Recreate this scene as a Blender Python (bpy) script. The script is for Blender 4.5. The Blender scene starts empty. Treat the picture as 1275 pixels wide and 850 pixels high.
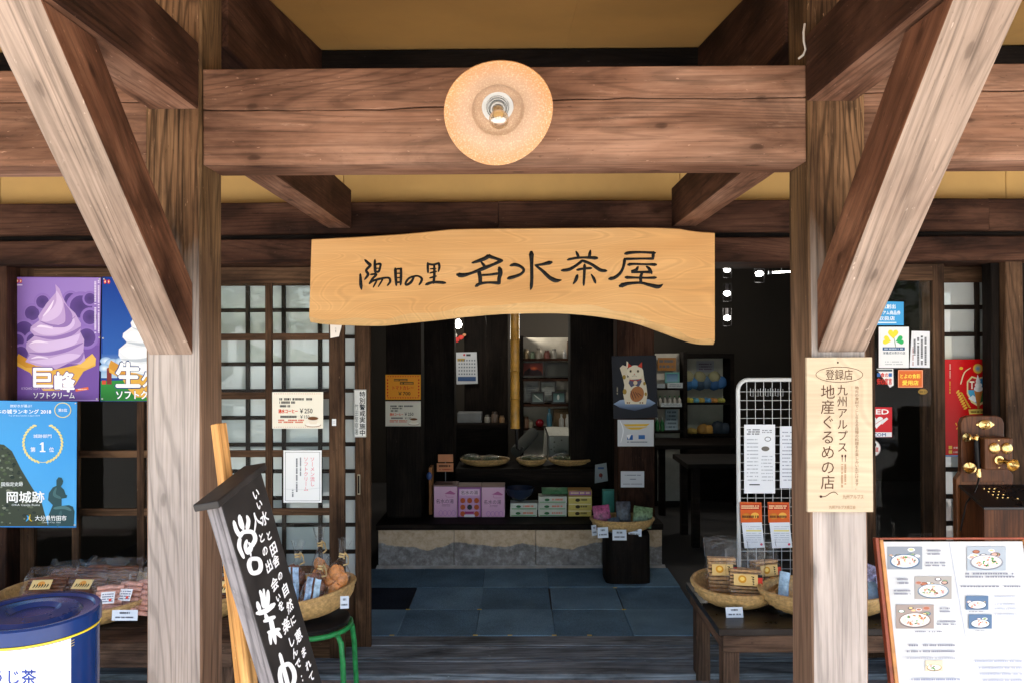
import bpy, math, random
from mathutils import Vector, Matrix
random.seed(11)
sc = bpy.context.scene
COL = sc.collection
R = math.radians

# ------------------------------------------------------------------ camera
F, CX, CY = 961.0, 637.5, 425.0
CAMP = Vector((0, 0, 1.64))
CAMM = Matrix.Rotation(R(.477), 4, 'Z') @ Matrix.Rotation(R(90.417), 4, 'X') @ Matrix.Rotation(R(-.23), 4, 'Z')
cd = bpy.data.cameras.new('camera'); cam = bpy.data.objects.new('camera', cd); COL.objects.link(cam)
cam.matrix_world = Matrix.Translation(CAMP) @ CAMM
cd.sensor_width = 36; cd.lens = F / 1275 * 36; cd.clip_start = .02; cd.clip_end = 3000
sc.camera = cam
# ------------------------------------------------------------------ daylight
SUN_EL, SUN_AZ = 60, -22            # sun behind the camera, a little to its left
w = bpy.data.worlds.new('World'); sc.world = w; w.use_nodes = True
nt = w.node_tree; nt.nodes.clear()
sky = nt.nodes.new('ShaderNodeTexSky'); sky.sky_type = 'NISHITA'; sky.sun_disc = False
sky.sun_elevation = R(SUN_EL); sky.sun_rotation = R(180 + SUN_AZ); sky.dust_density = 1.2
bg = nt.nodes.new('ShaderNodeBackground'); bg.inputs[1].default_value = .15
wo = nt.nodes.new('ShaderNodeOutputWorld')
nt.links.new(sky.outputs[0], bg.inputs[0]); nt.links.new(bg.outputs[0], wo.inputs[0])
sd = bpy.data.lights.new('sun', 'SUN'); sd.energy = 5; sd.angle = R(.5); sd.color = (1, .95, .87)
so = bpy.data.objects.new('sun', sd); COL.objects.link(so)
sdir = Vector((math.sin(R(180 + SUN_AZ)) * math.cos(R(SUN_EL)), math.cos(R(180 + SUN_AZ)) * math.cos(R(SUN_EL)), math.sin(R(SUN_EL))))
so.rotation_euler = sdir.to_track_quat('Z', 'Y').to_euler()
sc.view_settings.view_transform = 'Standard'; sc.view_settings.look = 'None'
sc.view_settings.gamma = 1; sc.view_settings.use_curve_mapping = False
sc.view_settings.exposure = 1.95
sc.cycles.max_bounces = 10; sc.cycles.diffuse_bounces = 6; sc.cycles.transparent_max_bounces = 24
sc.cycles.use_denoising = True
sc.cycles.sample_clamp_indirect = 8

# ------------------------------------------------------------------ helpers
def ray(px, py):
    return (CAMM.to_3x3() @ Vector(((px - CX) / F, -(py - CY) / F, -1)))
def at(px, py, Y):
    d = ray(px, py); return CAMP + d * (Y / d.y)
def ax(px, Y, py=432): return at(px, py, Y).x
def az(py, Y, px=640): return at(px, py, Y).z
def floor_at(px, py, z):
    d = ray(px, py); return CAMP + d * ((z - CAMP.z) / d.z)
def hx(s):
    s = s.lstrip('#'); r = []
    for i in (0, 2, 4):
        c = int(s[i:i + 2], 16) / 255
        r.append(c / 12.92 if c <= .04045 else ((c + .055) / 1.055) ** 2.4)
    return tuple(r) + (1,)
WM = {}
def setpar(o, parent):
    if parent is not None:
        o.parent = parent
        o.matrix_parent_inverse = WM[parent.name].inverted()
def tag(o, label, cat, group=None, kind=None):
    if label: o['label'] = label
    if cat: o['category'] = cat
    if group: o['group'] = group
    if kind: o['kind'] = kind
    return o
def thing(name, label, cat, loc=(0, 0, 0), group=None, parent=None):
    o = bpy.data.objects.new(name, None); COL.objects.link(o)
    o.matrix_basis = Matrix.Translation(Vector(loc)); WM[o.name] = o.matrix_basis.copy()
    o.empty_display_size = .1
    setpar(o, parent)
    return tag(o, label, cat, group)

class MB:
    def __init__(s): s.v = []; s.f = []; s.m = []; s.c = None
    def add(s, vs, fs, mi=0, T=None):
        n = len(s.v)
        for p in vs:
            p = Vector(p); s.v.append(T @ p if T else p)
        for f in fs: s.f.append([i + n for i in f]); s.m.append(mi)
        return s
    def box(s, a, b, mi=0, T=None):
        x0, y0, z0 = a; x1, y1, z1 = b
        return s.add([(x0, y0, z0), (x1, y0, z0), (x1, y1, z0), (x0, y1, z0), (x0, y0, z1), (x1, y0, z1), (x1, y1, z1), (x0, y1, z1)],
                     [(3, 2, 1, 0), (4, 5, 6, 7), (0, 1, 5, 4), (1, 2, 6, 5), (2, 3, 7, 6), (3, 0, 4, 7)], mi, T)
    def prism(s, poly, d0, d1, axis='y', mi=0, T=None):
        """polygon in the two other axes, extruded along axis"""
        n = len(poly)
        def mk(a, b, d): return {'x': (d, a, b), 'y': (a, d, b), 'z': (a, b, d)}[axis]
        vs = [mk(a, b, d0) for a, b in poly] + [mk(a, b, d1) for a, b in poly]
        fs = [list(range(n)), list(range(2 * n - 1, n - 1, -1))] + [(i, i + n, (i + 1) % n + n, (i + 1) % n) for i in range(n)]
        return s.add(vs, fs, mi, T)
    def tube(s, pts, r, n=8, mi=0, closed=False, T=None):
        pts = [Vector(p) for p in pts]; k = len(pts)
        rr = r if isinstance(r, (list, tuple)) else [r] * k
        vs = []; up = Vector((.13, .27, .95))
        for i, p in enumerate(pts):
            a = pts[(i - 1) % k] if (closed or i > 0) else p
            b = pts[(i + 1) % k] if (closed or i < k - 1) else p
            t = (b - a).normalized()
            u = t.cross(up)
            if u.length < .05: u = t.cross(Vector((1, 0, 0)))
            u.normalize(); w_ = u.cross(t)
            for j in range(n):
                th = 2 * math.pi * j / n
                vs.append(p + (u * math.cos(th) + w_ * math.sin(th)) * rr[i])
        fs = []
        for i in range(k if closed else k - 1):
            i2 = (i + 1) % k
            for j in range(n): fs.append((i * n + j, i * n + (j + 1) % n, i2 * n + (j + 1) % n, i2 * n + j))
        if not closed: fs += [list(range(n - 1, -1, -1)), [(k - 1) * n + j for j in range(n)]]
        return s.add(vs, fs, mi, T)
    def lathe(s, prof, n=24, mi=0, T=None, sx=1, sy=1, wob=None):
        vs = []; k = len(prof)
        for i, (r, z) in enumerate(prof):
            for j in range(n):
                th = 2 * math.pi * j / n
                q = r + (wob(i, j, th) if wob else 0)
                vs.append((q * sx * math.cos(th), q * sy * math.sin(th), z))
        fs = [(i * n + j, i * n + (j + 1) % n, (i + 1) * n + (j + 1) % n, (i + 1) * n + j) for i in range(k - 1) for j in range(n)]
        return s.add(vs, fs, mi, T)
    def grid(s, fn, nu, nv, mi=0, T=None):
        vs = [fn(i / nu, j / nv) for j in range(nv + 1) for i in range(nu + 1)]
        fs = [(j * (nu + 1) + i, j * (nu + 1) + i + 1, (j + 1) * (nu + 1) + i + 1, (j + 1) * (nu + 1) + i) for j in range(nv) for i in range(nu)]
        return s.add(vs, fs, mi, T)
    def ball(s, c, r, n=8, mi=0, sq=(1, 1, 1), noise=0):
        c = Vector(c); vs = []
        for i in range(n + 1):
            ph = math.pi * i / n
            for j in range(2 * n):
                th = math.pi * j / n; q = r * (1 + random.uniform(-noise, noise))
                vs.append(c + Vector((q * sq[0] * math.sin(ph) * math.cos(th), q * sq[1] * math.sin(ph) * math.sin(th), q * sq[2] * math.cos(ph))))
        m = 2 * n
        return s.add(vs, [((i + 1) * m + j, (i + 1) * m + (j + 1) % m, i * m + (j + 1) % m, i * m + j) for i in range(n) for j in range(m)], mi)
    def build(s, name, mats, parent=None, bevel=0, smooth=0, axis=None, org=None, M=None, seg=2):
        """axis: local X of the object (grain direction); M: full object matrix the verts are already local to"""
        if not isinstance(mats, (list, tuple)): mats = [mats]
        MX = Matrix.Identity(4)
        if axis is not None or org is not None:
            o_ = Vector(org) if org is not None else Vector(s.v[0])
            xx = (Vector(axis) if axis is not None else Vector((1, 0, 0))).normalized()
            up = Vector((0, 0, 1)) if abs(xx.z) < .95 else Vector((0, 1, 0))
            yy = up.cross(xx).normalized(); zz = xx.cross(yy)
            MX = Matrix.Translation(o_) @ Matrix((xx, yy, zz)).transposed().to_4x4()
        if M is not None: vs = s.v; MX = M
        else:
            inv = MX.inverted(); vs = [inv @ p for p in s.v]
        me = bpy.data.meshes.new(name)
        me.from_pydata([tuple(p) for p in vs], [], s.f)
        for m in mats: me.materials.append(m)
        if len(mats) > 1: me.polygons.foreach_set('material_index', s.m)
        if s.c:
            at_ = me.attributes.new('Col', 'FLOAT_COLOR', 'POINT')
            at_.data.foreach_set('color', [x for c_ in s.c for x in c_])
        me.update()
        if smooth:
            me.polygons.foreach_set('use_smooth', [True] * len(me.polygons))
            me.set_sharp_from_angle(angle=R(smooth))
        o = bpy.data.objects.new(name, me); COL.objects.link(o)
        o.matrix_basis = MX; WM[o.name] = MX.copy()
        setpar(o, parent)
        if bevel:
            b = o.modifiers.new('bevel', 'BEVEL'); b.width = bevel; b.segments = seg; b.limit_method = 'ANGLE'; b.angle_limit = R(40)
        return o
def box(name, a, b, mat, parent=None, bevel=0, axis=None):
    return MB().box(a, b).build(name, mat, parent, bevel, axis=axis)
def timber(name, a, b, mat, parent, axis='x', bevel=.005, wob=.0015, mats2=None, faces2=()):
    """sawn timber a..b with lightly uneven arrises, grain along axis; faces2 name the faces that take mats2"""
    a = Vector(a); b = Vector(b); ai = 'xyz'.index(axis)
    o1, o2 = [i for i in range(3) if i != ai]
    L = b[ai] - a[ai]; n = max(2, int(L / .25)); c = bevel
    sec = [(a[o1] + c, a[o2]), (b[o1] - c, a[o2]), (b[o1], a[o2] + c), (b[o1], b[o2] - c), (b[o1] - c, b[o2]), (a[o1] + c, b[o2]), (a[o1], b[o2] - c), (a[o1], a[o2] + c)]
    m = MB(); vs = []
    for i in range(n + 1):
        t = a[ai] + L * i / n
        dx, dy = random.uniform(-wob, wob), random.uniform(-wob, wob)
        for (p, q) in sec:
            v = [0, 0, 0]; v[ai] = t; v[o1] = p + dx + random.uniform(-wob, wob) * .5; v[o2] = q + dy + random.uniform(-wob, wob) * .5
            vs.append(v)
    nm = ['-' + 'xyz'[o2], None, '+' + 'xyz'[o1], None, '+' + 'xyz'[o2], None, '-' + 'xyz'[o1], None]
    flip = (ai == 1)
    for i in range(n):
        for j in range(8):
            f = [i * 8 + j, i * 8 + (j + 1) % 8, (i + 1) * 8 + (j + 1) % 8, (i + 1) * 8 + j]
            if not flip: f = f[::-1] if ai == 0 and False else f
            m.f.append(f); m.m.append(1 if (mats2 and nm[j] in faces2) else 0)
    m.f.append(list(range(8))[::-1]); m.m.append(0); m.f.append([n * 8 + j for j in range(8)]); m.m.append(0)
    m.v = [Vector(v) for v in vs]
    A = Vector((0, 0, 0)); A[ai] = 1
    return m.build(name, [mat] + ([mats2] if mats2 else []), parent, axis=A, org=a)

# ------------------------------------------------------------------ materials
def newmat(name):
    m = bpy.data.materials.new(name); m.use_nodes = True
    n = m.node_tree.nodes; b = n['Principled BSDF']
    return m, m.node_tree, b
def N(t, typ, **kw):
    n = t.nodes.new('ShaderNode' + typ)
    for k, v in kw.items(): setattr(n, k, v)
    return n
def ramp(t, src, stops):
    r = N(t, 'ValToRGB'); t.links.new(src, r.inputs[0])
    el = r.color_ramp.elements
    while len(el) < len(stops): el.new(.5)
    for e, (p, c_) in zip(el, stops):
        e.position = p; e.color = c_ if isinstance(c_, tuple) and len(c_) == 4 else ((c_,) * 3 + (1,) if not isinstance(c_, tuple) else c_ + (1,))
    return r
def mixc(t, fac, a, b, mode='MIX'):
    m = N(t, 'Mix', data_type='RGBA', blend_type=mode)
    for i, x in ((0, fac), (6, a), (7, b)):
        if hasattr(x, 'is_linked'): t.links.new(x, m.inputs[i])
        else: m.inputs[i].default_value = x if i == 0 else (tuple(x) + (1,))[:4]
    return m.outputs[2]
def val(c_): return c_
def wood(name, dark, mid, light, rough=.7, bleach=None, knots=.5, stretch=1, spec=.09, crack=.5, bump=.35, wear=.35, rings=240, stain=.75, grain=.5, fleck=.35):
    m, t, b = newmat(name); L = t.links
    tc = N(t, 'TexCoord'); oi = N(t, 'ObjectInfo')
    vm = N(t, 'VectorMath', operation='SCALE'); L.new(oi.outputs['Random'], vm.inputs[3]); vm.inputs[0].default_value = (17, 31, 23)
    ad = N(t, 'VectorMath', operation='ADD'); L.new(tc.outputs['Object'], ad.inputs[0]); L.new(vm.outputs[0], ad.inputs[1])
    def mp(sx, sy):
        q = N(t, 'Mapping'); q.inputs['Scale'].default_value = (sx * stretch, sy, sy); L.new(ad.outputs[0], q.inputs[0]); return q.outputs[0]
    def noise(vec, s, d=6, di=0., r=.55):
        q = N(t, 'TexNoise'); q.inputs['Scale'].default_value = s; q.inputs['Detail'].default_value = d; q.inputs['Roughness'].default_value = r
        q.inputs['Distortion'].default_value = di; L.new(vec, q.inputs['Vector']); return q.outputs[0]
    # cathedral rings
    rn = noise(mp(.20, 3.4), 1.0, 2.5, .45, .42)
    rs = N(t, 'Math', operation='MULTIPLY'); L.new(rn, rs.inputs[0]); rs.inputs[1].default_value = rings
    rsn = N(t, 'Math', operation='SINE'); L.new(rs.outputs[0], rsn.inputs[0])
    rma = N(t, 'Math', operation='MULTIPLY_ADD'); L.new(rsn.outputs[0], rma.inputs[0]); rma.inputs[1].default_value = .5; rma.inputs[2].default_value = .5
    broad = noise(mp(1.5, 4.2), 1.3, 5, .5)
    fine = noise(mp(5, 120), 1.0, 3, .25, .6)
    col = ramp(t, broad, [(.3, dark), (.5, mid), (.72, light)]).outputs[0]
    g = ramp(t, rma.outputs[0], [(.0, 1.1), (.7, 1.02), (.86, .72), (.94, .42), (1., .38)]).outputs[0]
    col = mixc(t, min(1, grain * 1.1), col, g, 'MULTIPLY')
    g3 = ramp(t, noise(mp(1.7, 82), 1.0, 3, .35, .6), [(.37, .38), (.43, .92), (.6, 1.05), (.67, 1.35)]).outputs[0]
    col = mixc(t, grain, col, g3, 'MULTIPLY')
    g2 = ramp(t, fine, [(.3, .38), (.5, .98), (.74, 1.3)]).outputs[0]
    col = mixc(t, min(1, grain * 1.3), col, g2, 'MULTIPLY')
    # worn pale scuffs along the grain
    sc_ = noise(mp(3.5, 22), 2.4, 7, .3, .7)
    sf = ramp(t, sc_, [(.62, 0.), (.72, 1.)]).outputs[0]
    sm = N(t, 'Math', operation='MULTIPLY'); L.new(sf, sm.inputs[0]); sm.inputs[1].default_value = wear
    col = mixc(t, sm.outputs[0], col, tuple(min(.75, x * 1.7 + .03) for x in light))
    bl = ramp(t, noise(mp(1.6, 4.5), 1.7, 6, .6, .65), [(.34, .38), (.5, 1.), (.7, 1.12)]).outputs[0]
    col = mixc(t, stain, col, bl, 'MULTIPLY')
    # tiny pale nicks and dark specks from weather and handling
    fk = noise(mp(34, 120), 1.0, 3, .3, .6)
    f1 = ramp(t, fk, [(.69, 0.), (.74, 1.)]).outputs[0]; f2 = ramp(t, fk, [(.30, 1.), (.34, 0.)]).outputs[0]
    q1 = N(t, 'Math', operation='MULTIPLY'); L.new(f1, q1.inputs[0]); q1.inputs[1].default_value = fleck
    q2 = N(t, 'Math', operation='MULTIPLY'); L.new(f2, q2.inputs[0]); q2.inputs[1].default_value = fleck * .9
    col = mixc(t, q1.outputs[0], col, tuple(min(.7, x * 2.0 + .05) for x in light)); col = mixc(t, q2.outputs[0], col, tuple(x * .4 for x in dark))
    # knots
    if knots:
        vo = N(t, 'TexVoronoi', feature='F1', voronoi_dimensions='2D'); vo.inputs['Scale'].default_value = 1; vo.inputs['Randomness'].default_value = 1
        sx_ = N(t, 'SeparateXYZ'); L.new(ad.outputs[0], sx_.inputs[0]); yz = N(t, 'Math', operation='ADD'); L.new(sx_.outputs[1], yz.inputs[0]); L.new(sx_.outputs[2], yz.inputs[1])
        cx_ = N(t, 'CombineXYZ'); L.new(sx_.outputs[0], cx_.inputs[0]); L.new(yz.outputs[0], cx_.inputs[1])
        km_ = N(t, 'Mapping'); km_.inputs['Scale'].default_value = (3.0 * stretch, 7.0, 1); L.new(cx_.outputs[0], km_.inputs[0]); 
        kw = N(t, 'VectorMath', operation='ADD'); L.new(km_.outputs[0], kw.inputs[0])
        kn = N(t, 'TexNoise'); kn.inputs['Scale'].default_value = 30; L.new(cx_.outputs[0], kn.inputs[0]); ks = N(t, 'VectorMath', operation='SCALE'); L.new(kn.outputs['Color'], ks.inputs[0]); ks.inputs[3].default_value = .06; L.new(ks.outputs[0], kw.inputs[1])
        L.new(kw.outputs[0], vo.inputs['Vector'])
        kr = ramp(t, vo.outputs['Distance'], [(.02, 1.), (.045, .85), (.065, .35), (.16, .0)]).outputs[0]
        sc2 = N(t, 'SeparateColor'); L.new(vo.outputs['Color'], sc2.inputs[0]); gt = N(t, 'Math', operation='GREATER_THAN'); L.new(sc2.outputs[0], gt.inputs[0]); gt.inputs[1].default_value = .6
        kg = N(t, 'Math', operation='MULTIPLY'); L.new(kr, kg.inputs[0]); L.new(gt.outputs[0], kg.inputs[1]); kf = kg.outputs[0]
        km = N(t, 'Math', operation='MULTIPLY'); L.new(kf, km.inputs[0]); km.inputs[1].default_value = knots
        col = mixc(t, km.outputs[0], col, tuple(x * .28 for x in dark))
    # drying checks
    ck = noise(mp(.4, 24), 1.0, 2, .12)
    cf = ramp(t, ck, [(.285, 1.), (.305, 0.)]).outputs[0]
    cm = N(t, 'Math', operation='MULTIPLY'); L.new(cf, cm.inputs[0]); cm.inputs[1].default_value = crack
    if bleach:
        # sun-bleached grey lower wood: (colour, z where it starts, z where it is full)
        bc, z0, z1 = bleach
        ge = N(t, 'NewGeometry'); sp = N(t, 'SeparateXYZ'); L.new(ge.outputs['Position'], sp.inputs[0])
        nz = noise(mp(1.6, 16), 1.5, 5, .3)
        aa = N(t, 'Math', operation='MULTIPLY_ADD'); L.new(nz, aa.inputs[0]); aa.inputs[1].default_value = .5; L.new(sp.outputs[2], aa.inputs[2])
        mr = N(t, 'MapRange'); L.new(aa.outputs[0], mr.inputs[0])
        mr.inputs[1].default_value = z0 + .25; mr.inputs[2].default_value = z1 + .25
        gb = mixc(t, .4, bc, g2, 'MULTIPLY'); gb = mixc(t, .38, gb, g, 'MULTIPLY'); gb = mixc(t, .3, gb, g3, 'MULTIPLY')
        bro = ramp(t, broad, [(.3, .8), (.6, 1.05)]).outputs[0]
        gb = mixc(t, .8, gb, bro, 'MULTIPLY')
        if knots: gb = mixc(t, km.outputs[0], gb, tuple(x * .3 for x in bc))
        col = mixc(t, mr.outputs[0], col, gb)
    col = mixc(t, cm.outputs[0], col, tuple(x * .2 for x in dark))
    L.new(col, b.inputs['Base Color'])
    b.inputs['Roughness'].default_value = rough; b.inputs['Specular IOR Level'].default_value = spec
    bp = N(t, 'Bump'); bp.inputs['Strength'].default_value = bump; bp.inputs['Distance'].default_value = .002
    hm = N(t, 'Math', operation='SUBTRACT'); L.new(fine, hm.inputs[0]); L.new(cf, hm.inputs[1])
    L.new(hm.outputs[0], bp.inputs['Height']); L.new(bp.outputs[0], b.inputs['Normal'])
    return m
def plain(name, colr, rough=.6, metal=0, spec=.4, var=.12, scale=8, bump=0, coat=0):
    m, t, b = newmat(name); L = t.links
    tc = N(t, 'TexCoord'); no = N(t, 'TexNoise'); no.inputs['Scale'].default_value = scale; no.inputs['Detail'].default_value = 6; no.inputs['Roughness'].default_value = .62
    L.new(tc.outputs['Object'], no.inputs['Vector'])
    r = ramp(t, no.outputs[0], [(.3, tuple(x * (1 - var * 1.6) for x in colr[:3])), (.7, tuple(min(1, x * (1 + var)) for x in colr[:3]))])
    L.new(r.outputs[0], b.inputs['Base Color'])
    rr = ramp(t, no.outputs[0], [(.3, max(0, rough - .08)), (.7, min(1, rough + .08))]); L.new(rr.outputs[0], b.inputs['Roughness'])
    b.inputs['Metallic'].default_value = metal; b.inputs['Specular IOR Level'].default_value = spec; b.inputs['Coat Weight'].default_value = coat
    if bump:
        bp = N(t, 'Bump'); bp.inputs['Strength'].default_value = bump; bp.inputs['Distance'].default_value = .003
        L.new(no.outputs[0], bp.inputs['Height']); L.new(bp.outputs[0], b.inputs['Normal'])
    return m
def printmat(name, rough, spec=.4, coat=0, wavy=0):
    m, t, b = newmat(name); a = N(t, 'Attribute'); a.attribute_name = 'Col'
    t.links.new(a.outputs['Color'], b.inputs['Base Color']); b.inputs['Roughness'].default_value = rough; b.inputs['Specular IOR Level'].default_value = spec
    b.inputs['Coat Weight'].default_value = coat
    if wavy:
        tc = N(t, 'TexCoord'); no = N(t, 'TexNoise'); no.inputs['Scale'].default_value = 9; t.links.new(tc.outputs['Object'], no.inputs['Vector'])
        bp = N(t, 'Bump'); bp.inputs['Strength'].default_value = wavy; bp.inputs['Distance'].default_value = .02
        t.links.new(no.outputs[0], bp.inputs['Height']); t.links.new(bp.outputs[0], b.inputs['Normal'])
    return m
def emis(name, colr, st):
    m, t, b = newmat(name); b.inputs['Base Color'].default_value = colr; b.inputs['Emission Color'].default_value = colr; b.inputs['Emission Strength'].default_value = st
    return m
def filmmat(name, tint=(1, 1, 1), gl=.1, rough=.12, bump=.6, sc_=14):
    m, t, b = newmat(name); L = t.links
    for n in list(t.nodes):
        if n.type == 'BSDF_PRINCIPLED': t.nodes.remove(n)
    out = [n for n in t.nodes if n.type == 'OUTPUT_MATERIAL'][0]
    tr = N(t, 'BsdfTransparent'); tr.inputs[0].default_value = tint + (1,)
    g = N(t, 'BsdfGlossy'); g.inputs['Roughness'].default_value = rough
    tc = N(t, 'TexCoord'); no = N(t, 'TexNoise'); no.inputs['Scale'].default_value = sc_; no.inputs['Detail'].default_value = 4; no.inputs['Distortion'].default_value = 1.2
    L.new(tc.outputs['Object'], no.inputs['Vector'])
    if bump:
        bp = N(t, 'Bump'); bp.inputs['Strength'].default_value = bump; bp.inputs['Distance'].default_value = .03; L.new(no.outputs[0], bp.inputs['Height'])
        L.new(bp.outputs[0], g.inputs['Normal'])
    lw = N(t, 'LayerWeight'); lw.inputs[0].default_value = .35
    pw = N(t, 'Math', operation='POWER'); L.new(lw.outputs['Facing'], pw.inputs[0]); pw.inputs[1].default_value = 3
    ma = N(t, 'Math', operation='MULTIPLY_ADD'); L.new(pw.outputs[0], ma.inputs[0]); ma.inputs[1].default_value = .8; ma.inputs[2].default_value = gl; ma.use_clamp = True
    mx = N(t, 'MixShader'); L.new(ma.outputs[0], mx.inputs[0]); L.new(tr.outputs[0], mx.inputs[1]); L.new(g.outputs[0], mx.inputs[2]); L.new(mx.outputs[0], out.inputs[0])
    return m

MW = {}
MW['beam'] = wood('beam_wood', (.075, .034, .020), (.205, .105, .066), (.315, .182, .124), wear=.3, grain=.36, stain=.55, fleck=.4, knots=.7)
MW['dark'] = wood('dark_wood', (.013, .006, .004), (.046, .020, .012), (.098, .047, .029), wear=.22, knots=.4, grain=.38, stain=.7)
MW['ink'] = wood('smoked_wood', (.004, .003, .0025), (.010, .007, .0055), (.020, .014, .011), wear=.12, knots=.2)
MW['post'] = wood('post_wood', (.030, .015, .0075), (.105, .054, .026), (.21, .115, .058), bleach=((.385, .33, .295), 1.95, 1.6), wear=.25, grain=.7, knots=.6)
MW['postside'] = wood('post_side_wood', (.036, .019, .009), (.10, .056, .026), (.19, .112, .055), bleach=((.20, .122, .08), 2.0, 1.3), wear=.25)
MW['bleach'] = wood('bleached_lit_wood', (.185, .128, .098), (.265, .195, .152), (.335, .258, .21), wear=.15, crack=.3, knots=.6, stain=.25, grain=.36)  # lower brace faces: bleached wood, with their lit look also put into the colour
MW['brace'] = wood('brace_wood', (.035, .014, .008), (.115, .049, .027), (.205, .098, .056), wear=.15, crack=.25, knots=.6, grain=.3, stain=.95)
MW['door'] = wood('door_wood', (.035, .018, .010), (.075, .040, .022), (.125, .07, .038), wear=.1, knots=.1)
MW['lattice'] = wood('lattice_wood', (.014, .01, .008), (.028, .02, .015), (.05, .035, .026), wear=.08, knots=0)
MW['sill'] = wood('sill_wood', (.10, .115, .13), (.185, .21, .24), (.27, .30, .33), wear=.3, knots=.2)
MW['bench'] = wood('bench_wood', (.045, .028, .02), (.10, .06, .04), (.17, .10, .065), wear=.2)
MW['pine'] = wood('pine_wood', (.60, .36, .16), (.70, .44, .21), (.78, .53, .28), rough=.5, crack=.12, knots=.25, wear=.0, bump=.12, stain=.1)
MW['stick'] = wood('stick_wood', (.50, .23, .07), (.62, .31, .10), (.70, .39, .15), rough=.5, crack=0, knots=.1, wear=.1, stain=.2)
MW['plaster'] = plain('mustard_plaster', (.48, .30, .105), .85, var=.07, scale=3, bump=.15)
MW['soffit'] = plain('mustard_soffit_board', (.46, .27, .08), .75, var=.13, scale=1.3, bump=.06)
MW['concrete'] = plain('porch_concrete', (.30, .235, .215), .85, var=.2, scale=4, bump=.3)
MW['ground'] = plain('pale_ground', (.62, .59, .54), .9, var=.12, scale=1.5, bump=.4)
MW['black'] = plain('black_lacquer', (.010, .009, .010), .35, var=.2, spec=.2)
MW['film'] = filmmat('cellophane', gl=.015, rough=.16)
MW['glass'] = filmmat('door_glass', tint=(.86, .9, .9), gl=.006, rough=.0, bump=.0)
MW['print'] = printmat('printed_ink', .55, .2)
MW['gloss'] = printmat('glossy_print', .3, .1, wavy=.12)
MW['paper'] = plain('white_paper', (.78, .78, .77), .6, var=.03)
MW['brass'] = plain('brass', (.72, .50, .20), .25, 1, var=.15, scale=20)
MW['white_wire'] = plain('white_coated_wire', (.58, .60, .61), .35, var=.05)
MW['green'] = plain('green_painted_steel', (.02, .26, .07), .4, var=.3, scale=30)
MW['grey'] = plain('grey_plastic', (.16, .17, .18), .5)
MW['straw'] = plain('woven_bamboo', (.50, .32, .13), .5, var=.3, scale=60, bump=.3)
MW['raffia'] = plain('raffia', (.55, .40, .18), .6, var=.25, scale=40)

# ------------------------------------------------------------------ flat print
_fc = bpy.data.curves.new('glyphs', 'FONT'); _fc.resolution_u = 2
_fo = bpy.data.objects.new('glyphs', _fc); COL.objects.link(_fo)
_gc = {}
def glyph(s, bold=0):
    k = (s, bold)
    if k not in _gc:
        _fc.body = s; _fc.offset = bold
        bpy.context.view_layer.update()
        e = _fo.evaluated_get(bpy.context.evaluated_depsgraph_get()); me = e.to_mesh()
        _gc[k] = ([(v.co.x, v.co.y) for v in me.vertices], [list(p.vertices) for p in me.polygons]); e.to_mesh_clear()
    return _gc[k]
def smooth_path(pts, k=5):
    out = []
    n = len(pts)
    if n == 2: k = 2
    for i in range(n - 1):
        p0, p1, p2, p3 = pts[max(0, i - 1)], pts[i], pts[i + 1], pts[min(n - 1, i + 2)]
        for j in range(k):
            t = j / k
            out.append(tuple(.5 * ((2 * b) + (-a + c) * t + (2 * a - 5 * b + 4 * c - d) * t * t + (-a + 3 * b - 3 * c + d) * t ** 3) for a, b, c, d in zip(p0, p1, p2, p3)))
    out.append(tuple(pts[-1])); return out
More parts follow.
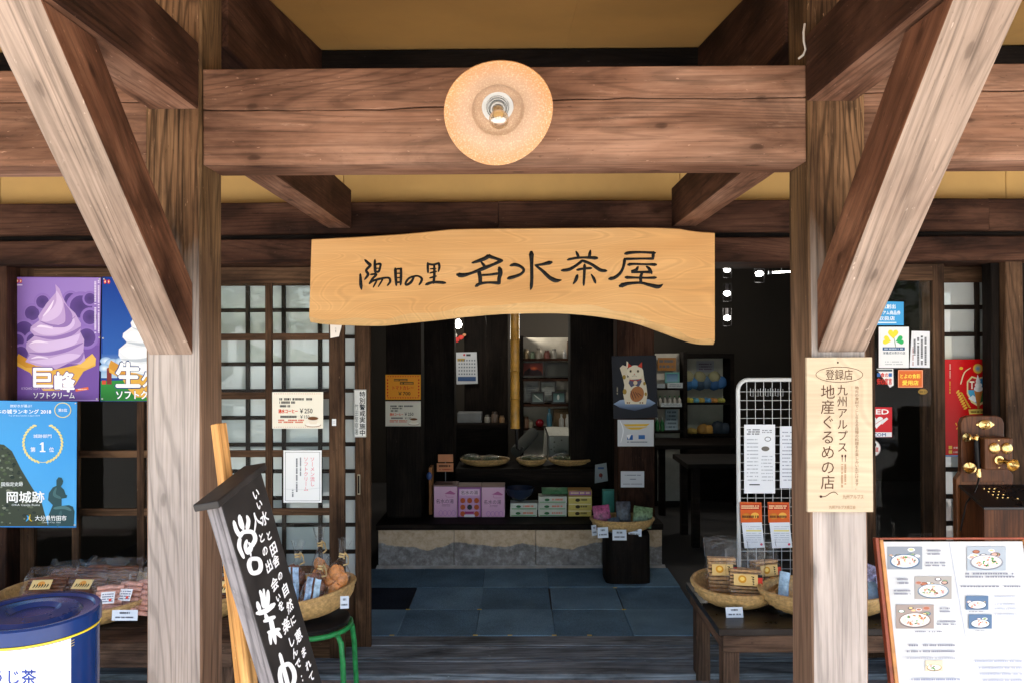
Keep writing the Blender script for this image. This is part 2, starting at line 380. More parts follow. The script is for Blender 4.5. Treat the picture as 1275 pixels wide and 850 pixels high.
class Print:
    """flat print laid on a plane; shapes are given in photo pixels (or uv metres) and land on the plane's own surface"""
    def __init__(s, O=None, ex=(1, 0, 0), ey=(0, 0, 1), Y=None, lift=.0006):
        s.O = Vector(O) if O is not None else Vector((0, Y, 0)); s.ex = Vector(ex).normalized(); s.ey = Vector(ey).normalized(); s.n = s.ex.cross(s.ey)
        s.m = MB(); s.m.c = []; s.k = lift; s.px = True
    def uv(s, x, y):
        if not s.px: return x, y
        d = ray(x, y); t = (s.O - CAMP).dot(s.n) / d.dot(s.n); p = CAMP + d * t - s.O
        return p.dot(s.ex), p.dot(s.ey)
    def P(s, x, y, h=0):
        u, v = s.uv(x, y); return s.O + s.ex * u + s.ey * v + s.n * (s.k + h)
    def put(s, pts, faces, col, h=None):
        vs = [s.P(p[0], p[1], h[i] if h else 0) for i, p in enumerate(pts)]
        if isinstance(col, str): col = hx(col)
        cs = col if isinstance(col, list) else [col] * len(vs)
        s.m.add(vs, faces); s.m.c += [tuple(hx(c) if isinstance(c, str) else c) for c in cs]; s.k += .000012
    def poly(s, pts, col): s.put(pts, [list(range(len(pts)))[::-1] if s.px else list(range(len(pts)))], col)
    def rect(s, x0, y0, x1, y1, col, col2=None):
        c = [col, col, col2, col2] if col2 else col
        s.poly([(x0, y0), (x1, y0), (x1, y1), (x0, y1)], c)
    def frame(s, x0, y0, x1, y1, w_, col):
        for a in ((x0, y0, x1, y0 + w_), (x0, y1 - w_, x1, y1), (x0, y0, x0 + w_, y1), (x1 - w_, y0, x1, y1)): s.rect(*a, col)
    def ell(s, cx, cy, rx, ry, col, edge=None, n=22, rot=0):
        pts = [(cx, cy)]
        for i in range(n):
            a = 2 * math.pi * i / n; x, y = rx * math.cos(a), ry * math.sin(a)
            pts.append((cx + x * math.cos(rot) - y * math.sin(rot), cy + x * math.sin(rot) + y * math.cos(rot)))
        c = [col] + [edge or col] * n
        s.put(pts, [(0, 1 + (i + 1) % n, 1 + i) for i in range(n)], c)
    def ring(s, cx, cy, rx, ry, w_, col, n=28):
        pts = []
        for i in range(n):
            a = 2 * math.pi * i / n
            pts += [(cx + rx * math.cos(a), cy + ry * math.sin(a)), (cx + (rx - w_) * math.cos(a), cy + (ry - w_) * math.sin(a))]
        s.put(pts, [(2 * i, 2 * i + 1, (2 * i + 3) % (2 * n), (2 * i + 2) % (2 * n)) for i in range(n)], col)
    def stroke(s, pts, col, ridge=0, tr=None, k=5, scale=1):
        if tr: pts = [(tr[0] + p[0] / tr[2], tr[1] + p[1] / tr[2], p[2] / tr[2] * scale) for p in pts]
        q = smooth_path(pts, k); L = []; Rr = []; C = []
        n = len(q)
        for i, (x, y, w_) in enumerate(q):
            a = q[max(0, i - 1)]; b = q[min(n - 1, i + 1)]
            dx, dy = b[0] - a[0], b[1] - a[1]; l = math.hypot(dx, dy) or 1
            nx, ny = -dy / l * w_ / 2, dx / l * w_ / 2
            L.append((x + nx, y + ny)); Rr.append((x - nx, y - ny)); C.append((x, y))
            if i in (0, n - 1):
                sg = -1 if i == 0 else 1
                e = (x + sg * dx / l * w_ * .42, y + sg * dy / l * w_ * .42)
                L[-1] = (x + nx * .75, y + ny * .75); Rr[-1] = (x - nx * .75, y - ny * .75)
                cap = [(e[0] + nx * .4, e[1] + ny * .4), e, (e[0] - nx * .4, e[1] - ny * .4)]
                if i == 0: L.insert(0, cap[0]); C.insert(0, cap[1]); Rr.insert(0, cap[2])
                else: L.append(cap[0]); C.append(cap[1]); Rr.append(cap[2])
        n = len(L); pts = []; h = []
        for i in range(n): pts += [L[i], C[i], Rr[i]]; h += [0, 0 if i in (0, n - 1) else ridge, 0]
        fs = []
        for i in range(n - 1):
            fs += [(3 * i, 3 * i + 1, 3 * i + 4, 3 * i + 3), (3 * i + 1, 3 * i + 2, 3 * i + 5, 3 * i + 4)]
        s.put(pts, fs, col, h)
    def line(s, pts, w_, col): s.stroke([(x, y, w_) for x, y in pts], col)
    def text(s, st, x0, y0, x1, y1, col, bold=0, vert=False, rot=0):
        if vert:
            h = (y1 - y0) / len(st)
            for i, ch in enumerate(st):
                if ch == ' ': continue
                if ch in 'ー―-~': ch = '｜' if ch != 'ー' else '丨'
                s._em(ch, (x0 + x1) / 2, y0 + h * (i + .5), (x1 - x0), h, col, bold)
            return
        vs, fs = glyph(st, 0)
        xs = [v[0] for v in vs]; ys = [v[1] for v in vs]
        a, b, c, d = min(xs), max(xs), min(ys), max(ys)
        sg = -1 if s.px else 1
        yb, yt = (y1, y0) if s.px else (y0, y1)
        e = bold * abs(yt - yb)
        for ox, oy in (((-e, 0), (e, 0), (0, e), (0, -e), (e * .7, e * .7), (-e * .7, -e * .7)) if bold else ((0, 0),)):
            s.put([(x0 + ox + (v[0] - a) / ((b - a) or 1) * (x1 - x0), yb + oy + (v[1] - c) / ((d - c) or 1) * (yt - yb)) for v in vs], fs, col)
    def _em(s, ch, cx, cy, w_, h, col, bold=0):
        vs, fs = glyph(ch, 0); sg = -1 if s.px else 1
        e = bold * h
        for ox, oy in (((-e, 0), (e, 0), (0, e), (0, -e)) if bold else ((0, 0),)):
            s.put([(cx + ox + (v[0] - .5) * w_, cy + oy + sg * (v[1] - .38) * h) for v in vs], fs, col)
    def marks(s, x0, y0, x1, y1, rows, col, fill=.55, vert=False, dens=1.0):
        """rows of tiny illegible print"""
        k0 = s.k
        for r_ in range(rows):
            a = (r_ + .2) / rows; b = (r_ + .2 + fill) / rows
            p = 0
            while p < 1:
                wd = random.uniform(.03, .07) / dens
                if random.random() < .86:
                    q = min(1, p + wd * .75)
                    if vert: s.rect(x0 + (x1 - x0) * a, y0 + (y1 - y0) * p, x0 + (x1 - x0) * b, y0 + (y1 - y0) * q, col)
                    else: s.rect(x0 + (x1 - x0) * p, y0 + (y1 - y0) * a, x0 + (x1 - x0) * q, y0 + (y1 - y0) * b, col)
                p += wd
                s.k = k0
        s.k = k0 + .00002
    def build(s, name, parent, mat=None):
        m = s.m
        o = m.build(name, mat or MW['print'], parent)
        return o
def sheet(name, label, cat, x0, y0, x1, y1, Y, colr='#f2f2f0', mat=None, thick=.0015, group=None, corners=None, parent=None):
    """a paper sheet on a wall plane at Y; returns (object, Print on its face)"""
    c = corners or [(x0, y0), (x1, y0), (x1, y1), (x0, y1)]
    m = MB(); m.c = []
    P4 = [at(px, py, Y) for px, py in c]
    n = 6
    def bil(u, v, d):
        a = P4[3].lerp(P4[2], u); b = P4[0].lerp(P4[1], u); p = a.lerp(b, v)
        return (p.x, Y + d, p.z)
    m.grid(lambda u, v: bil(u, v, -thick), 1, 1); m.grid(lambda u, v: bil(u, v, 0), 1, 1)
    m.f[1] = m.f[1][::-1]
    for a, b in ((0, 1), (1, 3), (3, 2), (2, 0)): m.f.append([a, a + 4, b + 4, b]); m.m.append(0)
    m.c = [hx(colr)] * 8
    o = m.build(name, mat or MW['print'], parent)
    tag(o, label, cat, group)
    return o, Print(Y=Y - thick, lift=.0003)
# ================================================================== setting
def structure(o): o['kind'] = 'structure'; return o
structure(MB().box((-300, -300, -.3), (300, 300, -.006)).build('ground', MW['ground']))
structure(MB().prism([(-6, 1.0), (6, 1.0), (6, 4.0), (2.46, 4.0), (2.46, 3.82), (-2.6, 3.82), (-2.6, 4.0), (-6, 4.0)], -.05, 0, 'z').build('porch_floor', MW['concrete']))
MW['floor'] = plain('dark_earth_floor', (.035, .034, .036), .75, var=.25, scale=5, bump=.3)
fl = structure(box('floor', (-3.2, 4.32, -.05), (5.2, 9.4, .018), MW['floor']))
def carpet(name, c_):
    m, t, b = newmat(name); L = t.links
    tc = N(t, 'TexCoord'); no = N(t, 'TexNoise'); no.inputs['Scale'].default_value = 260; no.inputs['Detail'].default_value = 3; L.new(tc.outputs['Object'], no.inputs[0])
    n2 = N(t, 'TexNoise'); n2.inputs['Scale'].default_value = 4; n2.inputs['Detail'].default_value = 5; L.new(tc.outputs['Object'], n2.inputs[0])
    r = ramp(t, no.outputs[0], [(.3, tuple(x * .55 for x in c_)), (.7, tuple(x * 1.35 for x in c_))])
    r2 = ramp(t, n2.outputs[0], [(.3, .72), (.7, 1.15)])
    L.new(mixc(t, 1., r.outputs[0], r2.outputs[0], 'MULTIPLY'), b.inputs['Base Color']); b.inputs['Roughness'].default_value = .95; b.inputs['Specular IOR Level'].default_value = .1
    bp = N(t, 'Bump'); bp.inputs['Strength'].default_value = .8; bp.inputs['Distance'].default_value = .003; L.new(no.outputs[0], bp.inputs['Height']); L.new(bp.outputs[0], b.inputs['Normal'])
    return m
CA, CB = carpet('blue_carpet', (.165, .285, .40)), carpet('blue_carpet_dark', (.12, .215, .31))
CC = carpet('navy_carpet', (.018, .024, .04))
cxs = [-1.13, -.69, -.245, .196, .64, 1.08]; cys = [4.325, 4.76, 5.20, 5.64]
for r_ in range(3):
    for k in range(5):
        if k == 0: mt = [CA, CC, CB][r_]
        else: mt = CA if (r_ + k) % 2 == 0 else CB
        j = lambda: random.uniform(-.004, .004)
        x0, x1, y0, y1 = cxs[k] + .002 + j(), cxs[k + 1] - .002 + j(), cys[r_] + .002, cys[r_ + 1] - .002
        MB().prism([(x0, y0), (x1 + j(), y0 + j() * .3), (x1, y1), (x0 + j(), y1)], .019, .028 + random.uniform(0, .004), 'z').build('carpet_tile', mt, fl, bevel=.002)
MW['tape'] = plain('yellow_tape', (.6, .42, .03), .5)
for px, py in ((488, 790), (592, 790), (635, 790), (690, 790), (734, 790), (508, 758), (597, 758), (777, 758), (766, 731)):
    p = floor_at(px, py, .033); box('yellow_tape', (p.x - .013, p.y - .006, .0325), (p.x + .013, p.y + .006, .034), MW['tape'], fl)

# ================================================================== tea house
house = thing('tea_house', 'old timber tea house with open shop front, porch posts, braces and sliding doors', 'building', (0, 4, 0))
LX0, LX1, RX0, RX1 = -1.012, -.862, .786, .938      # porch posts
PY0, PY1 = 2.09, 2.24
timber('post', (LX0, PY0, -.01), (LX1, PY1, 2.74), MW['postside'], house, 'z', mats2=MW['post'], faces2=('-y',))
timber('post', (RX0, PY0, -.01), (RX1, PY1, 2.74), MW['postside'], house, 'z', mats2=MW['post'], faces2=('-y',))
def split_beam(x0, x1, y0, y1, z0, z1, zc0, zc1, gap=.004):
    """beam with a long drying check across its front"""
    n = max(6, int((x1 - x0) / .06)); top = []; bot = []
    ph = random.random() * 9
    for i in range(n + 1):
        t = i / n; x = x0 + (x1 - x0) * t
        z = zc0 + (zc1 - zc0) * t + .006 * math.sin(t * 9 + ph) + random.uniform(-.002, .002)
        g = gap * (.25 + .75 * abs(math.sin(t * 5 + ph)))
        top.append((x, z + g / 2)); bot.append((x, z - g / 2))
    m = MB()
    m.prism([(x1, z1), (x0, z1)] + top, y0, y1); m.prism([(x0, z0), (x1, z0)] + bot[::-1], y0 + .0008, y1)
    m.box((x0 + .002, y0 + .03, z0 + .02), (x1 - .002, y1 - .005, z1 - .02))
    return m.build('beam', MW['beam'], house, axis=(1, 0, 0), org=(x0, y0, z0), bevel=.003)
split_beam(LX1 + .001, RX0 - .001, 2.10, 2.235, 2.14, 2.403, 2.285, 2.322)
split_beam(-4.6, LX0 - .001, 2.10, 2.235, 2.14, 2.403, 2.30, 2.31, .002)
split_beam(RX1 + .001, 4.6, 2.10, 2.235, 2.14, 2.403, 2.325, 2.32)
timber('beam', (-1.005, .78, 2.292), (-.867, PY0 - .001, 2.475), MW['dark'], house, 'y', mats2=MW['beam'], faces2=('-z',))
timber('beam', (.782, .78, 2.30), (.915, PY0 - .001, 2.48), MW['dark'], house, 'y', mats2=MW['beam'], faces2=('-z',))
def brace(x0, x1):
    zb, zt, zz = 1.622, 1.816, 2.296
    y1_, y2_ = PY0 - (zz - zb), PY0 - (zz - zt)
    m = MB(); ye = PY0 - .001
    poly = [(ye, zb), (ye, zt), (y2_, zz - .004), (y1_, zz - .004)]
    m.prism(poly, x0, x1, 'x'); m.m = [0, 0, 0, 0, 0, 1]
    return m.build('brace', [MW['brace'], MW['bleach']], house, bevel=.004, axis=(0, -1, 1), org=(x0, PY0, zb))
brace(-1.004, -.884); brace(.806, .936)
SOF = lambda y: 2.98 + .14 * (y - 3.67)
for x0, x1 in ((-.965, -.845), (.778, .902)):
    timber('tie_beam', (x0, PY1 + .001, 2.245), (x1, 3.899, 2.44), MW['dark'], house, 'y', mats2=MW['beam'], faces2=('-z',))
    MB().prism([(PY1 + .001, 2.52), (3.325, 2.52), (3.325, SOF(3.325) - .004), (PY1 + .001, SOF(PY1) - .004)], x0, x1, 'x').build('tie_beam', MW['dark'], house, bevel=.004, axis=(0, 1, 0), org=(x0, 2.2, 2.5))
timber('purlin', (-4.6, 3.33, 2.78), (4.6, 3.45, SOF(3.33) - .003), MW['ink'], house, 'x')
xs = [-4.6, -3.69, -2.78, -1.87, -.96 + .26, .21, 1.12, 2.03, 2.94, 3.85, 4.6]
for a, b in zip(xs, xs[1:]):
    m = MB()
    m.prism([(.62, SOF(.62)), (4.3, SOF(4.3)), (4.3, SOF(4.3) + .02), (.62, SOF(.62) + .02)], a + .0003, b - .0003, 'x')
    m.build('soffit_board', MW['soffit'], house)
MB().prism([(.5, SOF(.5) + .021), (10, SOF(10) + .021), (10, SOF(10) + .18), (.5, SOF(.5) + .14)], -5, 5.6, 'x').build('roof', MW['dark'], house)
timber('eave_board', (-5, .48, SOF(.5) - .06), (5.6, .5, SOF(.5) + .15), MW['dark'], house, 'x')
# wall above the doors
for a, b in ((-4.6, -2.7), (-2.7, -.905), (-.905, .84), (.84, 2.52), (2.52, 5.2)):
    box('plaster_panel', (a + .002, 4.0, 2.36), (b - .002, 4.05, 3.0), MW['plaster'], house)
for a, b in ((-4.6, -.1), (-.098, 2.37), (2.372, 5.2)):
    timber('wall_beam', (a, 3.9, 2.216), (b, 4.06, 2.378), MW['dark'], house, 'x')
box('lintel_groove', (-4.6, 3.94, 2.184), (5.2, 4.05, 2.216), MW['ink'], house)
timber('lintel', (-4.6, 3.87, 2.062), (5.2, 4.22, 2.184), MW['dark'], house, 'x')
timber('wall_post', (-2.80, 3.9, 0), (-2.60, 4.06, 2.062), MW['dark'], house, 'z')
timber('wall_post', (2.47, 3.93, 0), (2.56, 4.08, 2.062), MW['door'], house, 'z')
timber('door_jamb', (2.425, 3.975, 0), (2.469, 4.06, 2.062), MW['ink'], house, 'z')
for i in range(6): timber('wall_plank', (-4.6 + i * .3, 3.99, 0), (-4.302 + i * .3, 4.03, 2.062), MW['ink'], house, 'z', wob=.003)
for i in range(9): timber('wall_plank', (2.562 + i * .3, 3.99, 0), (2.86 + i * .3, 4.03, 2.062), MW['ink'], house, 'z', wob=.003)
# sill with sliding grooves
for y0, y1 in ((3.82, 3.968), (3.978, 4.006), (4.016, 4.146), (4.156, 4.178), (4.188, 4.32)):
    timber('sill_strip', (-2.6, y0, -.01), (2.46, y1, .03 + random.uniform(-.001, .001)), MW['sill'], house, 'x', bevel=.003, wob=.0006)
box('sill_base', (-2.6, 3.822, -.05), (2.46, 4.318, .008), MW['ink'], house)
# sliding doors
def panemat():
    m, t, b = newmat('frosted_pane'); L = t.links
    tc = N(t, 'TexCoord'); no = N(t, 'TexNoise'); no.inputs['Scale'].default_value = 3; L.new(tc.outputs['Object'], no.inputs[0])
    r = ramp(t, no.outputs[0], [(.3, (.46, .50, .50)), (.7, (.54, .57, .56))]); L.new(r.outputs[0], b.inputs['Base Color']); b.inputs['Roughness'].default_value = .8; b.inputs['Specular IOR Level'].default_value = 0
    g = N(t, 'BsdfGlossy'); g.inputs['Roughness'].default_value = .02
    mx = N(t, 'MixShader'); mx.inputs[0].default_value = .08; out = [n for n in t.nodes if n.type == 'OUTPUT_MATERIAL'][0]
    L.new(b.outputs[0], mx.inputs[1]); L.new(g.outputs[0], mx.inputs[2]); L.new(mx.outputs[0], out.inputs[0]); return m
MW['pane'] = panemat()
def lattice_door(x0, x1, y, vx, stile, hz, bars, panes, mats, top=2.06, bot=.035, base=.40, th=.03, rail=.085):
    fm, bm_ = mats
    d = thing('sliding_door', None, None, ((x0 + x1) / 2, y, 0), parent=house)
    for a, b in ((x0, x0 + stile), (x1 - stile, x1)): timber('stile', (a, y, bot), (b, y + th, top), fm, d, 'z', bevel=.002, wob=.0004)
    timber('rail', (x0 + stile, y + .001, top - rail), (x1 - stile, y + th - .001, top), fm, d, 'x', bevel=.002, wob=.0004)
    timber('rail', (x0 + stile, y + .001, bot), (x1 - stile, y + th - .001, bot + .1), fm, d, 'x', bevel=.002, wob=.0004)
    if base > bot + .1:
        box('base_board', (x0 + stile, y + .01, bot + .1), (x1 - stile, y + th - .008, base), fm, d, axis=(0, 0, 1))
    bw = bars
    for v in vx: box('muntin', (v - bw / 2, y + .003, base), (v + bw / 2, y + th - .006, top - rail), bm_, d, .0015, axis=(0, 0, 1))
    for h in hz: box('muntin', (x0 + stile, y + .005, h - bw / 2), (x1 - stile, y + th - .008, h + bw / 2), bm_, d, .0015, axis=(1, 0, 0))
    gx = [x0 + stile] + list(vx) + [x1 - stile]; gz = [base] + sorted(hz) + [top - rail]
    for a, b in zip(gx, gx[1:]):
        for c_, e in zip(gz, gz[1:]):
            yy = y + th * .55
            tx, tz = random.uniform(-.004, .004), random.uniform(-.004, .004)
            hw, hh = (b - a) / 2, (e - c_) / 2
            mm = MB(); mm.grid(lambda u, v: (a + (b - a) * u, yy + tx * (u - .5) + tz * (v - .5) , c_ + (e - c_) * v), 1, 1)
            mm.build('pane', panes, d)
    return d
CZ = [1.698, 1.394, 1.093, .791, .491]
lattice_door(-2.598, -1.80, 4.0, (-2.31, -1.97), .075, CZ, .036, MW['glass'], (MW['door'], MW['door']), base=.19)
lattice_door(-1.81, -.905, 4.0 + .001, (-1.30,), .08, CZ, .036, MW['glass'], (MW['door'], MW['door']), base=.19, th=.028)
LZ = [1.843 - .1443 * k for k in range(11)]
rd = lattice_door(-1.75, -.80, 4.15, (-1.072, -1.268, -1.463, -1.659), .082, LZ, .021, MW['pane'], (MW['door'], MW['lattice']), base=.37)
box('door_pull', (ax(444.5, 4.149), 4.1475, az(615, 4.149, 447)), (ax(448, 4.149), 4.1535, az(590, 4.149, 447)), plain('pull_metal', (.30, .27, .2), .35, .7), rd, .001)
box('door_pull', (ax(445.2, 4.149), 4.1465, az(613.5, 4.149, 447)), (ax(447.3, 4.149), 4.1474, az(591.5, 4.149, 447)), MW['ink'], rd)
lattice_door(1.78, 2.20, 4.0, (), .06, [.60], .036, MW['glass'], (MW['door'], MW['door']), base=.19)
lattice_door(2.16, 2.9, 4.15, (2.46, 2.66), .07, LZ, .024, MW['pane'], (MW['door'], MW['lattice']), base=.37)
# room shell
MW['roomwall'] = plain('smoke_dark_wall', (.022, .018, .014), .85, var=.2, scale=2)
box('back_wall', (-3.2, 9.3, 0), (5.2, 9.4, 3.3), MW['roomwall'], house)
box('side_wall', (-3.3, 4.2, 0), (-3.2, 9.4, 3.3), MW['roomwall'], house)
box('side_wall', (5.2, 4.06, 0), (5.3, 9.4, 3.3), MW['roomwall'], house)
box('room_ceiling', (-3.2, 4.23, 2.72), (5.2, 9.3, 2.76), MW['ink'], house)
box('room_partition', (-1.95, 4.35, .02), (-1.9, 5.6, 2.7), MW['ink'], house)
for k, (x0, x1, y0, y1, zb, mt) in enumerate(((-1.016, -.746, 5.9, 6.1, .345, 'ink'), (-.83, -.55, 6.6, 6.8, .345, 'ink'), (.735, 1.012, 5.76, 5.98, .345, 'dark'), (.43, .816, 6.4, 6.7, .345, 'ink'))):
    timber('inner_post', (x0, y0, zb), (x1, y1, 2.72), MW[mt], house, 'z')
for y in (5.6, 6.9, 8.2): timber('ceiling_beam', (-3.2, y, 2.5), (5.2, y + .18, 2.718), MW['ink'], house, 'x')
# raised stone-fronted platform of the shop
def stonemat():
    m, t, b = newmat('plinth_stone'); L = t.links
    ge = N(t, 'NewGeometry'); sp = N(t, 'SeparateXYZ'); L.new(ge.outputs['Position'], sp.inputs[0])
    no = N(t, 'TexNoise'); no.inputs['Scale'].default_value = 3.2; no.inputs['Detail'].default_value = 7; L.new(ge.outputs['Position'], no.inputs[0])
    n2 = N(t, 'TexNoise'); n2.inputs['Scale'].default_value = 24; n2.inputs['Detail'].default_value = 9; n2.inputs['Roughness'].default_value = .68; L.new(ge.outputs['Position'], n2.inputs[0])
    a = N(t, 'Math', operation='MULTIPLY_ADD'); L.new(no.outputs[0], a.inputs[0]); a.inputs[1].default_value = .22; L.new(sp.outputs[2], a.inputs[2])
    k = ramp(t, a.outputs[0], [(.292, 0.), (.298, 1.)]).outputs[0]
    up = ramp(t, n2.outputs[0], [(.25, (.34, .23, .13)), (.5, (.56, .43, .30)), (.75, (.68, .56, .43))]).outputs[0]
    lo = ramp(t, n2.outputs[0], [(.3, (.11, .10, .10)), (.5, (.22, .21, .21)), (.72, (.40, .41, .43))]).outputs[0]
    L.new(mixc(t, k, lo, up), b.inputs['Base Color']); b.inputs['Roughness'].default_value = .85
    bp = N(t, 'Bump'); bp.inputs['Strength'].default_value = .6; bp.inputs['Distance'].default_value = .01; L.new(n2.outputs[0], bp.inputs['Height']); L.new(bp.outputs[0], b.inputs['Normal'])
    return m
MW['stone'] = stonemat(); MW['limewash'] = plain('lime_plaster', (.55, .55, .54), .9, var=.2, scale=12, bump=.4)
xs = [-1.04, -.48, .12, .61, 1.05]
for a, b in zip(xs, xs[1:]): box('plinth_stone', (a + .0012, 5.69 + random.uniform(-.003, .003), .018), (b - .0012, 6.0, .300), MW['stone'], house, .004)
box('plinth_core', (-1.03, 5.75, .018), (1.04, 7.4, .298), MW['limewash'], house)
timber('platform_edge', (-1.05, 5.66, .302), (1.055, 5.82, .345), MW['ink'], house, 'x')
box('platform_top', (-1.05, 5.821, .30), (1.05, 7.4, .344), MW['ink'], house, axis=(1, 0, 0))
m = MB(); n = 22
m.grid(lambda u, v: (-1.05 + 2.12 * u, 5.70 - (.085 + .02 * math.sin(u * 31) + random.uniform(-.01, .01)) * (1 - v), .0195 + .02 * v), n, 1)
m.build('mortar_fillet', MW['limewash'], house)
# ================================================================== big shop sign
SY = 3.78
sg = thing('shop_sign', 'large pale wooden name board with wavy lower edge and carved black lettering over the entrance', 'sign', at(638, 400, SY))
top = [(388, 298), (430, 296), (482, 293), (520, 290), (543, 287.5), (568, 285), (700, 284), (837, 283), (865, 288.5), (890, 290)]
bot = [(890, 429), (868, 428.5), (850, 423), (824.5, 413.5), (805, 406), (784, 400), (760, 396), (735, 392.5), (705, 390), (674, 389.5), (625, 390.5), (594, 393), (563.5, 396), (530, 400), (502, 402.5), (474, 406), (440, 405), (404.5, 404), (385, 401)]
def chaikin(pl):
    o = [pl[0]]
    for a, b in zip(pl, pl[1:]):
        o += [(a[0] * .75 + b[0] * .25, a[1] * .75 + b[1] * .25), (a[0] * .25 + b[0] * .75, a[1] * .25 + b[1] * .75)]
    return o + [pl[-1]]
tp, bt = chaikin(chaikin(top)), chaikin(chaikin(bot))
fr = [at(x, y, SY) for x, y in tp + bt]
# front face, slanted waney edge band along the bottom, then the back
nb = len(bt); nt_ = len(tp)
m = MB()
inner = []                                   # front outline: bottom pulled up by the bark bevel
for i, (x, y) in enumerate(bt):
    k = math.sin(math.pi * i / (nb - 1)); inner.append(at(x, y - 5 - 7 * k - 1.5 * math.sin(i * .7), SY))
ft = [at(x, y + .8, SY) for x, y in tp]
F_ = ft + inner
n = len(F_)
B_ = [p + Vector((0, .012, .002)) for p in fr[:nt_]] + [p + Vector((0, .028 + .004 * math.sin(i * .9), 0)) for i, p in enumerate(fr[nt_:])]
C_ = [p + Vector((0, .06, 0)) for p in fr]
m.add(F_ + B_ + C_, [list(range(n))[::-1]] + [(i, (i + 1) % n, (i + 1) % n + n, i + n) for i in range(n)] + [(i + n, (i + 1) % n + n, (i + 1) % n + 2 * n, i + 2 * n) for i in range(n)] + [[2 * n + i for i in range(n)]],
      0)
m.m = [0] + [1 if nt_ <= i < n - 1 else 0 for i in range(n)] * 2 + [0]
def signwood(name, c0, c1, c2):
    m_, t, b = newmat(name); L = t.links
    tc = N(t, 'TexCoord'); mp = N(t, 'Mapping'); mp.inputs['Scale'].default_value = (.75, 1, 3.2); L.new(tc.outputs['Object'], mp.inputs[0])
    no = N(t, 'TexNoise'); no.inputs['Scale'].default_value = .8; no.inputs['Detail'].default_value = 1.5; no.inputs['Distortion'].default_value = .5; L.new(mp.outputs[0], no.inputs[0])
    rs = N(t, 'Math', operation='MULTIPLY'); L.new(no.outputs[0], rs.inputs[0]); rs.inputs[1].default_value = 190
    rn = N(t, 'Math', operation='SINE'); L.new(rs.outputs[0], rn.inputs[0])
    mp2 = N(t, 'Mapping'); mp2.inputs['Scale'].default_value = (2, 60, 120); L.new(tc.outputs['Object'], mp2.inputs[0])
    fi = N(t, 'TexNoise'); fi.inputs['Scale'].default_value = 1; L.new(mp2.outputs[0], fi.inputs[0])
    br = N(t, 'TexNoise'); br.inputs['Scale'].default_value = 1.6; L.new(mp.outputs[0], br.inputs[0])
    c = ramp(t, br.outputs[0], [(.3, c0), (.52, c1), (.75, c2)]).outputs[0]
    c = mixc(t, .55, c, ramp(t, rn.outputs[0], [(-0., .90), (.5, 1.), (.8, 1.04), (1., .80)]).outputs[0], 'MULTIPLY')
    c = mixc(t, .5, c, ramp(t, fi.outputs[0], [(.3, .85), (.7, 1.1)]).outputs[0], 'MULTIPLY')
    L.new(c, b.inputs['Base Color']); b.inputs['Roughness'].default_value = .45; b.inputs['Specular IOR Level'].default_value = .2
    return m_
MW['sign'] = signwood('sign_board_wood', (.57, .30, .105), (.65, .365, .14), (.70, .42, .185))
MW['signedge'] = signwood('sign_sapwood', (.62, .37, .15), (.68, .43, .19), (.73, .50, .25))
m.build('board', [MW['sign'], MW['signedge']], sg, axis=(1, 0, 0), org=at(388, 298, SY))
MW['carve'] = plain('carved_black_paint', (.005, .0045, .004), .3, var=.3, scale=90, bump=.5, spec=.18)
def carved(strokes, tr):
    p = Print(Y=SY, lift=.0004)
    for st in strokes: p.stroke(st, '#101010', ridge=.003, tr=tr, scale=1.16)
    p.m.c = None
    o = p.m.build('carved_character', MW['carve'], sg, smooth=60); return o
TA = (440, 310, 10.625); TB = (560, 305, 9.107); TC = (690, 305, 9.107)
carved([[(155, 150, 26), (200, 195, 36), (225, 220, 32), (170, 285, 30), (195, 340, 34), (150, 405, 20)], [(92, 335, 24), (95, 400, 34), (100, 480, 40), (108, 535, 20)],
        [(285, 150, 26), (285, 220, 34), (290, 310, 34)], [(285, 210, 20), (355, 200, 28), (355, 240, 26), (335, 300, 28), (290, 305, 22)], [(290, 260, 16), (335, 258, 18)],
        [(230, 340, 22), (305, 338, 28), (250, 400, 26), (215, 460, 24)], [(215, 455, 28), (260, 425, 26), (350, 398, 28), (440, 383, 24), (480, 395, 30), (485, 440, 28), (450, 485, 20)],
        [(310, 420, 24), (265, 505, 20)], [(385, 410, 26), (330, 500, 16)]], TA)
carved([[(555, 265, 34), (560, 370, 34), (568, 480, 28)], [(560, 270, 20), (635, 262, 26)], [(630, 262, 30), (630, 370, 32), (625, 475, 26)], [(565, 325, 16), (630, 325, 18)], [(565, 385, 16), (630, 380, 18)], [(565, 445, 22), (630, 440, 22)]], TA)
carved([[(805, 365, 22), (765, 440, 32), (710, 475, 28), (690, 460, 26), (730, 395, 26), (800, 365, 24), (860, 362, 22), (905, 395, 30), (895, 440, 28), (870, 475, 20)]], TA)
carved([[(985, 190, 28), (985, 260, 28), (988, 315, 22)], [(985, 200, 24), (1060, 210, 26), (1130, 190, 26)], [(1130, 190, 28), (1138, 240, 30), (1125, 300, 18)], [(1020, 265, 18), (1090, 262, 20)], [(1068, 210, 26), (1072, 330, 32), (1062, 450, 32)],
        [(1015, 320, 22), (1095, 300, 24)], [(1015, 385, 24), (1095, 362, 22)], [(965, 470, 36), (1060, 442, 32), (1210, 450, 36)]], TA)
carved([[(255, 205, 20), (320, 185, 34), (400, 155, 40), (445, 125, 44)], [(445, 130, 40), (520, 155, 30), (590, 180, 34)], [(590, 180, 34), (480, 230, 30), (390, 265, 40), (250, 320, 28), (150, 345, 44), (95, 340, 46)], [(360, 200, 26), (400, 250, 36)],
        [(330, 300, 40), (345, 370, 40), (345, 440, 36)], [(300, 465, 34), (350, 440, 30), (450, 428, 24), (560, 435, 38)], [(565, 270, 48), (575, 320, 44), (560, 380, 38), (560, 435, 34)], [(360, 345, 24), (450, 340, 24), (550, 325, 28)]], TB)
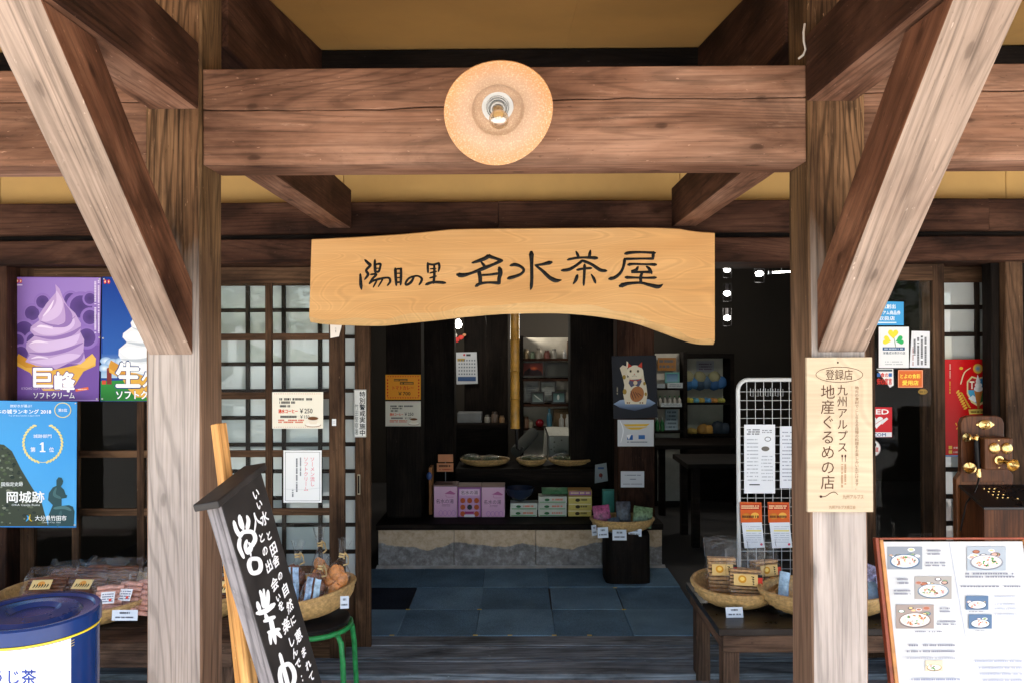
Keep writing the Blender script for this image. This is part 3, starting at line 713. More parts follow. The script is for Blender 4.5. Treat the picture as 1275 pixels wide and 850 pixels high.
carved([[(925, 95, 54), (928, 200, 36), (930, 380, 34), (925, 470, 32), (915, 510, 10)], [(690, 235, 26), (740, 225, 36), (800, 245, 30), (840, 285, 28), (810, 330, 28), (740, 360, 34), (665, 380, 36)], [(1145, 200, 44), (1050, 222, 28), (970, 232, 20)],
        [(970, 232, 22), (1050, 295, 32), (1130, 370, 40), (1200, 405, 42), (1265, 400, 12)]], TB)
carved([[(155, 170, 24), (250, 150, 26), (350, 145, 24), (480, 150, 38)], [(250, 80, 22), (275, 135, 36)], [(410, 70, 26), (400, 130, 40)], [(90, 290, 28), (170, 280, 34), (250, 235, 28), (320, 180, 30)], [(320, 180, 30), (420, 220, 30), (520, 285, 36), (590, 295, 28)],
        [(345, 230, 32), (342, 330, 28), (335, 455, 24)], [(262, 285, 26), (340, 270, 24), (420, 265, 26)], [(262, 350, 32), (245, 400, 34), (215, 445, 12)], [(420, 335, 14), (450, 385, 30), (468, 430, 24)]], TC)
carved([[(810, 100, 34), (880, 88, 30), (1000, 85, 24), (1140, 92, 30)], [(1125, 90, 36), (1120, 155, 34)], [(1120, 158, 28), (980, 158, 22), (800, 162, 28)], [(800, 165, 34), (785, 250, 28), (750, 320, 30), (690, 370, 34), (630, 385, 36)],
        [(845, 225, 34), (900, 218, 24), (1050, 222, 22), (1150, 225, 34)], [(950, 250, 22), (930, 285, 32), (880, 308, 28), (1000, 310, 24), (1100, 310, 34)], [(1045, 245, 16), (1080, 275, 34), (1105, 325, 22)],
        [(815, 370, 34), (900, 372, 24), (1040, 375, 22), (1150, 372, 30)], [(1000, 315, 26), (980, 370, 32), (985, 430, 28)], [(755, 465, 48), (840, 440, 34), (980, 432, 26), (1080, 455, 34), (1180, 475, 40), (1235, 445, 8)]], TC)

# ================================================================== ceramic lamp on the beam
LPc = at(620.5, 142, 1.93)
lamp = thing('beam_lamp', 'round tan ceramic lamp with clear bulb fixed to the middle of the beam', 'lamp', LPc)
axis_ = Vector((.05, -.80, -.55)).normalized()
q = axis_.to_track_quat('Z', 'Y').to_matrix().to_4x4()
LT = Matrix.Translation(LPc) @ q
def glaze(name, c0, c1, c2, rough):
    m_, t, b = newmat(name); L = t.links
    tc = N(t, 'TexCoord'); no = N(t, 'TexNoise'); no.inputs['Scale'].default_value = 240; no.inputs['Detail'].default_value = 3; L.new(tc.outputs['Object'], no.inputs[0])
    n2 = N(t, 'TexNoise'); n2.inputs['Scale'].default_value = 7; L.new(tc.outputs['Object'], n2.inputs[0])
    ln = N(t, 'VectorMath', operation='LENGTH'); L.new(tc.outputs['Object'], ln.inputs[0])
    ri = ramp(t, ln.outputs['Value'], [(.085, 0.), (.142, 1.)]).outputs[0]
    sp_ = ramp(t, no.outputs[0], [(.5, 0.), (.75, .8)]).outputs[0]
    c = mixc(t, ri, c1, c0); c = mixc(t, sp_, c, c2)
    c = mixc(t, .5, c, ramp(t, n2.outputs[0], [(.3, .75), (.7, 1.1)]).outputs[0], 'MULTIPLY')
    L.new(c, b.inputs['Base Color']); b.inputs['Roughness'].default_value = rough; b.inputs['Subsurface Weight'].default_value = 0
    bp = N(t, 'Bump'); bp.inputs['Strength'].default_value = .5; bp.inputs['Distance'].default_value = .002; L.new(no.outputs[0], bp.inputs['Height']); L.new(bp.outputs[0], b.inputs['Normal'])
    return m_
MW['glaze'] = glaze('tan_glaze', (.47, .20, .05), (.42, .27, .175), (.58, .45, .30), .45)
rim = lambda i, j, th: (.0035 * math.sin(2 * th + .6) + .002 * math.sin(3 * th)) * min(1, i / 3) if i else 0
prof_in = [(.040, -.052), (.052, -.042), (.0625, -.034), (.064, -.028), (.068, -.024), (.095, -.012), (.118, -.003), (.130, .004)]
prof_out = [(.1335, .0045), (.1345, .001), (.133, -.004), (.10, -.022), (.068, -.044), (.050, -.060), (.03, -.075), (.0, -.078)]
mb = MB().lathe(prof_in + prof_out, 56, wob=lambda i, j, th: (.0035 * math.sin(2 * th + .6) + .002 * math.sin(3 * th)) * (1 if i > 4 else .3))
mb.build('shade', MW['glaze'], lamp, smooth=40, M=LT)
MW['porcelain'] = plain('white_porcelain', (.42, .42, .41), .2, var=.04)
MB().lathe([(.0405, -.052), (.030, -.053), (.0295, -.046), (.0285, -.046), (.0275, -.053), (.0255, -.053), (.025, -.042), (.0235, -.042), (.022, -.056), (.019, -.056), (.0185, -.034), (.015, -.034), (.0, -.056)], 36).build('socket', MW['porcelain'], lamp, smooth=30, M=LT)
MB().lathe([(.0, -.02), (.013, -.03), (.0135, .004), (.012, .008), (.0, .009)], 20).build('bulb_cap', plain('bulb_cap', (.40, .27, .12), .35, .6), lamp, smooth=30, M=LT)
MB().lathe([(.012, .006), (.0145, .016), (.0215, .030), (.0245, .043), (.0225, .056), (.014, .0655), (.0, .068)], 24).build('bulb', filmmat('bulb_glass', (.93, .88, .82), .28, .03, 0), lamp, smooth=60, M=LT)
e0 = LT @ Vector((0, 0, -.074)); MB().tube([e0, e0 + Vector((0, .07, .02)), Vector((e0.x, 2.099, e0.z + .03))], .012, 10).build('bracket', MW['black'], lamp, smooth=40)

# ================================================================== plaque on the right porch post
PLY = PY0 - .012
pl = box('wooden_plaque', at(1005.5, 637, PLY - .012)[:1] + (PLY - .012,) + (az(637, PLY - .012, 1045),), (ax(1086, PLY - .012), PLY, az(444.5, PLY - .012, 1045)), signwood('plaque_wood', (.45, .35, .235), (.50, .395, .27), (.54, .435, .305)), None, .0015, axis=(1, 0, 0))
tag(pl, 'pale wooden plaque with brown vertical lettering on the right porch post', 'plaque')
p = Print(Y=PLY - .012); br = '#4a3020'
p.ring(1045, 466, 29.5, 9.8, .7, br, 40); p.text('登録店', 1028, 459.5, 1061.5, 472.5, br)
p.text('地産ぐるめの店', 1021.5, 478, 1040, 609, br, vert=True)
p.text('九州アルプス', 1042, 478, 1055.5, 563, br, vert=True)
for x in (1048.5, 1052.5): p.ell(x, 567, 1.1, 1.8, '#3a1c14'); p.line([(x, 567), (x, 574)], .7, '#3a1c14')
p.marks(1046.5, 577, 1054.5, 606, 2, '#9a7a5c', vert=True); p.rect(1060.6, 480, 1060.9, 608, '#a98c6a')
p.text('地元の食材でこしらえる自慢の料理をお楽しみいただけます。', 1064.3, 480, 1069.3, 609, '#7a5a40', vert=True)
p.line([(1022, 618), (1028, 617), (1034, 613), (1039, 612), (1043, 615)], .8, br); p.ell(1022, 617.5, 1.6, 1.6, '#3a1c14')
p.text('九州アルプス', 1049, 615, 1075, 620.5, '#8a6a4c'); p.text('九州アルプス商工会', 1032, 628.5, 1065, 633, '#8a6a4c')
p.ell(1043, 451, 1.1, 1.1, '#20140e')
p.build('lettering', pl)

# ================================================================== posters left of the post
GY = 3.985
def softcream(p, T, body, lt, dk, hi):
    """soft ice cream in a wafer cup, traced in poster space"""
    X = lambda pts: [T(*q) for q in pts]
    p.poly(X([(115, 550), (190, 600), (330, 650), (480, 620), (575, 550), (598, 580), (595, 625), (520, 660), (470, 740), (440, 780), (270, 780), (215, 720), (190, 670), (105, 625), (102, 585)]), '#d9a848')
    p.poly(X([(115, 550), (105, 600), (160, 635), (230, 640), (200, 600)]), '#c98f35'); p.poly(X([(575, 550), (540, 590), (470, 630), (540, 640), (590, 615), (598, 580)]), '#e0b45c')
    p.poly(X([(345, 120), (372, 150), (392, 205), (420, 255), (468, 300), (505, 365), (500, 415), (525, 465), (520, 530), (532, 590), (500, 615), (420, 612), (350, 645), (290, 632), (230, 625), (158, 600), (185, 560), (163, 520), (165, 482), (215, 440), (188, 410), (192, 385), (245, 345), (238, 320), (290, 240), (350, 170)]), body)
    for s_ in ([(352, 165, 8), (370, 230, 40), (350, 290, 60), (290, 330, 50), (262, 345, 10)], [(450, 320, 10), (440, 365, 50), (370, 400, 60), (270, 405, 60), (205, 400, 10)], [(495, 430, 8), (450, 470, 55), (340, 500, 60), (240, 510, 60), (180, 500, 10)], [(500, 560, 10), (420, 575, 50), (300, 600, 40), (190, 598, 8)]):
        p.stroke([T(a, b) + (w_ / 5.0,) for a, b, w_ in s_], lt)
    for s_ in ([(400, 240, 6), (430, 320, 45), (410, 370, 30), (330, 385, 6)], [(250, 350, 4), (320, 375, 12), (400, 372, 8), (470, 320, 4)], [(215, 440, 5), (330, 455, 20), (440, 430, 26), (505, 385, 8)], [(180, 545, 5), (300, 552, 20), (420, 525, 24), (515, 485, 8)], [(420, 612, 5), (490, 590, 26), (522, 540, 8)]):
        p.stroke([T(a, b) + (w_ / 5.0,) for a, b, w_ in s_], dk)
    for s_ in ([(335, 220, 4), (310, 270, 16), (268, 320, 5)], [(230, 385, 4), (260, 380, 14), (330, 395, 4)], [(185, 490, 4), (230, 475, 14), (300, 482, 4)], [(195, 580, 4), (240, 570, 12), (300, 578, 4)]):
        p.stroke([T(a, b) + (w_ / 5.0,) for a, b, w_ in s_], hi)
o1, p = sheet('poster', 'purple poster of a grape soft ice cream in a wafer cup left of the post', 'poster', 18, 345, 126, 499, GY, '#6f4f9c', MW['gloss'], corners=[(18, 345), (126, 345.5), (123, 499), (14.5, 499)])
p.poly([(18.5, 345.5), (125.5, 346), (124, 430), (17, 430)], ['#8a6db8', '#9a80c4', '#7a58a8', '#8264b0'])
for a, b, r_ in ((40, 390, 9), (53, 376, 8), (88, 373, 8), (101, 382, 14), (112, 372, 7), (30, 412, 12), (22, 424, 8), (42, 424, 9), (108, 420, 11), (26, 440, 9), (112, 395, 9)):
    p.ell(a, b, r_ * 1.35, r_ * 1.35, '#a48aca', '#8466b2')
    p.ell(a, b, r_, r_, '#4a3672', '#5a4186')
softcream(p, lambda a, b: (a / 5.0, 330 + b / 5.0), '#b59acb', '#cbb4dc', '#8d6fae', '#e2d4ec')
for dx, col, bd in ((.6, '#5a3a88', .06), (0, '#f4f2f6', .035)):
    p.text('巨', 42 - dx, 458 - dx, 65.5 + dx, 481 + dx, col, bd); p.text('峰', 68.5 - dx, 463 - dx, 93 + dx, 487 + dx, col, bd); p.text('ソフトクリーム', 42 - dx, 488 - dx, 93 + dx, 495.5 + dx, col, bd * .8)
p.text('KYOHO SOFT CREAM', 27, 481.5, 64, 484.5, '#c8b8dc'); p.poly([(94, 484), (110, 481), (110.5, 484.5), (94.5, 487)], '#e06a3a'); p.marks(97, 483, 108, 485.3, 1, '#f6e8dc')
p.marks(117, 349, 120, 415, 1, '#d8cce8', .8, True, 2); p.marks(121.5, 349, 124, 415, 1, '#d8cce8', .8, True, 2)
for dx in (0, 4): p.ell(22 + dx, 350, 1.7, 2.6, '#c8342c'); p.ell(22 + dx, 350, .7, 1.3, '#f0e0c0')
p.rect(20, 354.5, 28, 355.6, '#e8e0f0'); p.rect(16, 497.4, 123, 497.9, '#cbbbe0')
p.build('print', o1, MW['gloss'])
o2, p = sheet('poster', 'blue poster of a white milk soft ice cream half hidden behind the left brace', 'poster', 127, 345, 236, 499, GY + .003, '#1d3f8e', MW['gloss'], corners=[(127.5, 345), (236, 345), (234, 499), (125, 499)])
p.rect(127.8, 345.5, 235, 440, '#17398c', '#2a5aa8'); p.poly([(126.5, 440), (234, 440), (234, 470), (126, 470)], ['#2a5aa8', '#2a5aa8', '#a8c6e0', '#a8c6e0'])
for a, b, r_ in ((132, 449, 5), (140, 452, 6), (150, 450, 5), (130, 458, 5)): p.ell(a, b, r_ * 1.5, r_, '#dfeaf4', '#7fa6d2')
p.poly([(125.6, 474), (234, 470), (234, 498.5), (125.2, 498.5)], ['#2f8a3c', '#2f8a3c', '#3f9a30', '#1f6a2c'])
p.rect(133, 459, 139, 478, '#7a3030'); p.ell(136, 459, 3, 2, '#8a4040'); p.rect(127, 473, 132, 478, '#c04a30')
softcream(p, lambda a, b: (115 + a / 5.0, 338 + b / 5.0), '#dfe3e8', '#f2f4f6', '#b6bec8', '#ffffff')
for dx, col, bd in ((.6, '#123c78', .06), (0, '#f6f6f6', .035)):
    p.text('生', 145 - dx, 451 - dx, 174 + dx, 481 + dx, col, bd); p.text('クリーム', 177 - dx, 463 - dx, 228 + dx, 481 + dx, col, bd); p.text('ソフトクリーム', 145 - dx, 486 - dx, 215 + dx, 496 + dx, col, bd * .8)
for dx in (0, 4.5): p.ell(131 + dx, 351, 1.8, 2.8, '#c8342c'); p.ell(131 + dx, 351, .7, 1.4, '#f0e0c0')
p.build('print', o2, MW['gloss'])
o3, p = sheet('poster', 'sky blue tourism poster with gold laurel wreath, stone wall and seated statue at far left', 'poster', -14, 498, 96, 656, 3.893, '#2f86d0', MW['gloss'], corners=[(-12, 498), (96, 499.5), (95, 656), (-13, 655.5)])
p.poly([(-12, 498.4), (95.8, 499.8), (95.4, 560), (-12, 560)], ['#4a9ad8', '#3f92d6', '#3f9ae0', '#4aa4e4']); p.poly([(-12, 560), (95.4, 560), (95, 654), (-12.5, 654)], ['#4aa4e4', '#3f9ae0', '#58b0ea', '#58b0ea'])
p.poly([(-12, 551), (5, 553), (15, 561), (26, 583), (38, 603), (52, 625), (60, 654.5), (-12.5, 654.5)], '#3a4438')
for k in range(120):
    t = random.random(); yy = 556 + 97 * t; xm = 13 + (yy - 556) * .45
    a = random.uniform(-11, xm - 2); r_ = random.uniform(1, 3)
    p.ell(a, yy, r_, r_ * .7, random.choice(['#566150', '#2a3530', '#6c7566', '#47563c', '#20302c', '#7e8474']), n=7)
st = [(73, 593.5), (77, 594), (79, 598), (78, 602), (76, 605), (80, 609), (82, 615), (84, 616), (83, 619), (77, 620), (77, 629), (86, 628), (91, 630), (93, 636), (92, 654.5), (60, 654.5), (61, 640), (66, 628), (60, 622), (61, 613), (66, 606), (70.5, 604), (70.5, 597)]
p.poly(st, '#2c4c52'); p.stroke([(70, 607, 2), (68, 615, 4), (75, 619, 3)], '#446a6e'); p.stroke([(68, 632, 3), (80, 631, 4), (88, 634, 3)], '#4e7478'); p.stroke([(76, 636, 3), (74, 646, 5), (72, 654, 3)], '#3c6064')
for k in range(15):
    for sgn in (-1, 1):
        th = R(62 - k * 9.6) if True else 0
        cx_, cy_ = 53.5 + sgn * 24 * math.cos(R(65 - k * 10)), 551 - 24 * math.sin(R(65 - k * 10))
        p.ell(cx_, cy_, 2.9, 1.3, '#e4d88a', n=8, rot=(R(-65 + k * 10 + 60) if sgn > 0 else R(180 + 65 - k * 10 - 60)))
p.stroke([(46, 573.5, .7), (53.5, 575, .7), (61, 573.5, .7)], '#e4d88a')
p.text('城跡部門', 42, 540, 64.5, 544.5, '#e8f2fa', .01); p.stroke([(50.5, 552.5, 1.4), (53.4, 550.6, 1.8)], '#f4f8fc'); p.rect(52.2, 550, 54.6, 562, '#f4f8fc'); p.rect(50, 560.6, 57, 562, '#f4f8fc'); p.text('第', 38.5, 556, 44.5, 562, '#f0f6fc', .01); p.text('位', 61.5, 556, 67.5, 562, '#f0f6fc', .01)
p.text('日本の城ランキング 2018', -10, 509, 64, 514.5, '#f4f8fc', .02); p.text('旅好きが選ぶ！', 13, 503, 40, 506.5, '#eaf4fc', .01); p.text('Top 20 Best Castles in Japan 2018', 11, 516, 50, 518, '#d8ecfa')
p.ring(78.5, 510, 10.5, 9.5, 1.0, '#e4d88a'); p.text('第5位', 73, 508, 84, 512, '#f0f6fc', .01)
p.text('国指定史跡', 2, 599.5, 29, 604.5, '#e4ecee', .01); p.text('岡城跡', 9, 611, 55.5, 625, '#f4f6f6', .02); p.text('OKA Castle Ruins', 15, 626.5, 50, 629, '#e4ecee'); p.text('大分県竹田市', 44, 641, 83, 647.5, '#f0f4f4', .015); p.text('Taketa City, Oita', 53, 648.5, 76, 650.8, '#d8e4e8')
p.stroke([(34, 641, 1), (36, 644, 2.4), (33, 648, 1)], '#3aa0e0'); p.stroke([(38, 640, 1), (37, 645, 1.6), (40, 648, .8)], '#e0c030')
p.build('print', o3, MW['gloss'])

MW['pin'] = plain('steel_pin', (.6, .6, .6), .3, .8)
def pins(o, pts, Y):
    for px, py in pts: MB().ball(at(px, py, Y - .003), .005, 4, sq=(1, .6, 1)).build('pin', MW['pin'], o, smooth=60)
pins(o1, ((20, 347.5), (124, 347.5), (16.8, 419), (123.6, 420), (16.5, 492), (120.5, 496)), GY)
pins(o2, ((129.5, 347.5), (128.3, 421), (127.3, 496)), GY + .003)
pins(o3, ((94, 502), (92.8, 653)), 3.893)
# ================================================================== notices on the doors and inner posts
def coffee(p, x0, y0, x1, y1):
    W, H = x1 - x0, y1 - y0; X = lambda a: x0 + a * W; Y_ = lambda b: y0 + b * H
    for k in range(26):
        for yy in (.04, .95): p.rect(X(.04 + k * .0355), Y_(yy), X(.055 + k * .0355), Y_(yy + .015), '#c87a6a')
    p.marks(X(.14), Y_(.15), X(.78), Y_(.22), 1, '#404040', .9); p.marks(X(.14), Y_(.24), X(.48), Y_(.31), 1, '#404040', .9); p.marks(X(.15), Y_(.34), X(.36), Y_(.41), 1, '#404040', .9)
    p.text('湧水コーヒー', X(.12), Y_(.47), X(.50), Y_(.58), '#d8451c', .03); p.text('￥250', X(.54), Y_(.45), X(.79), Y_(.58), '#262626', .015); p.text('￥150', X(.55), Y_(.63), X(.73), Y_(.72), '#303030', .01)
    p.marks(X(.16), Y_(.63), X(.50), Y_(.70), 1, '#404040', .9); p.marks(X(.12), Y_(.74), X(.62), Y_(.85), 2, '#d0603c', .7)
    p.ell(X(.80), Y_(.90), .16 * W, .06 * H, '#a08870'); p.ell(X(.80), Y_(.89), .15 * W, .05 * H, '#efeadf'); p.poly([(X(.70), Y_(.72)), (X(.90), Y_(.72)), (X(.87), Y_(.88)), (X(.74), Y_(.88))], '#e6dccb'); p.ell(X(.80), Y_(.72), .10 * W, .045 * H, '#6a4020'); p.ring(X(.80), Y_(.72), .105 * W, .05 * H, .5, '#8a7055')
DY = 3.998
o, p = sheet('notice', 'cream coffee notice priced 250 yen taped on the left lattice door', 'notice', 339, 487.5, 402.5, 533, DY, '#e9e4d4'); coffee(p, 339, 487.5, 402.5, 533); p.build('print', o)
o, p = sheet('notice', 'white framed notice with pink and black vertical handwriting on the left lattice door', 'notice', 353, 560, 400.5, 625, DY, '#eceef0')
p.frame(355, 562, 398.5, 623, .5, '#6a7078'); p.text('ソーメン流し', 386, 568, 392, 605, '#e0607a', vert=True); p.text('ソフトクリーム', 378, 568, 384, 611, '#e0607a', vert=True)
p.marks(373, 569, 375, 592, 1, '#404858', .8, True, 1.4); p.marks(368, 570, 370.5, 612, 1, '#404858', .8, True, 2); p.marks(363, 608, 365.5, 618, 1, '#404858', .8, True)
p.line([(354, 608), (375, 609), (400, 606.5)], .4, '#c8ccd0'); p.build('print', o)
o, p = sheet('sticker', 'narrow white police notice strip on the sliding door stile beside the entrance', 'sticker', 440.8, 484.5, 456, 543.5, 4.149, '#e2e4e2')
p.frame(441, 485, 455.8, 543, .35, '#7a8078'); p.text('特別警戒実施中', 447.5, 486.5, 455, 542, '#20282c', .02, True); p.text('竹田警察署', 441.6, 502, 446.4, 541, '#5a6468', 0, True); p.build('print', o)
o, p = sheet('tag', 'tiny white rectangular tag on the wide stile of the left lattice door', 'tag', 413.5, 521, 418.5, 529.5, DY + .001, '#dfe2e4'); p.marks(414.3, 523, 417.6, 527, 2, '#b8bcc0'); p.build('print', o)
o, p = sheet('paper_scrap', 'torn white paper scrap hanging just below the left end of the big sign', 'paper', 411, 403, 426, 421, DY, '#e6ded4', corners=[(411, 403), (426, 403.5), (422, 419), (411.5, 421)]); p.marks(417, 408, 419, 414, 1, '#8a8078', .6, True); p.build('print', o)
IP = 5.898
o, p = sheet('price_sign', 'orange tomato curry price card with red border on the dark inner post', 'price card', 480, 466, 524, 497, IP, '#e2952a')
for k in range(13):
    for yy in (468.2, 494.6): p.poly([(482.5 + k * 3.1, yy - .9), (484.6 + k * 3.1, yy), (482.8 + k * 3.1, yy + .9)], '#c42a18')
for k in range(6):
    for xx in (482.6, 521.4): p.ell(xx, 472.5 + k * 3.9, .9, 1.2, '#c42a18', n=7)
p.rect(490.5, 471.3, 507.5, 474, '#26381c'); p.rect(498, 475, 515, 478, '#26381c'); p.marks(491, 471.8, 507, 473.5, 1, '#d08a40', .9); p.marks(499, 475.5, 514, 477.4, 1, '#d08a40', .9)
p.text('トマトカレー', 489, 480, 515, 484.5, '#c8301c', .02); p.text('￥700', 496, 487.2, 511, 491.5, '#2c2018', .02); p.build('print', o)
o, p = sheet('notice', 'second cream coffee notice under the orange card on the dark inner post', 'notice', 480, 499, 524, 530, IP, '#d9d5c8'); coffee(p, 480, 499, 524, 530); p.build('print', o)
CP = 5.757
o, p = sheet('cat_poster', 'dark navy poster of a white beckoning cat on a blue cushion on inner post', 'poster', 762, 442, 818.5, 520.5, CP, '#171b26', corners=[(761.5, 443), (817, 442), (819, 519), (764, 521)])
CT = lambda a, b: (640 + a / 4.25, 380 + b / 4.25)
def cp(pts, col): p.poly([CT(*q) for q in pts], col)
cp([(527, 520), (560, 500), (640, 488), (715, 495), (750, 515), (720, 535), (640, 556), (560, 540)], ['#7e93b4', '#93a8c8', '#a4b8d4', '#93a8c8', '#7e93b4', '#3e4c68', '#2c3850', '#3e4c68'])
cp([(560, 330), (575, 315), (595, 322), (605, 345), (598, 380), (640, 370), (672, 375), (684, 350), (680, 330), (690, 395), (700, 420), (706, 470), (698, 521), (588, 521), (578, 470), (584, 420), (576, 380)], '#dcd2bc')
p.ell(*CT(641, 352), 10.3, 8.6, '#e4dcc8'); cp([(600, 330), (598, 298), (625, 322)], '#c8402c'); cp([(654, 322), (677, 298), (678, 332)], '#c8402c'); cp([(594, 332), (596, 294), (604, 300), (602, 330)], '#dcd2bc'); 
for a in (617, 656): p.ell(*CT(a, 347), 1.7, 2, '#b8a888'); p.ell(*CT(a, 347), 1, 1.3, '#1c1a18')
p.ell(*CT(637, 362), .9, .6, '#c0705c'); p.line([CT(625, 375), CT(637, 370), CT(650, 375)], .4, '#6a5a48')
cp([(612, 392), (672, 388), (676, 400), (660, 432), (640, 420), (620, 432), (606, 410)], '#55566e'); p.stroke([CT(612, 392) + (1.2,), CT(642, 398) + (1.2,), CT(674, 388) + (1.2,)], '#b04030'); p.ell(*CT(642, 408), 2.6, 2.6, '#d8c9a8')
p.ell(*CT(651, 468), 8.5, 10, '#a86c40', n=20, rot=.4)
for k in range(4): p.line([CT(618 + k * 12, 452 + k * 3), CT(632 + k * 14, 495 - k * 6)], 1, '#4a2c24')
for a, b, r_ in ((583, 378, 2), (586, 455, 2.4), (697, 468, 1.6), (690, 412, 1.6)): p.ell(*CT(a, b), r_, r_ * 1.4, '#a08438')
for a in (600, 610, 668, 680): p.ell(*CT(a, 514), 1, 1, '#8a5a40')
p.marks(*CT(542, 430), *CT(550, 470), 1, '#8c8878', .8, True); p.build('print', o)
o, p = sheet('notice', 'white plastic-sleeved notice with yellow heading beneath the cat poster', 'notice', 769, 522, 814, 555, CP - .001, '#c9ccd2', MW['gloss'])
p.poly([(776, 527.5), (809, 527), (805, 530), (779, 530.4)], '#d8b040'); p.poly([(778, 531.4), (806, 531), (796, 534.2), (786, 534.4)], '#d8b040'); p.rect(781, 541, 788, 547, '#2a5a9c'); p.rect(795, 541, 803, 546, '#3a6aa8'); p.poly([(780, 541), (786, 540), (783, 547)], '#e8eaee')
p.marks(781, 548.5, 806, 551, 1, '#5a6470'); p.stroke([(772, 523, .8), (776, 535, 1.4), (773, 550, .8)], '#eef0f4'); p.build('print', o, MW['gloss'])
o, p = sheet('card', 'small white handwritten card low on the inner post below the plastic notice', 'card', 773, 586, 802, 606, CP, '#c4c9d2'); p.marks(778, 590, 798, 592, 1, '#6a7080'); p.marks(784, 595, 792, 597, 1, '#50586a'); p.marks(776, 601, 800, 603, 1, '#7a8090'); p.build('print', o)
# ---- stickers on the right door glass
QY = 4.011
o, p = sheet('sticker', 'bright blue voucher shop sticker at the top of the right door glass', 'sticker', 1083, 375, 1125, 405, QY, '#3f9cd6', corners=[(1083.5, 375), (1125, 376), (1125, 405), (1082.5, 405)])
p.text('元気創出', 1092, 379, 1115, 384.5, '#eaf4fb', .02); p.text('プレミアム商品券', 1086, 387, 1121, 392, '#eaf4fb', .02); p.text('取扱店', 1094, 394, 1114, 399, '#eaf4fb', .02); p.rect(1092, 401, 1116, 402.4, '#dbeaf6'); p.build('print', o)
o, p = sheet('sticker', 'white sticker with yellow and green clover leaves on the right door glass', 'sticker', 1094, 407, 1131.5, 457.5, QY, '#e6e7e8')
def heart(cx, cy, r_, rot, col):
    pts = []
    for k in range(24):
        t = 2 * math.pi * k / 24; x = 16 * math.sin(t) ** 3; y = -(13 * math.cos(t) - 5 * math.cos(2 * t) - 2 * math.cos(3 * t) - math.cos(4 * t))
        x, y = x * r_ / 16, y * r_ / 16; pts.append((cx + x * math.cos(rot) - y * math.sin(rot), cy + x * math.sin(rot) + y * math.cos(rot)))
    p.poly(pts, col)
heart(1112, 415.5, 6.5, 0, '#e6d83c'); heart(1104, 423.5, 5.6, R(-75), '#e6d83c'); heart(1120.5, 423.5, 5.6, R(75), '#2fae62'); p.stroke([(1113, 420, .5), (1114.5, 428, .9), (1115, 432, .6)], '#2a7a4c')
p.rect(1099, 432, 1126.5, 436, '#27507e'); p.marks(1101, 432.8, 1125, 435.2, 1, '#d0dce8'); p.text('栄養成分表示の店', 1099.5, 437.5, 1127, 440.8, '#30485c', .01); p.marks(1102, 449, 1124, 455, 2, '#a0a4a8', .35); p.build('print', o)
o, p = sheet('sticker', 'white notice of vertical black text beside the clover sticker', 'sticker', 1133, 412, 1157.5, 457.5, QY, '#dfe1e6', corners=[(1135, 412), (1157.5, 412.5), (1157.5, 457.5), (1132.5, 457)])
for k, x in enumerate((1152, 1147.4, 1142.8, 1138.4)): p.marks(x - 1.5, 416 + k * 2, x + 1.5, 454 - (k == 3) * 12, 1, '#2c3038', .85, True, 1.3)
p.marks(1135.8, 432, 1137.4, 455, 1, '#a06060', .8, True); p.build('print', o)
o, p = sheet('sticker', 'small white sticker with red and blue lettering below the clover sticker', 'sticker', 1090, 458.5, 1112.5, 482, QY, '#e4e2e0', corners=[(1091, 458.5), (1112, 458.5), (1112.5, 479), (1108, 482), (1090, 480.5)][:4])
p.rect(1091.5, 459.5, 1111, 462, '#4a5058'); p.text('食の', 1096.5, 463.5, 1106, 469, '#cc3428', .03); p.rect(1092, 464, 1096, 468.5, '#3a6ab0'); p.rect(1106.5, 464, 1110.5, 468.5, '#3a6ab0'); p.text('安心宣言', 1092, 470.5, 1110.5, 478, '#cc3428', .03); p.build('print', o)
o, p = sheet('sticker', 'orange local food shop sticker with yellow lettering on the right door glass', 'sticker', 1118, 460, 1149, 482, QY, '#d4662a'); p.frame(1118.4, 460.4, 1148.6, 481.6, .6, '#e8b090'); p.text('とよの食彩', 1121, 465, 1146, 470.5, '#f0d850', .025); p.text('愛用店', 1123.5, 473, 1143.5, 479, '#f0d850', .03); p.build('print', o)
o, p = sheet('sticker', 'tiny gold oval sticker under the orange sticker on the door glass', 'sticker', 1143.2, 484, 1155, 490, QY, '#8a6a2a', corners=[(1146, 483.5), (1152, 483.5), (1152, 490.5), (1146, 490.5)]); p.ell(1149, 487, 6, 3.5, '#b08c40', '#8a6a2a'); p.marks(1144.5, 485.5, 1153.5, 488.5, 1, '#5a4418', .7); p.build('print', o)
o, p = sheet('sticker', 'red square AED sticker with white heart and a blue word beneath it', 'sticker', 1076, 506, 1110.5, 543.5, QY, '#c8252e', corners=[(1075, 506), (1110.5, 506.5), (1110.5, 543.5), (1075, 543.5)])
p.text('AED', 1080.5, 509, 1106.5, 515, '#f2f2f2', .04); heart(1091.5, 524.5, 8.5, 0, '#f0eff0'); p.poly([(1096, 524), (1104, 519), (1106, 521), (1098, 528)], '#e6e4e6'); p.line([(1086, 530), (1101, 520)], .5, '#c8252e'); p.rect(1075.3, 537.5, 1110.3, 543.3, '#e8eaee'); p.text('SECOM', 1080, 538.7, 1103, 542.6, '#1c4f90', .03); p.build('print', o)
o, p = sheet('sticker', 'round white sticker with a small black and red figure low on the door glass', 'sticker', 1080, 551, 1092, 564, QY, '#dcdcdc'); p.ell(1086, 557.5, 10.5, 10.5, '#e6e6e4'); p.ring(1086, 557.5, 10.5, 10.5, 1, '#b8a8a8'); p.ell(1088, 553, 3, 3.4, '#2a2624'); p.ell(1088, 554.5, 2, 2.2, '#e8c8b0'); p.text('道', 1089, 556, 1094, 562, '#c83a3a', .02); p.stroke([(1080, 561, 1), (1086, 559, 2), (1090, 564, 1)], '#3a3432'); p.build('print', o)
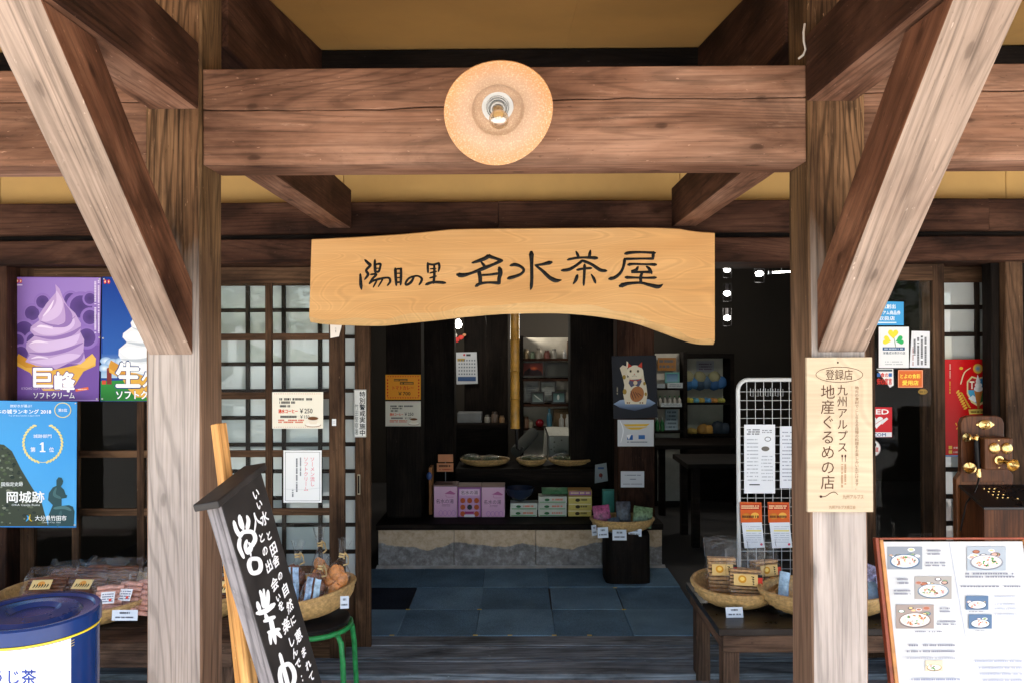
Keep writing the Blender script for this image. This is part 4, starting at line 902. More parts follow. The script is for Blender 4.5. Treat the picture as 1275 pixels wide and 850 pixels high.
o, p = sheet('poster', 'red poster of a soft ice cream cone in a blue crest with gold laurel', 'poster', 1173.5, 447, 1242, 568, 4.12, '#c01216', MW['gloss'])
p.rect(1174, 447.3, 1241.5, 566, '#c81418', '#b40e12'); p.rect(1174, 566, 1241.5, 567.8, '#5a9ac8')
K = lambda a, b: (1060 + a / 3.27, 300 + b / 3.27)
def kp(pts, col): p.poly([K(*q) for q in pts], col)
kp([(470, 570), (490, 548), (516, 556), (545, 548), (562, 570), (562, 620), (545, 655), (516, 672), (488, 655), (470, 620)], '#e0cf9a'); kp([(476, 574), (492, 555), (516, 563), (541, 555), (556, 574), (556, 618), (540, 648), (516, 664), (493, 648), (476, 618)], '#2e7cb8')
kp([(476, 605), (516, 605), (516, 664), (493, 648), (476, 618)], '#4aa0cc'); kp([(516, 605), (556, 605), (556, 618), (540, 648), (516, 664)], '#2c6a3a'); kp([(476, 574), (492, 555), (516, 563), (516, 605), (476, 605)], '#b02a2c')
p.text('T', *K(482, 570), *K(500, 600), '#f0e8d8', .03); p.text('J', *K(535, 615), *K(550, 645), '#f0e8d8', .03); kp([(476, 640), (495, 625), (512, 640), (505, 655)], '#dfe8ee')
kp([(500, 608), (534, 608), (520, 680), (514, 680)], '#b9783c'); p.ell(*K(517, 600), 5.6, 3.6, '#e8e8ec'); p.ell(*K(517, 585), 4.4, 3.4, '#f2f2f4'); p.ell(*K(516, 570), 3, 3.2, '#e6e6ea'); kp([(508, 565), (514, 542), (522, 565)], '#f2f2f4')
p.ell(*K(515, 518), 5, 5, '#3a8cc0', '#d8b040'); p.ring(*K(515, 518), 6, 6, 1.1, '#d8b040')
for sgn in (-1, 1):
    p.stroke([K(515 + sgn * 30, 515) + (1,), K(515 + sgn * 55, 535) + (1.4,), K(515 + sgn * 70, 580) + (1.6,)], '#e0d0a8' if sgn < 0 else '#c8a040'); p.ell(*K(515 + sgn * 68, 517), 2.4, 1.8, '#d8a838')
    for k in range(8): p.ell(*K(515 + sgn * (82 - k * 4.5), 612 + k * 9.5), 2.8, 1.3, '#d8b040', n=8, rot=sgn * (.9 - k * .05)); p.ell(*K(515 + sgn * (66 - k * 4.5), 618 + k * 8), 2.2, 1.0, '#c89c34', n=8, rot=-sgn * .6)
kp([(476, 684), (556, 680), (552, 700), (480, 704)], '#d8c060'); p.marks(*K(486, 688), *K(546, 698), 1, '#6a4a20', .8); p.marks(*K(398, 500), *K(404, 560), 1, '#e0b0a0', .8, True); p.marks(*K(398, 570), *K(403, 620), 1, '#d8b040', .8, True)
p.text('ソフトクリーム', *K(424, 735), *K(580, 765), '#e0b030', .03); 
for k in range(2): p.rect(*K(396, 832 + k * 18), *K(410, 845 + k * 18), '#d8b040'); p.marks(*K(416, 834 + k * 18), *K(452, 844 + k * 18), 1, '#e0c0b8', .7)
p.build('print', o, MW['gloss'])

# ================================================================== menu board on the right
a12 = R(12.8); MO = at(1095, 672, 2.35); mex = Vector((1, 0, 0)); mey = Vector((0, math.sin(a12), math.cos(a12))); mn = mex.cross(mey)
mn_ = thing('menu_stand', 'leaning menu board with wood frame and dish photographs at bottom right', 'menu board', (MO.x + .22, 2.3, 0))
MM = Matrix((mex, mey, mn)).transposed().to_4x4(); MM.translation = MO
WD, HT = .442, .62
MB().box((.012, -HT, -.006), (WD - .012, -.004, 0)).build('panel', plain('menu_paper', (.56, .56, .56), .5, var=.03), mn_, M=MM)
MW['redwood'] = plain('red_stained_wood', (.28, .055, .02), .4, var=.2, scale=20); MW['orangewood'] = plain('orange_wood', (.55, .24, .07), .45, var=.2, scale=20)
for a, b, c_ in (((-.001, -HT, -.02), (.010, .002, .005), 'orangewood'), ((WD - .010, -HT, -.02), (WD + .012, .002, .005), 'orangewood'), ((-.001, .0021, -.02), (WD + .012, .008, .004), 'redwood'), ((-.012, -HT - .02, -.02), (-.0011, .008, .001), 'redwood'), ((0, -HT - .02, -.02), (WD + .012, -HT - .0005, .02), 'redwood')):
    MB().box(a, b).build('frame_bar', MW[c_], mn_, .0015, M=MM)
for x in (.04, WD - .05):
    b0 = MM @ Vector((x, -HT, -.035)); MB().tube([MM @ Vector((x, -.03, -.03)), MM @ Vector((x, -HT - .2, -.03)), Vector((b0.x, b0.y - .06, 0))], .014, 6).build('leg', MW['orangewood'], mn_)
b0 = MM @ Vector((WD / 2, -.05, -.03)); MB().tube([b0, Vector((b0.x, b0.y + .35, 0))], .014, 6).build('leg', MW['orangewood'], mn_)
p = Print(O=MO + mn * .0003, ex=mex, ey=mey); Q = lambda a, b: (1060 + a / 4.25, 650 + b / 4.25)
def dish(x0, y0, x1, y1, bgc='#8c98ae', plate='#e8e4e0', rim_='#5a7490'):
    p.rect(*Q(x0, y0), *Q(x1, y1), bgc); W, H = (x1 - x0), (y1 - y0); s4 = 4.25
    big = W > 150
    for k in range(9 if big else 2):                      # side dishes crowding the picture
        a, b_ = random.uniform(.1, .9), random.uniform(.1, .42); c0 = random.choice(['#d8d0cc', '#5a6a84', '#b48a80', '#6a8070', '#e8e4e0', '#4a4048', '#7a4a3a'])
        rr = W * random.uniform(.07, .12) / s4; p.ell(*Q(x0 + W * a, y0 + H * b_ + 4), min(rr, W * min(a, 1 - a) / s4), rr * .5, c0, n=12); p.ell(*Q(x0 + W * a, y0 + H * b_ + 3), min(rr, W * min(a, 1 - a) / s4) * .7, rr * .33, random.choice(['#c8a090', '#86a070', '#f0ece4', '#a86a50', '#d8c088']), n=10)
    cx_, cy_ = Q(x0 + W * .5, y0 + H * .64); rx, ry = W * .43 / s4, H * .31 / s4
    p.ell(cx_, cy_ + .6, rx, ry, '#44505e'); p.ell(cx_, cy_, rx, ry, rim_); p.ell(cx_, cy_, rx * .9, ry * .88, plate); p.ell(cx_, cy_, rx * .8, ry * .74, '#f0e8dc', '#c8c0b8')
    for k in range(26 if big else 9): t_ = random.uniform(0, 6.28); q_ = random.random() ** .5 * .68; p.ell(cx_ + math.cos(t_) * q_ * rx, cy_ + math.sin(t_) * q_ * ry, random.uniform(.9, 2.4), random.uniform(.6, 1.4), random.choice(['#e0907c', '#c8503c', '#4a8a48', '#f4f0e8', '#b88a88', '#a87038', '#386a48', '#f2d8a0', '#8a5a48', '#d8a8a8']), n=9, rot=random.uniform(0, 3))
dish(190, 127, 375, 247, '#8a9098'); dish(335, 283, 530, 404, '#a09a94', rim_='#7a8a98'); dish(235, 433, 435, 560, '#9a8c84', rim_='#8a7a70'); dish(390, 728, 482, 785, '#d8c8a8', '#e8d8c0', '#b08850')
dish(610, 127, 815, 253, '#a0a8b0', '#d8d4d0', '#8a8a90'); dish(603, 387, 722, 460, '#58708c', '#d8dcdc', '#384c64'); dish(618, 485, 740, 560, '#58708c', '#d8dcdc', '#384c64')
p.line([Q(515, 105), Q(600, 600)], .6, '#8a92a8')
gr = '#7c7e8a'
for x0, y0, x1, y1, n_ in ((400, 140, 470, 175, 2), (390, 205, 495, 235, 2), (240, 290, 300, 330, 2), (222, 352, 310, 385, 2), (465, 445, 520, 478, 2), (450, 515, 550, 545, 2), (600, 262, 860, 295, 2), (575, 330, 890, 345, 1), (335, 570, 485, 582, 1), (620, 465, 700, 474, 1), (650, 566, 700, 574, 1)):
    p.marks(*Q(x0, y0), *Q(x1, y1), n_, gr, .5)
for k, y in enumerate((640, 672, 708)): p.marks(*Q(290, y), *Q(545, y + 14), 1, '#80828e' if k < 2 else '#a8aab2', .7, dens=1.6)
for k, y in enumerate((385, 425, 450, 478)): p.marks(*Q(755, y), *Q(870, y + 10), 1, '#a8aebc', .7)
for k, y in enumerate((725, 760, 792, 825)): p.marks(*Q(650 + k * 14, y), *Q(900, y + 12), 1, '#a0a6b8', .7, dens=1.6)
p.marks(*Q(315, 820), *Q(570, 834), 1, '#8890a8', .7, dens=1.6)
p.ring(*Q(770, 640), 30, 14, .25, '#d8dae0', 40)
p.build('print', mn_)

# ================================================================== black hand-painted board on the left
Y1 = 1.6
u_ = Vector((.0142, .11, .0238)).normalized(); B0 = at(275, 628, Y1)
d_ = Vector((.054, .047, -.2497)); d_ = (d_ - u_ * d_.dot(u_)).normalized()
bn = u_.cross(-d_).normalized()
BM = Matrix((u_, bn * -1, -d_)).transposed().to_4x4(); BM.translation = B0      # local: x along width, y into the board, z up
bd = thing('open_board', 'tall leaning black board with white brush lettering in front of the left post', 'sign board', (B0.x + .1, Y1 + .15, 0))
BW, BT, BL = .188, .036, 1.29
MW['boardblack'] = plain('black_stained_board', (.018, .015, .014), .55, var=.4, scale=14, bump=.2)
MW['greywood'] = wood('grey_weathered_wood', (.10, .09, .095), (.19, .175, .18), (.28, .26, .27), knots=.2, wear=.3)
mm = MB().box((0, 0, -BL), (BW, BT, 0)); mm.m = [0, 0, 1, 0, 0, 0]
mm.v = [Vector((p_.z, p_.x, p_.y)) for p_ in mm.v]
BMg = BM @ Matrix(((0, 1, 0, 0), (0, 0, 1, 0), (1, 0, 0, 0), (0, 0, 0, 1)))   # grain runs down the board
mm.build('panel', [MW['greywood'], MW['boardblack']], bd, .003, M=BMg)
mm = MB().box((-.022, -.009, .0005), (BW + .014, BT + .012, .017)); mm.build('cap', [MW['boardblack']], bd, .003, M=BM)
p = Print(O=B0 + bn * .0005, ex=u_, ey=-d_)
T4 = (280, 590, 6.54); T5 = (290, 700, 5.67); wh = '#e9e9ea'
for st in ([(72, 385, 26), (90, 450, 34), (120, 500, 34)], [(118, 340, 30), (130, 400, 42), (145, 440, 30)], [(178, 340, 20), (190, 380, 32), (180, 440, 34)], [(120, 510, 30), (150, 470, 34), (220, 470, 34), (245, 520, 36), (225, 570, 36), (190, 610, 28)], [(120, 520, 28), (115, 590, 34), (150, 675, 26)],
           [(175, 540, 24), (165, 590, 30), (185, 640, 28), (215, 600, 24), (195, 560, 22)], [(205, 630, 16), (210, 665, 12)], [(205, 690, 34), (195, 740, 38), (220, 800, 36), (275, 790, 38), (290, 740, 36), (270, 690, 34), (205, 688, 32)]): p.stroke(st, wh, tr=T4)
for st in ([(190, 200, 20), (205, 250, 26), (215, 310, 28)], [(215, 190, 18), (225, 300, 24)], [(245, 200, 22), (245, 260, 28), (235, 330, 28)], [(172, 285, 28), (185, 330, 34)], [(175, 355, 36), (230, 340, 36), (285, 295, 34)], [(230, 370, 30), (240, 400, 30)], [(225, 410, 32), (285, 385, 34)], [(265, 400, 32), (285, 500, 34), (300, 570, 14)], [(258, 495, 30), (265, 570, 20)], [(250, 490, 26), (320, 470, 32)], [(300, 480, 32), (335, 520, 28)],
           [(330, 645, 24), (345, 700, 26), (370, 800, 32), (395, 900, 30)], [(335, 740, 28), (330, 800, 32), (345, 880, 32)], [(335, 740, 32), (390, 715, 32), (425, 760, 34), (432, 820, 32), (415, 870, 30)]): p.stroke(st, wh, tr=T5)
def boardchars(lst, T, sz):
    for ch, x, y, k in lst:
        cx_, cy_ = p.uv(T[0] + x / T[2], T[1] + y / T[2]); p.px = False
        for ox, oy in ((-.0009, 0), (.0009, 0), (0, .0008), (0, -.0008)): p._em(ch, cx_ + ox, cy_ + oy, sz * k * 1.12, sz * k, wh)
        p.px = True
boardchars((('い', 250, 158, 1), ('い', 278, 245, .9), ('水', 318, 355, 1.25), ('と', 355, 498, .9), ('田', 392, 605, 1.15), ('舎', 412, 705, 1.05), ('の', 446, 825, .8), ('人', 252, 375, 1.5), ('と', 295, 515, .9), ('の', 322, 622, .9), ('出', 355, 745, 1.1)), T4, .0265)
boardchars((('会', 290, 150, 1.1), ('い', 316, 245, .7), ('を', 336, 305, .9), ('楽', 372, 440, 1.2), ('し', 408, 552, 1), ('ん', 432, 632, .9), ('で', 456, 715, .9), ('：', 490, 800, .8), ('自', 365, 190, 1.15), ('然', 396, 305, 1.05), ('に', 420, 405, .85), ('恵', 458, 515, 1.15), ('ま', 494, 632, .9), ('れ', 525, 722, .9), ('て', 550, 805, .9)), T5, .0275)
p.build('lettering', bd)
# easel that carries it
es = thing('easel', 'orange wooden easel stick standing behind the black board', 'easel', (B0.x - .05, 1.75, 0))
s0 = at(272, 527, 1.80); s1 = at(311, 850, 1.74); dd = (s1 - s0); s2 = s0 + dd * (s0.z / -dd.z)
def stick(a, b, w_=.026):
    A = (b - a).normalized(); m = MB(); q_ = A.to_track_quat('X', 'Z').to_matrix().to_4x4(); q_.translation = a
    m.box((0, -w_ / 2, -w_ / 2), ((b - a).length, w_ / 2, w_ / 2)); return m.build('leg', MW['stick'], es, .002, M=q_)
stick(s0, s2 + Vector((0, 0, .001)))
e1 = at(338, 900, 2.02); stick(s0 + Vector((.004, .035, -.22)), Vector((e1.x, 2.02, .001)))
# ================================================================== goods, benches, baskets
def bench(label, x0, x1, y0, y1, z, mat, n=4, th=.03, ap=.075, leg=.07, extra=()):
    b = thing('bench', label, 'bench', ((x0 + x1) / 2, (y0 + y1) / 2, 0))
    for k in range(n):
        ya, yb = y0 + (y1 - y0) * k / n, y0 + (y1 - y0) * (k + 1) / n
        timber('plank', (x0, ya + .001, z - th), (x1, yb - .001, z + random.uniform(-.0015, .0015)), mat[0], b, 'x', bevel=.003, wob=.0006)
    for ya, yb in ((y0 + .012, y0 + .04), (y1 - .04, y1 - .012)): timber('apron', (x0 + .02, ya, z - th - ap), (x1 - .02, yb, z - th), mat[1], b, 'x', bevel=.003)
    for xa in (x0 + .02, x1 - .05): timber('apron', (xa, y0 + .041, z - th - ap + .004), (xa + .03, y1 - .041, z - th - .001), mat[1], b, 'y', bevel=.003)
    for xa in (x0 + .025, x1 - .025 - leg) + tuple(extra):
        for ya in (y0 + .042, y1 - .042 - leg): timber('leg', (xa, ya, 0), (xa + leg, ya + leg, z - th - .002), mat[1], b, 'z', bevel=.004)
    timber('stretcher', (x0 + .04, y0 + .05, .12), (x1 - .04, y0 + .085, .17), mat[1], b, 'x', bevel=.003)
    return b
MW['benchblack'] = plain('black_bench_lacquer', (.018, .014, .012), .32, var=.4, scale=9)
bench('dark bench under the baskets right of the entrance behind the right post', .842, 2.02, 3.27, 3.92, .45, (MW['benchblack'], MW['bench']))
bench('brown wooden bench under the big basket at far left', -3.0, -1.15, 3.12, 3.80, .45, (MW['bench'], MW['bench']))
def basket(label, c, rx, ry, h, tiltx=0, tilty=0, group=None, col=None):
    c = Vector(c); b = thing('basket', label, 'basket', c, group)
    T = Matrix.Translation(c) @ Matrix.Rotation(tiltx, 4, 'X') @ Matrix.Rotation(tilty, 4, 'Y')
    T.translation.z += abs(math.sin(tiltx)) * ry * .6 + abs(math.sin(tilty)) * rx * .6
    n = 64; prof = []
    K = 10
    for i in range(K + 1):
        t = i / K; prof.append((.56 + .44 * math.sin(t * math.pi / 2) ** 1.1, h * (t ** 1.5)))
    outer = [(0.02, .001)] + [(.28, .001)] + prof
    wob = lambda i, j, th: (.016 if (i + j // 2) % 2 else -.006) if 1 < i < K + 2 else 0
    m = MB(); m.lathe(outer, n, sx=rx, sy=ry, wob=wob)
    m.lathe([(a - .035, z + .004) if a > .1 else (a, z + .004) for a, z in outer], n, sx=rx, sy=ry)
    mt = col or MW['straw']
    m.build('weave', mt, b, smooth=50, M=T)
    pts = [(rx * 1.0 * math.cos(2 * math.pi * k / 40), ry * 1.0 * math.sin(2 * math.pi * k / 40), h) for k in range(40)]
    r_ = MB().tube(pts, .011, 7, closed=True)
    for k in range(40):
        a = 2 * math.pi * k / 40; p_ = Vector((rx * math.cos(a), ry * math.sin(a), h)); tn = Vector((-math.sin(a), math.cos(a), .5)).normalized(); o_ = Vector((math.cos(a), math.sin(a), 0)); u2 = tn.cross(o_).normalized()
    r_.build('rim', mt, b, smooth=50, M=T)
    return b, T
def pouch(m, w_, d, h, T, flare=1.0, pinch=.25, jag=.02, cr=.012, nz=7, n=18, open_=True):
    vs = []
    for i in range(nz + 1):
        t = i / nz
        ww = w_ * (1 + (flare - 1) * t) / 2; dd = d / 2 * (1 - (1 - pinch) * t ** 2)
        for j in range(n):
            th = 2 * math.pi * j / n; cx_, sy_ = math.cos(th), math.sin(th)
            e = .45; x = ww * math.copysign(abs(cx_) ** e, cx_); y = dd * math.copysign(abs(sy_) ** e, sy_)
            k = cr * (0 if i == 0 else 1) * (.5 + t)
            z = h * t + (random.uniform(-jag, jag) if i == nz else 0)
            vs.append(T @ Vector((x + random.uniform(-k, k), y + random.uniform(-k, k), z)))
    fs = [(i * n + j, i * n + (j + 1) % n, (i + 1) * n + (j + 1) % n, (i + 1) * n + j) for i in range(nz) for j in range(n)] + [list(range(n))[::-1]]
    m.add(vs, fs); return m
def rot(x=0, y=0, z=0): return Matrix.Rotation(z, 4, 'Z') @ Matrix.Rotation(y, 4, 'Y') @ Matrix.Rotation(x, 4, 'X')
MW['shinyfilm'] = filmmat('shiny_cellophane', gl=.045, rough=.16, bump=1.0, sc_=22)
MW['cracker'] = plain('baked_cracker', (.46, .27, .12), .7, var=.35, scale=45, bump=.5)
MW['karinto'] = plain('brown_sugar_stick', (.14, .045, .018), .4, var=.5, scale=50, bump=.6)
MW['pink'] = plain('pink_snack', (.62, .33, .27), .6, var=.3, scale=50, bump=.6)
MW['orange'] = plain('orange_chips', (.55, .21, .05), .5, var=.4, scale=40, bump=.6)
def label_print(M, w_, h, kind, par):
    p = Print(O=M.translation, ex=(M.to_3x3() @ Vector((1, 0, 0))), ey=(M.to_3x3() @ Vector((0, 0, 1)))); p.px = False
    if kind == 'cracker':
        p.rect(-w_ / 2, -h / 2, w_ / 2, h / 2, '#d8b878'); p.ell(-w_ * .2, h * .05, h * .36, h * .34, '#dca028', '#c88a1c'); p.ell(-w_ * .2, h * .08, h * .2, h * .18, '#eccb6a')
        for k in range(4): p.stroke([(w_ * .12 + k * .002, h * (.32 - k * .2), .003), (w_ * .2, h * (.26 - k * .2), .005), (w_ * .16, h * (.2 - k * .2), .002)], '#2a2018')
        p.rect(w_ * .34, -h / 2, w_ / 2, h / 2, '#c83a28'); p.rect(w_ * .34, h * .25, w_ / 2, h / 2, '#1c1814')
    elif kind == 'gold':
        p.rect(-w_ / 2, -h / 2, w_ / 2, h / 2, '#dcc48c'); p.ell(0, h * .1, h * .3, h * .25, '#d89848')
        for k in range(6): p.stroke([(-w_ * .35 + k * w_ * .13, -h * .3, .003), (-w_ * .3 + k * w_ * .13, -h * .1, .006), (-w_ * .32 + k * w_ * .13, h * .05, .003)], '#241c14')
    else:
        p.rect(-w_ / 2, -h / 2, w_ / 2, h / 2, '#dfe4ec'); p.marks(-w_ * .4, -h * .4, w_ * .4, h * .4, 4, '#3a4a7a', .5); p.ell(w_ * .2, -h * .2, h * .12, h * .12, '#d84a3a')
    p.build('label', par)
def price_card(label, c, w_, h, rz=0, tilt=.25, lines=2, text=None):
    M = Matrix.Translation(Vector(c)) @ rot(-tilt, 0, rz)
    m = MB().box((-w_ / 2, 0, 0), (w_ / 2, .0015, h)); m.c = [hx('#c9d4e2')] * 8
    o = m.build('price_card', MW['print'], None, M=M); tag(o, label, 'price card', 'price cards by the baskets')
    p = Print(O=M @ Vector((0, -.0004, 0)), ex=M.to_3x3() @ Vector((1, 0, 0)), ey=M.to_3x3() @ Vector((0, 0, 1))); p.px = False
    p.marks(-w_ * .2, h * .6, w_ * .2, h * .82, 1, '#404858', .8); p.marks(-w_ * .36, h * .2, w_ * .36, h * .4, 1, '#404858', .7)
    p.build('print', o); return o
# ---- right bench: cracker basket
c1 = at(915, 742, 3.60); c1.z = .452
_, T1 = basket('shallow bamboo basket of cracker bags on the dark bench', c1, .195, .17, .085, R(6))
def cracker_bag(label, c, rz, lean, w_=.15, h=.15, lab=True):
    M = Matrix.Translation(Vector(c)) @ rot(-lean, 0, rz)
    b = thing('cracker_bag', label, 'snack bag', c, 'cracker bags in the right basket')
    n = 9
    for k in range(n):
        m = MB(); z0 = h * k / n
        j = random.uniform(-.003, .003)
        m.box((-w_ / 2 + .01 + j, -.028 + j, z0 + .0015), (w_ / 2 - .01 + j, .028 + j, z0 + h / n - .0015)); m.build('cracker', MW['cracker'], b, .003, M=M)
    pouch(MB(), w_, .075, h + .09, M, 1.12, .2, .012, .005).build('film', MW['shinyfilm'], b, smooth=25)
    if lab: label_print(M @ Matrix.Translation((.008, -.0415, h * .66)), w_ * .78, .05, 'cracker', b)
    return b
zc = .50
p1 = at(899, 735, 3.62); cracker_bag('cracker bag with gold label standing at the left of the bench basket', (p1.x, 3.62, zc), R(-6), .12, .145, .155)
p1 = at(957, 735, 3.63); cracker_bag('cracker bag at the right of the bench basket, partly behind another bag', (p1.x, 3.67, zc - .003), R(16), .14, .14, .13)
p1 = at(928, 738, 3.54); cracker_bag('cracker bag leaning in front in the middle of the bench basket', (p1.x, 3.53, zc - .012), R(-12), .22, .16, .135)
pc = at(915, 757, 3.40); price_card('white price card in front of the cracker basket', (pc.x, 3.40, .452), .075, .044, R(2), .3)
# second basket, behind the post
c2 = at(1030, 760, 3.46); c2.z = .452
basket('wide bamboo basket of small packets partly hidden behind the right post', c2, .30, .15, .10, R(5))
MW['bluepack'] = plain('pale_blue_packet', (.34, .50, .66), .3, var=.3, scale=25)
MW['silver'] = plain('silver_blue_packet', (.35, .36, .55), .25, .3, var=.5, scale=40)
def flatpack(name, label, cat, c, w_, h, d, R_, mat, group, filmy=False):
    M = Matrix.Translation(Vector(c)) @ R_
    m = MB(); nu, nv = 6, 6
    def fn(s_):
        def f(u, v):
            e = (1 - abs(2 * u - 1) ** 4) * (1 - abs(2 * v - 1) ** 4)
            return M @ Vector(((u - .5) * w_ + random.uniform(-.002, .002), s_ * (d / 2 * e + random.uniform(0, .003)), v * h))
        return f
    m.grid(fn(-1), nu, nv); m.grid(fn(1), nu, nv)
    o = m.build(name, mat, None, smooth=40); tag(o, label, cat, group); return o
flatpack('snack_packet', 'pale blue packet leaning in the wide basket just left of the right post', 'packet', (at(974, 748, 3.45).x, 3.45, .50), .05, .135, .02, rot(-.25, .25, .2), MW['bluepack'], 'packets in the wide basket')
MW['dates'] = plain('brown_snack', (.20, .08, .05), .5, var=.5, scale=40, bump=.6)
for k, (px, py, mt, lb) in enumerate(((1086, 722, 'silver', 'shiny blue and white packet right of the right post, upper one'), (1094, 738, 'bluepack', 'pale blue packet right of the right post by the basket rim'), (1103, 728, 'silver', 'blue patterned packet beside the menu board edge'), (1100, 748, 'pink', 'pinkish packet at the rim beside the menu board'))):
    q_ = at(px, py, 3.48); flatpack('snack_packet', lb, 'packet', (q_.x, 3.5 - k * .02, q_.z - .04), .09, .10, .035, rot(-.4 + .2 * k, .3 - .25 * k, -.4 + .3 * k), MW[mt], 'packets in the wide basket')
# ---- wire rack
rk = thing('wire_rack', 'white wire grid display rack standing on the dark bench right of the entrance', 'rack', (1.4, 3.93, .45))
RXa, RXb, RY, Rz0, Rz1 = ax(916.5, 3.93), 1.72, 3.90, .452, az(472, 3.93, 940)
cr_ = .05; fp = [(RXa, RY, Rz0), (RXa, RY, Rz1 - cr_)] + [(RXa + cr_ - cr_ * math.cos(R(a)), RY, Rz1 - cr_ + cr_ * math.sin(R(a))) for a in (22, 45, 68, 90)] + [(RXb - cr_ + cr_ * math.sin(R(a)), RY, Rz1 - cr_ + cr_ * math.cos(R(a))) for a in (0, 30, 60, 90)] + [(RXb, RY, Rz0)]
MB().tube(fp, .0105, 10).build('frame', MW['white_wire'], rk, smooth=50)
k = RXa + .043
while k < RXb - .02:
    MB().tube([(k, RY - .004, Rz0 + .01), (k, RY - .004, Rz1 - .003)], .0015, 5).build('wire', MW['white_wire'], rk, smooth=60); k += .0425
k = Rz1 - .06
while k > Rz0 + .03:
    MB().tube([(RXa, RY + .001, k), (RXb, RY + .001, k)], .0015, 5).build('wire', MW['white_wire'], rk, smooth=60); k -= .0445
for k in range(7): # price clips hanging at the top of the grid
    x = ax(936 + k * 6.2, 3.88); MB().tube([(x - .006, 3.885, az(484, 3.88)), (x - .008, 3.882, az(493, 3.88)), (x + .006, 3.882, az(494, 3.88)), (x + .007, 3.885, az(485, 3.88))], .0012, 5).build('hook', MW['white_wire'], rk)
rkY = RY - .012
o, p = sheet('leaflet', 'white printed leaflet clipped to the wire rack', 'leaflet', 926.5, 528, 965, 613.5, rkY, '#dfe3ea'); p.marks(930, 533, 946, 541, 3, '#3a4048', .6); p.marks(949, 534, 961, 539, 2, '#6a7078'); p.ring(956, 546, 4, 3, .8, '#50585c'); p.ell(953, 558, 5, 3, '#6a6660'); p.marks(930, 545, 944, 600, 12, '#9aa2ae', .3); p.marks(948, 566, 962, 600, 8, '#9aa2ae', .3); p.rect(933, 602, 946, 603.4, '#30363c'); p.build('print', o)
o, p = sheet('leaflet', 'second white leaflet on the wire rack at the edge of the right post', 'leaflet', 971, 530, 1008, 607, rkY, '#d6dbe4'); p.marks(974, 536, 1004, 600, 14, '#8a92a4', .3); p.build('print', o)
for x0, dy, lb in ((921, 0, 'orange curry packet with white card on the left of the wire rack'), (955.5, 0, 'orange curry packet with white card on the rack beside the post')):
    o, p = sheet('curry_packet', lb, 'packet', x0, 624, x0 + 27.5, 650, rkY - .002, '#c85a24', MW['gloss'], .008, group='orange packets on the wire rack', corners=[(x0, 624), (x0 + 26.5, 624.5), (x0 + 27.5, 650), (x0 + 1, 650)])
    p.rect(x0 + .5, 627, x0 + 26, 634, '#a83420'); p.marks(x0 + 2, 628, x0 + 24, 633, 2, '#f0d0a0', .6); p.ell(x0 + 8, 642, 5.5, 4, '#d88a30', '#b86a20'); p.ell(x0 + 19, 641, 5, 3.6, '#e0a848'); p.marks(x0 + 3, 640, x0 + 24, 645, 1, '#3a1c10', .6)
    p.poly([(x0 + 2.5, 650), (x0 + 27.5, 649.5), (x0 + 31, 681), (x0 + 6, 682)], '#d4dae4'); p.marks(x0 + 8, 654, x0 + 27, 676, 8, '#8894ac', .25); p.rect(x0 + 8, 659, x0 + 27, 661, '#d8d080'); p.ell(x0 + 27, 677, 1.6, 1.6, '#c04060'); p.build('print', o, MW['gloss'])
# ---- left bench: big basket with packs
c3 = at(98, 770, 3.42); c3.z = .452
basket('large round bamboo basket of brown and pink snack packs at left', c3, .345, .27, .095, R(4))
def pack(label, px, py, Y, rz, lean, w_, h, mat, kind, n=7):
    c = at(px, py, Y); M = Matrix.Translation(c) @ rot(-lean, 0, rz)
    b = thing('snack_pack', label, 'snack pack', c, 'snack packs in the large left basket')
    for k in range(n):
        m = MB(); x0 = -h / 2
        z0 = h * k / n
        m.tube([(-w_ / 2 + .012, random.uniform(-.004, .004), z0 + h / n / 2), (0, random.uniform(-.004, .004), z0 + h / n / 2 + .002), (w_ / 2 - .012, 0, z0 + h / n / 2)], [.009, h / n * .56, .009] if n > 5 else [h / n * .45] * 3, 7)
        m.build('snack_stick', mat, b, smooth=60, M=M)
    pouch(MB(), w_ * 1.05, .045, h + .05, M, 1.08, .35, .012, .006).build('film', MW['shinyfilm'], b, smooth=25)
    if kind: label_print(M @ Matrix.Translation((-.01 if kind == 'gold' else .0, -.029, h * .58)), .085 if kind == 'gold' else .055, .05, kind, b)
    return b
kz = MW['karinto']
pack('brown sugar stick pack with gold label at the left front of the large basket', 48, 752, 3.36, R(8), R(52), .185, .14, kz, 'gold')
pack('brown sugar stick pack with gold label in the middle of the large basket', 98, 750, 3.38, R(-4), R(52), .17, .13, kz, 'gold')
pack('brown pack lying at the back left of the large basket', 75, 735, 3.54, R(4), R(58), .19, .13, kz, None)
pack('brown pack lying at the back middle of the large basket', 112, 732, 3.55, R(-8), R(55), .18, .13, kz, None)
pack('brown pack at the back right of the large basket by the post', 146, 735, 3.53, R(10), R(50), .16, .13, kz, None)
pk = MW['pink']
pack('pink snack pack with slanted white label beside the navy tin', 132, 772, 3.24, R(14), R(34), .13, .15, pk, 'white')
pack('pink snack pack with small label in the middle of the pink packs', 153, 768, 3.28, R(-4), R(30), .12, .15, pk, 'white')
pack('pink snack pack nearest the left post', 172, 766, 3.30, R(-14), R(28), .11, .15, pk, None)
pc = at(155, 772, 3.13); price_card('blank pale price card on the rim of the large left basket', (pc.x, 3.13, pc.z), .105, .042, R(0), .1)
# basket behind the left post
c4 = at(262, 760, 3.45); c4.z = .452
basket('bamboo basket of brown packs mostly hidden behind the left post', c4, .14, .13, .09)
pack('brown pack with gold label peeking out right of the left post', 283, 752, 3.42, R(-6), R(30), .13, .12, kz, 'gold')
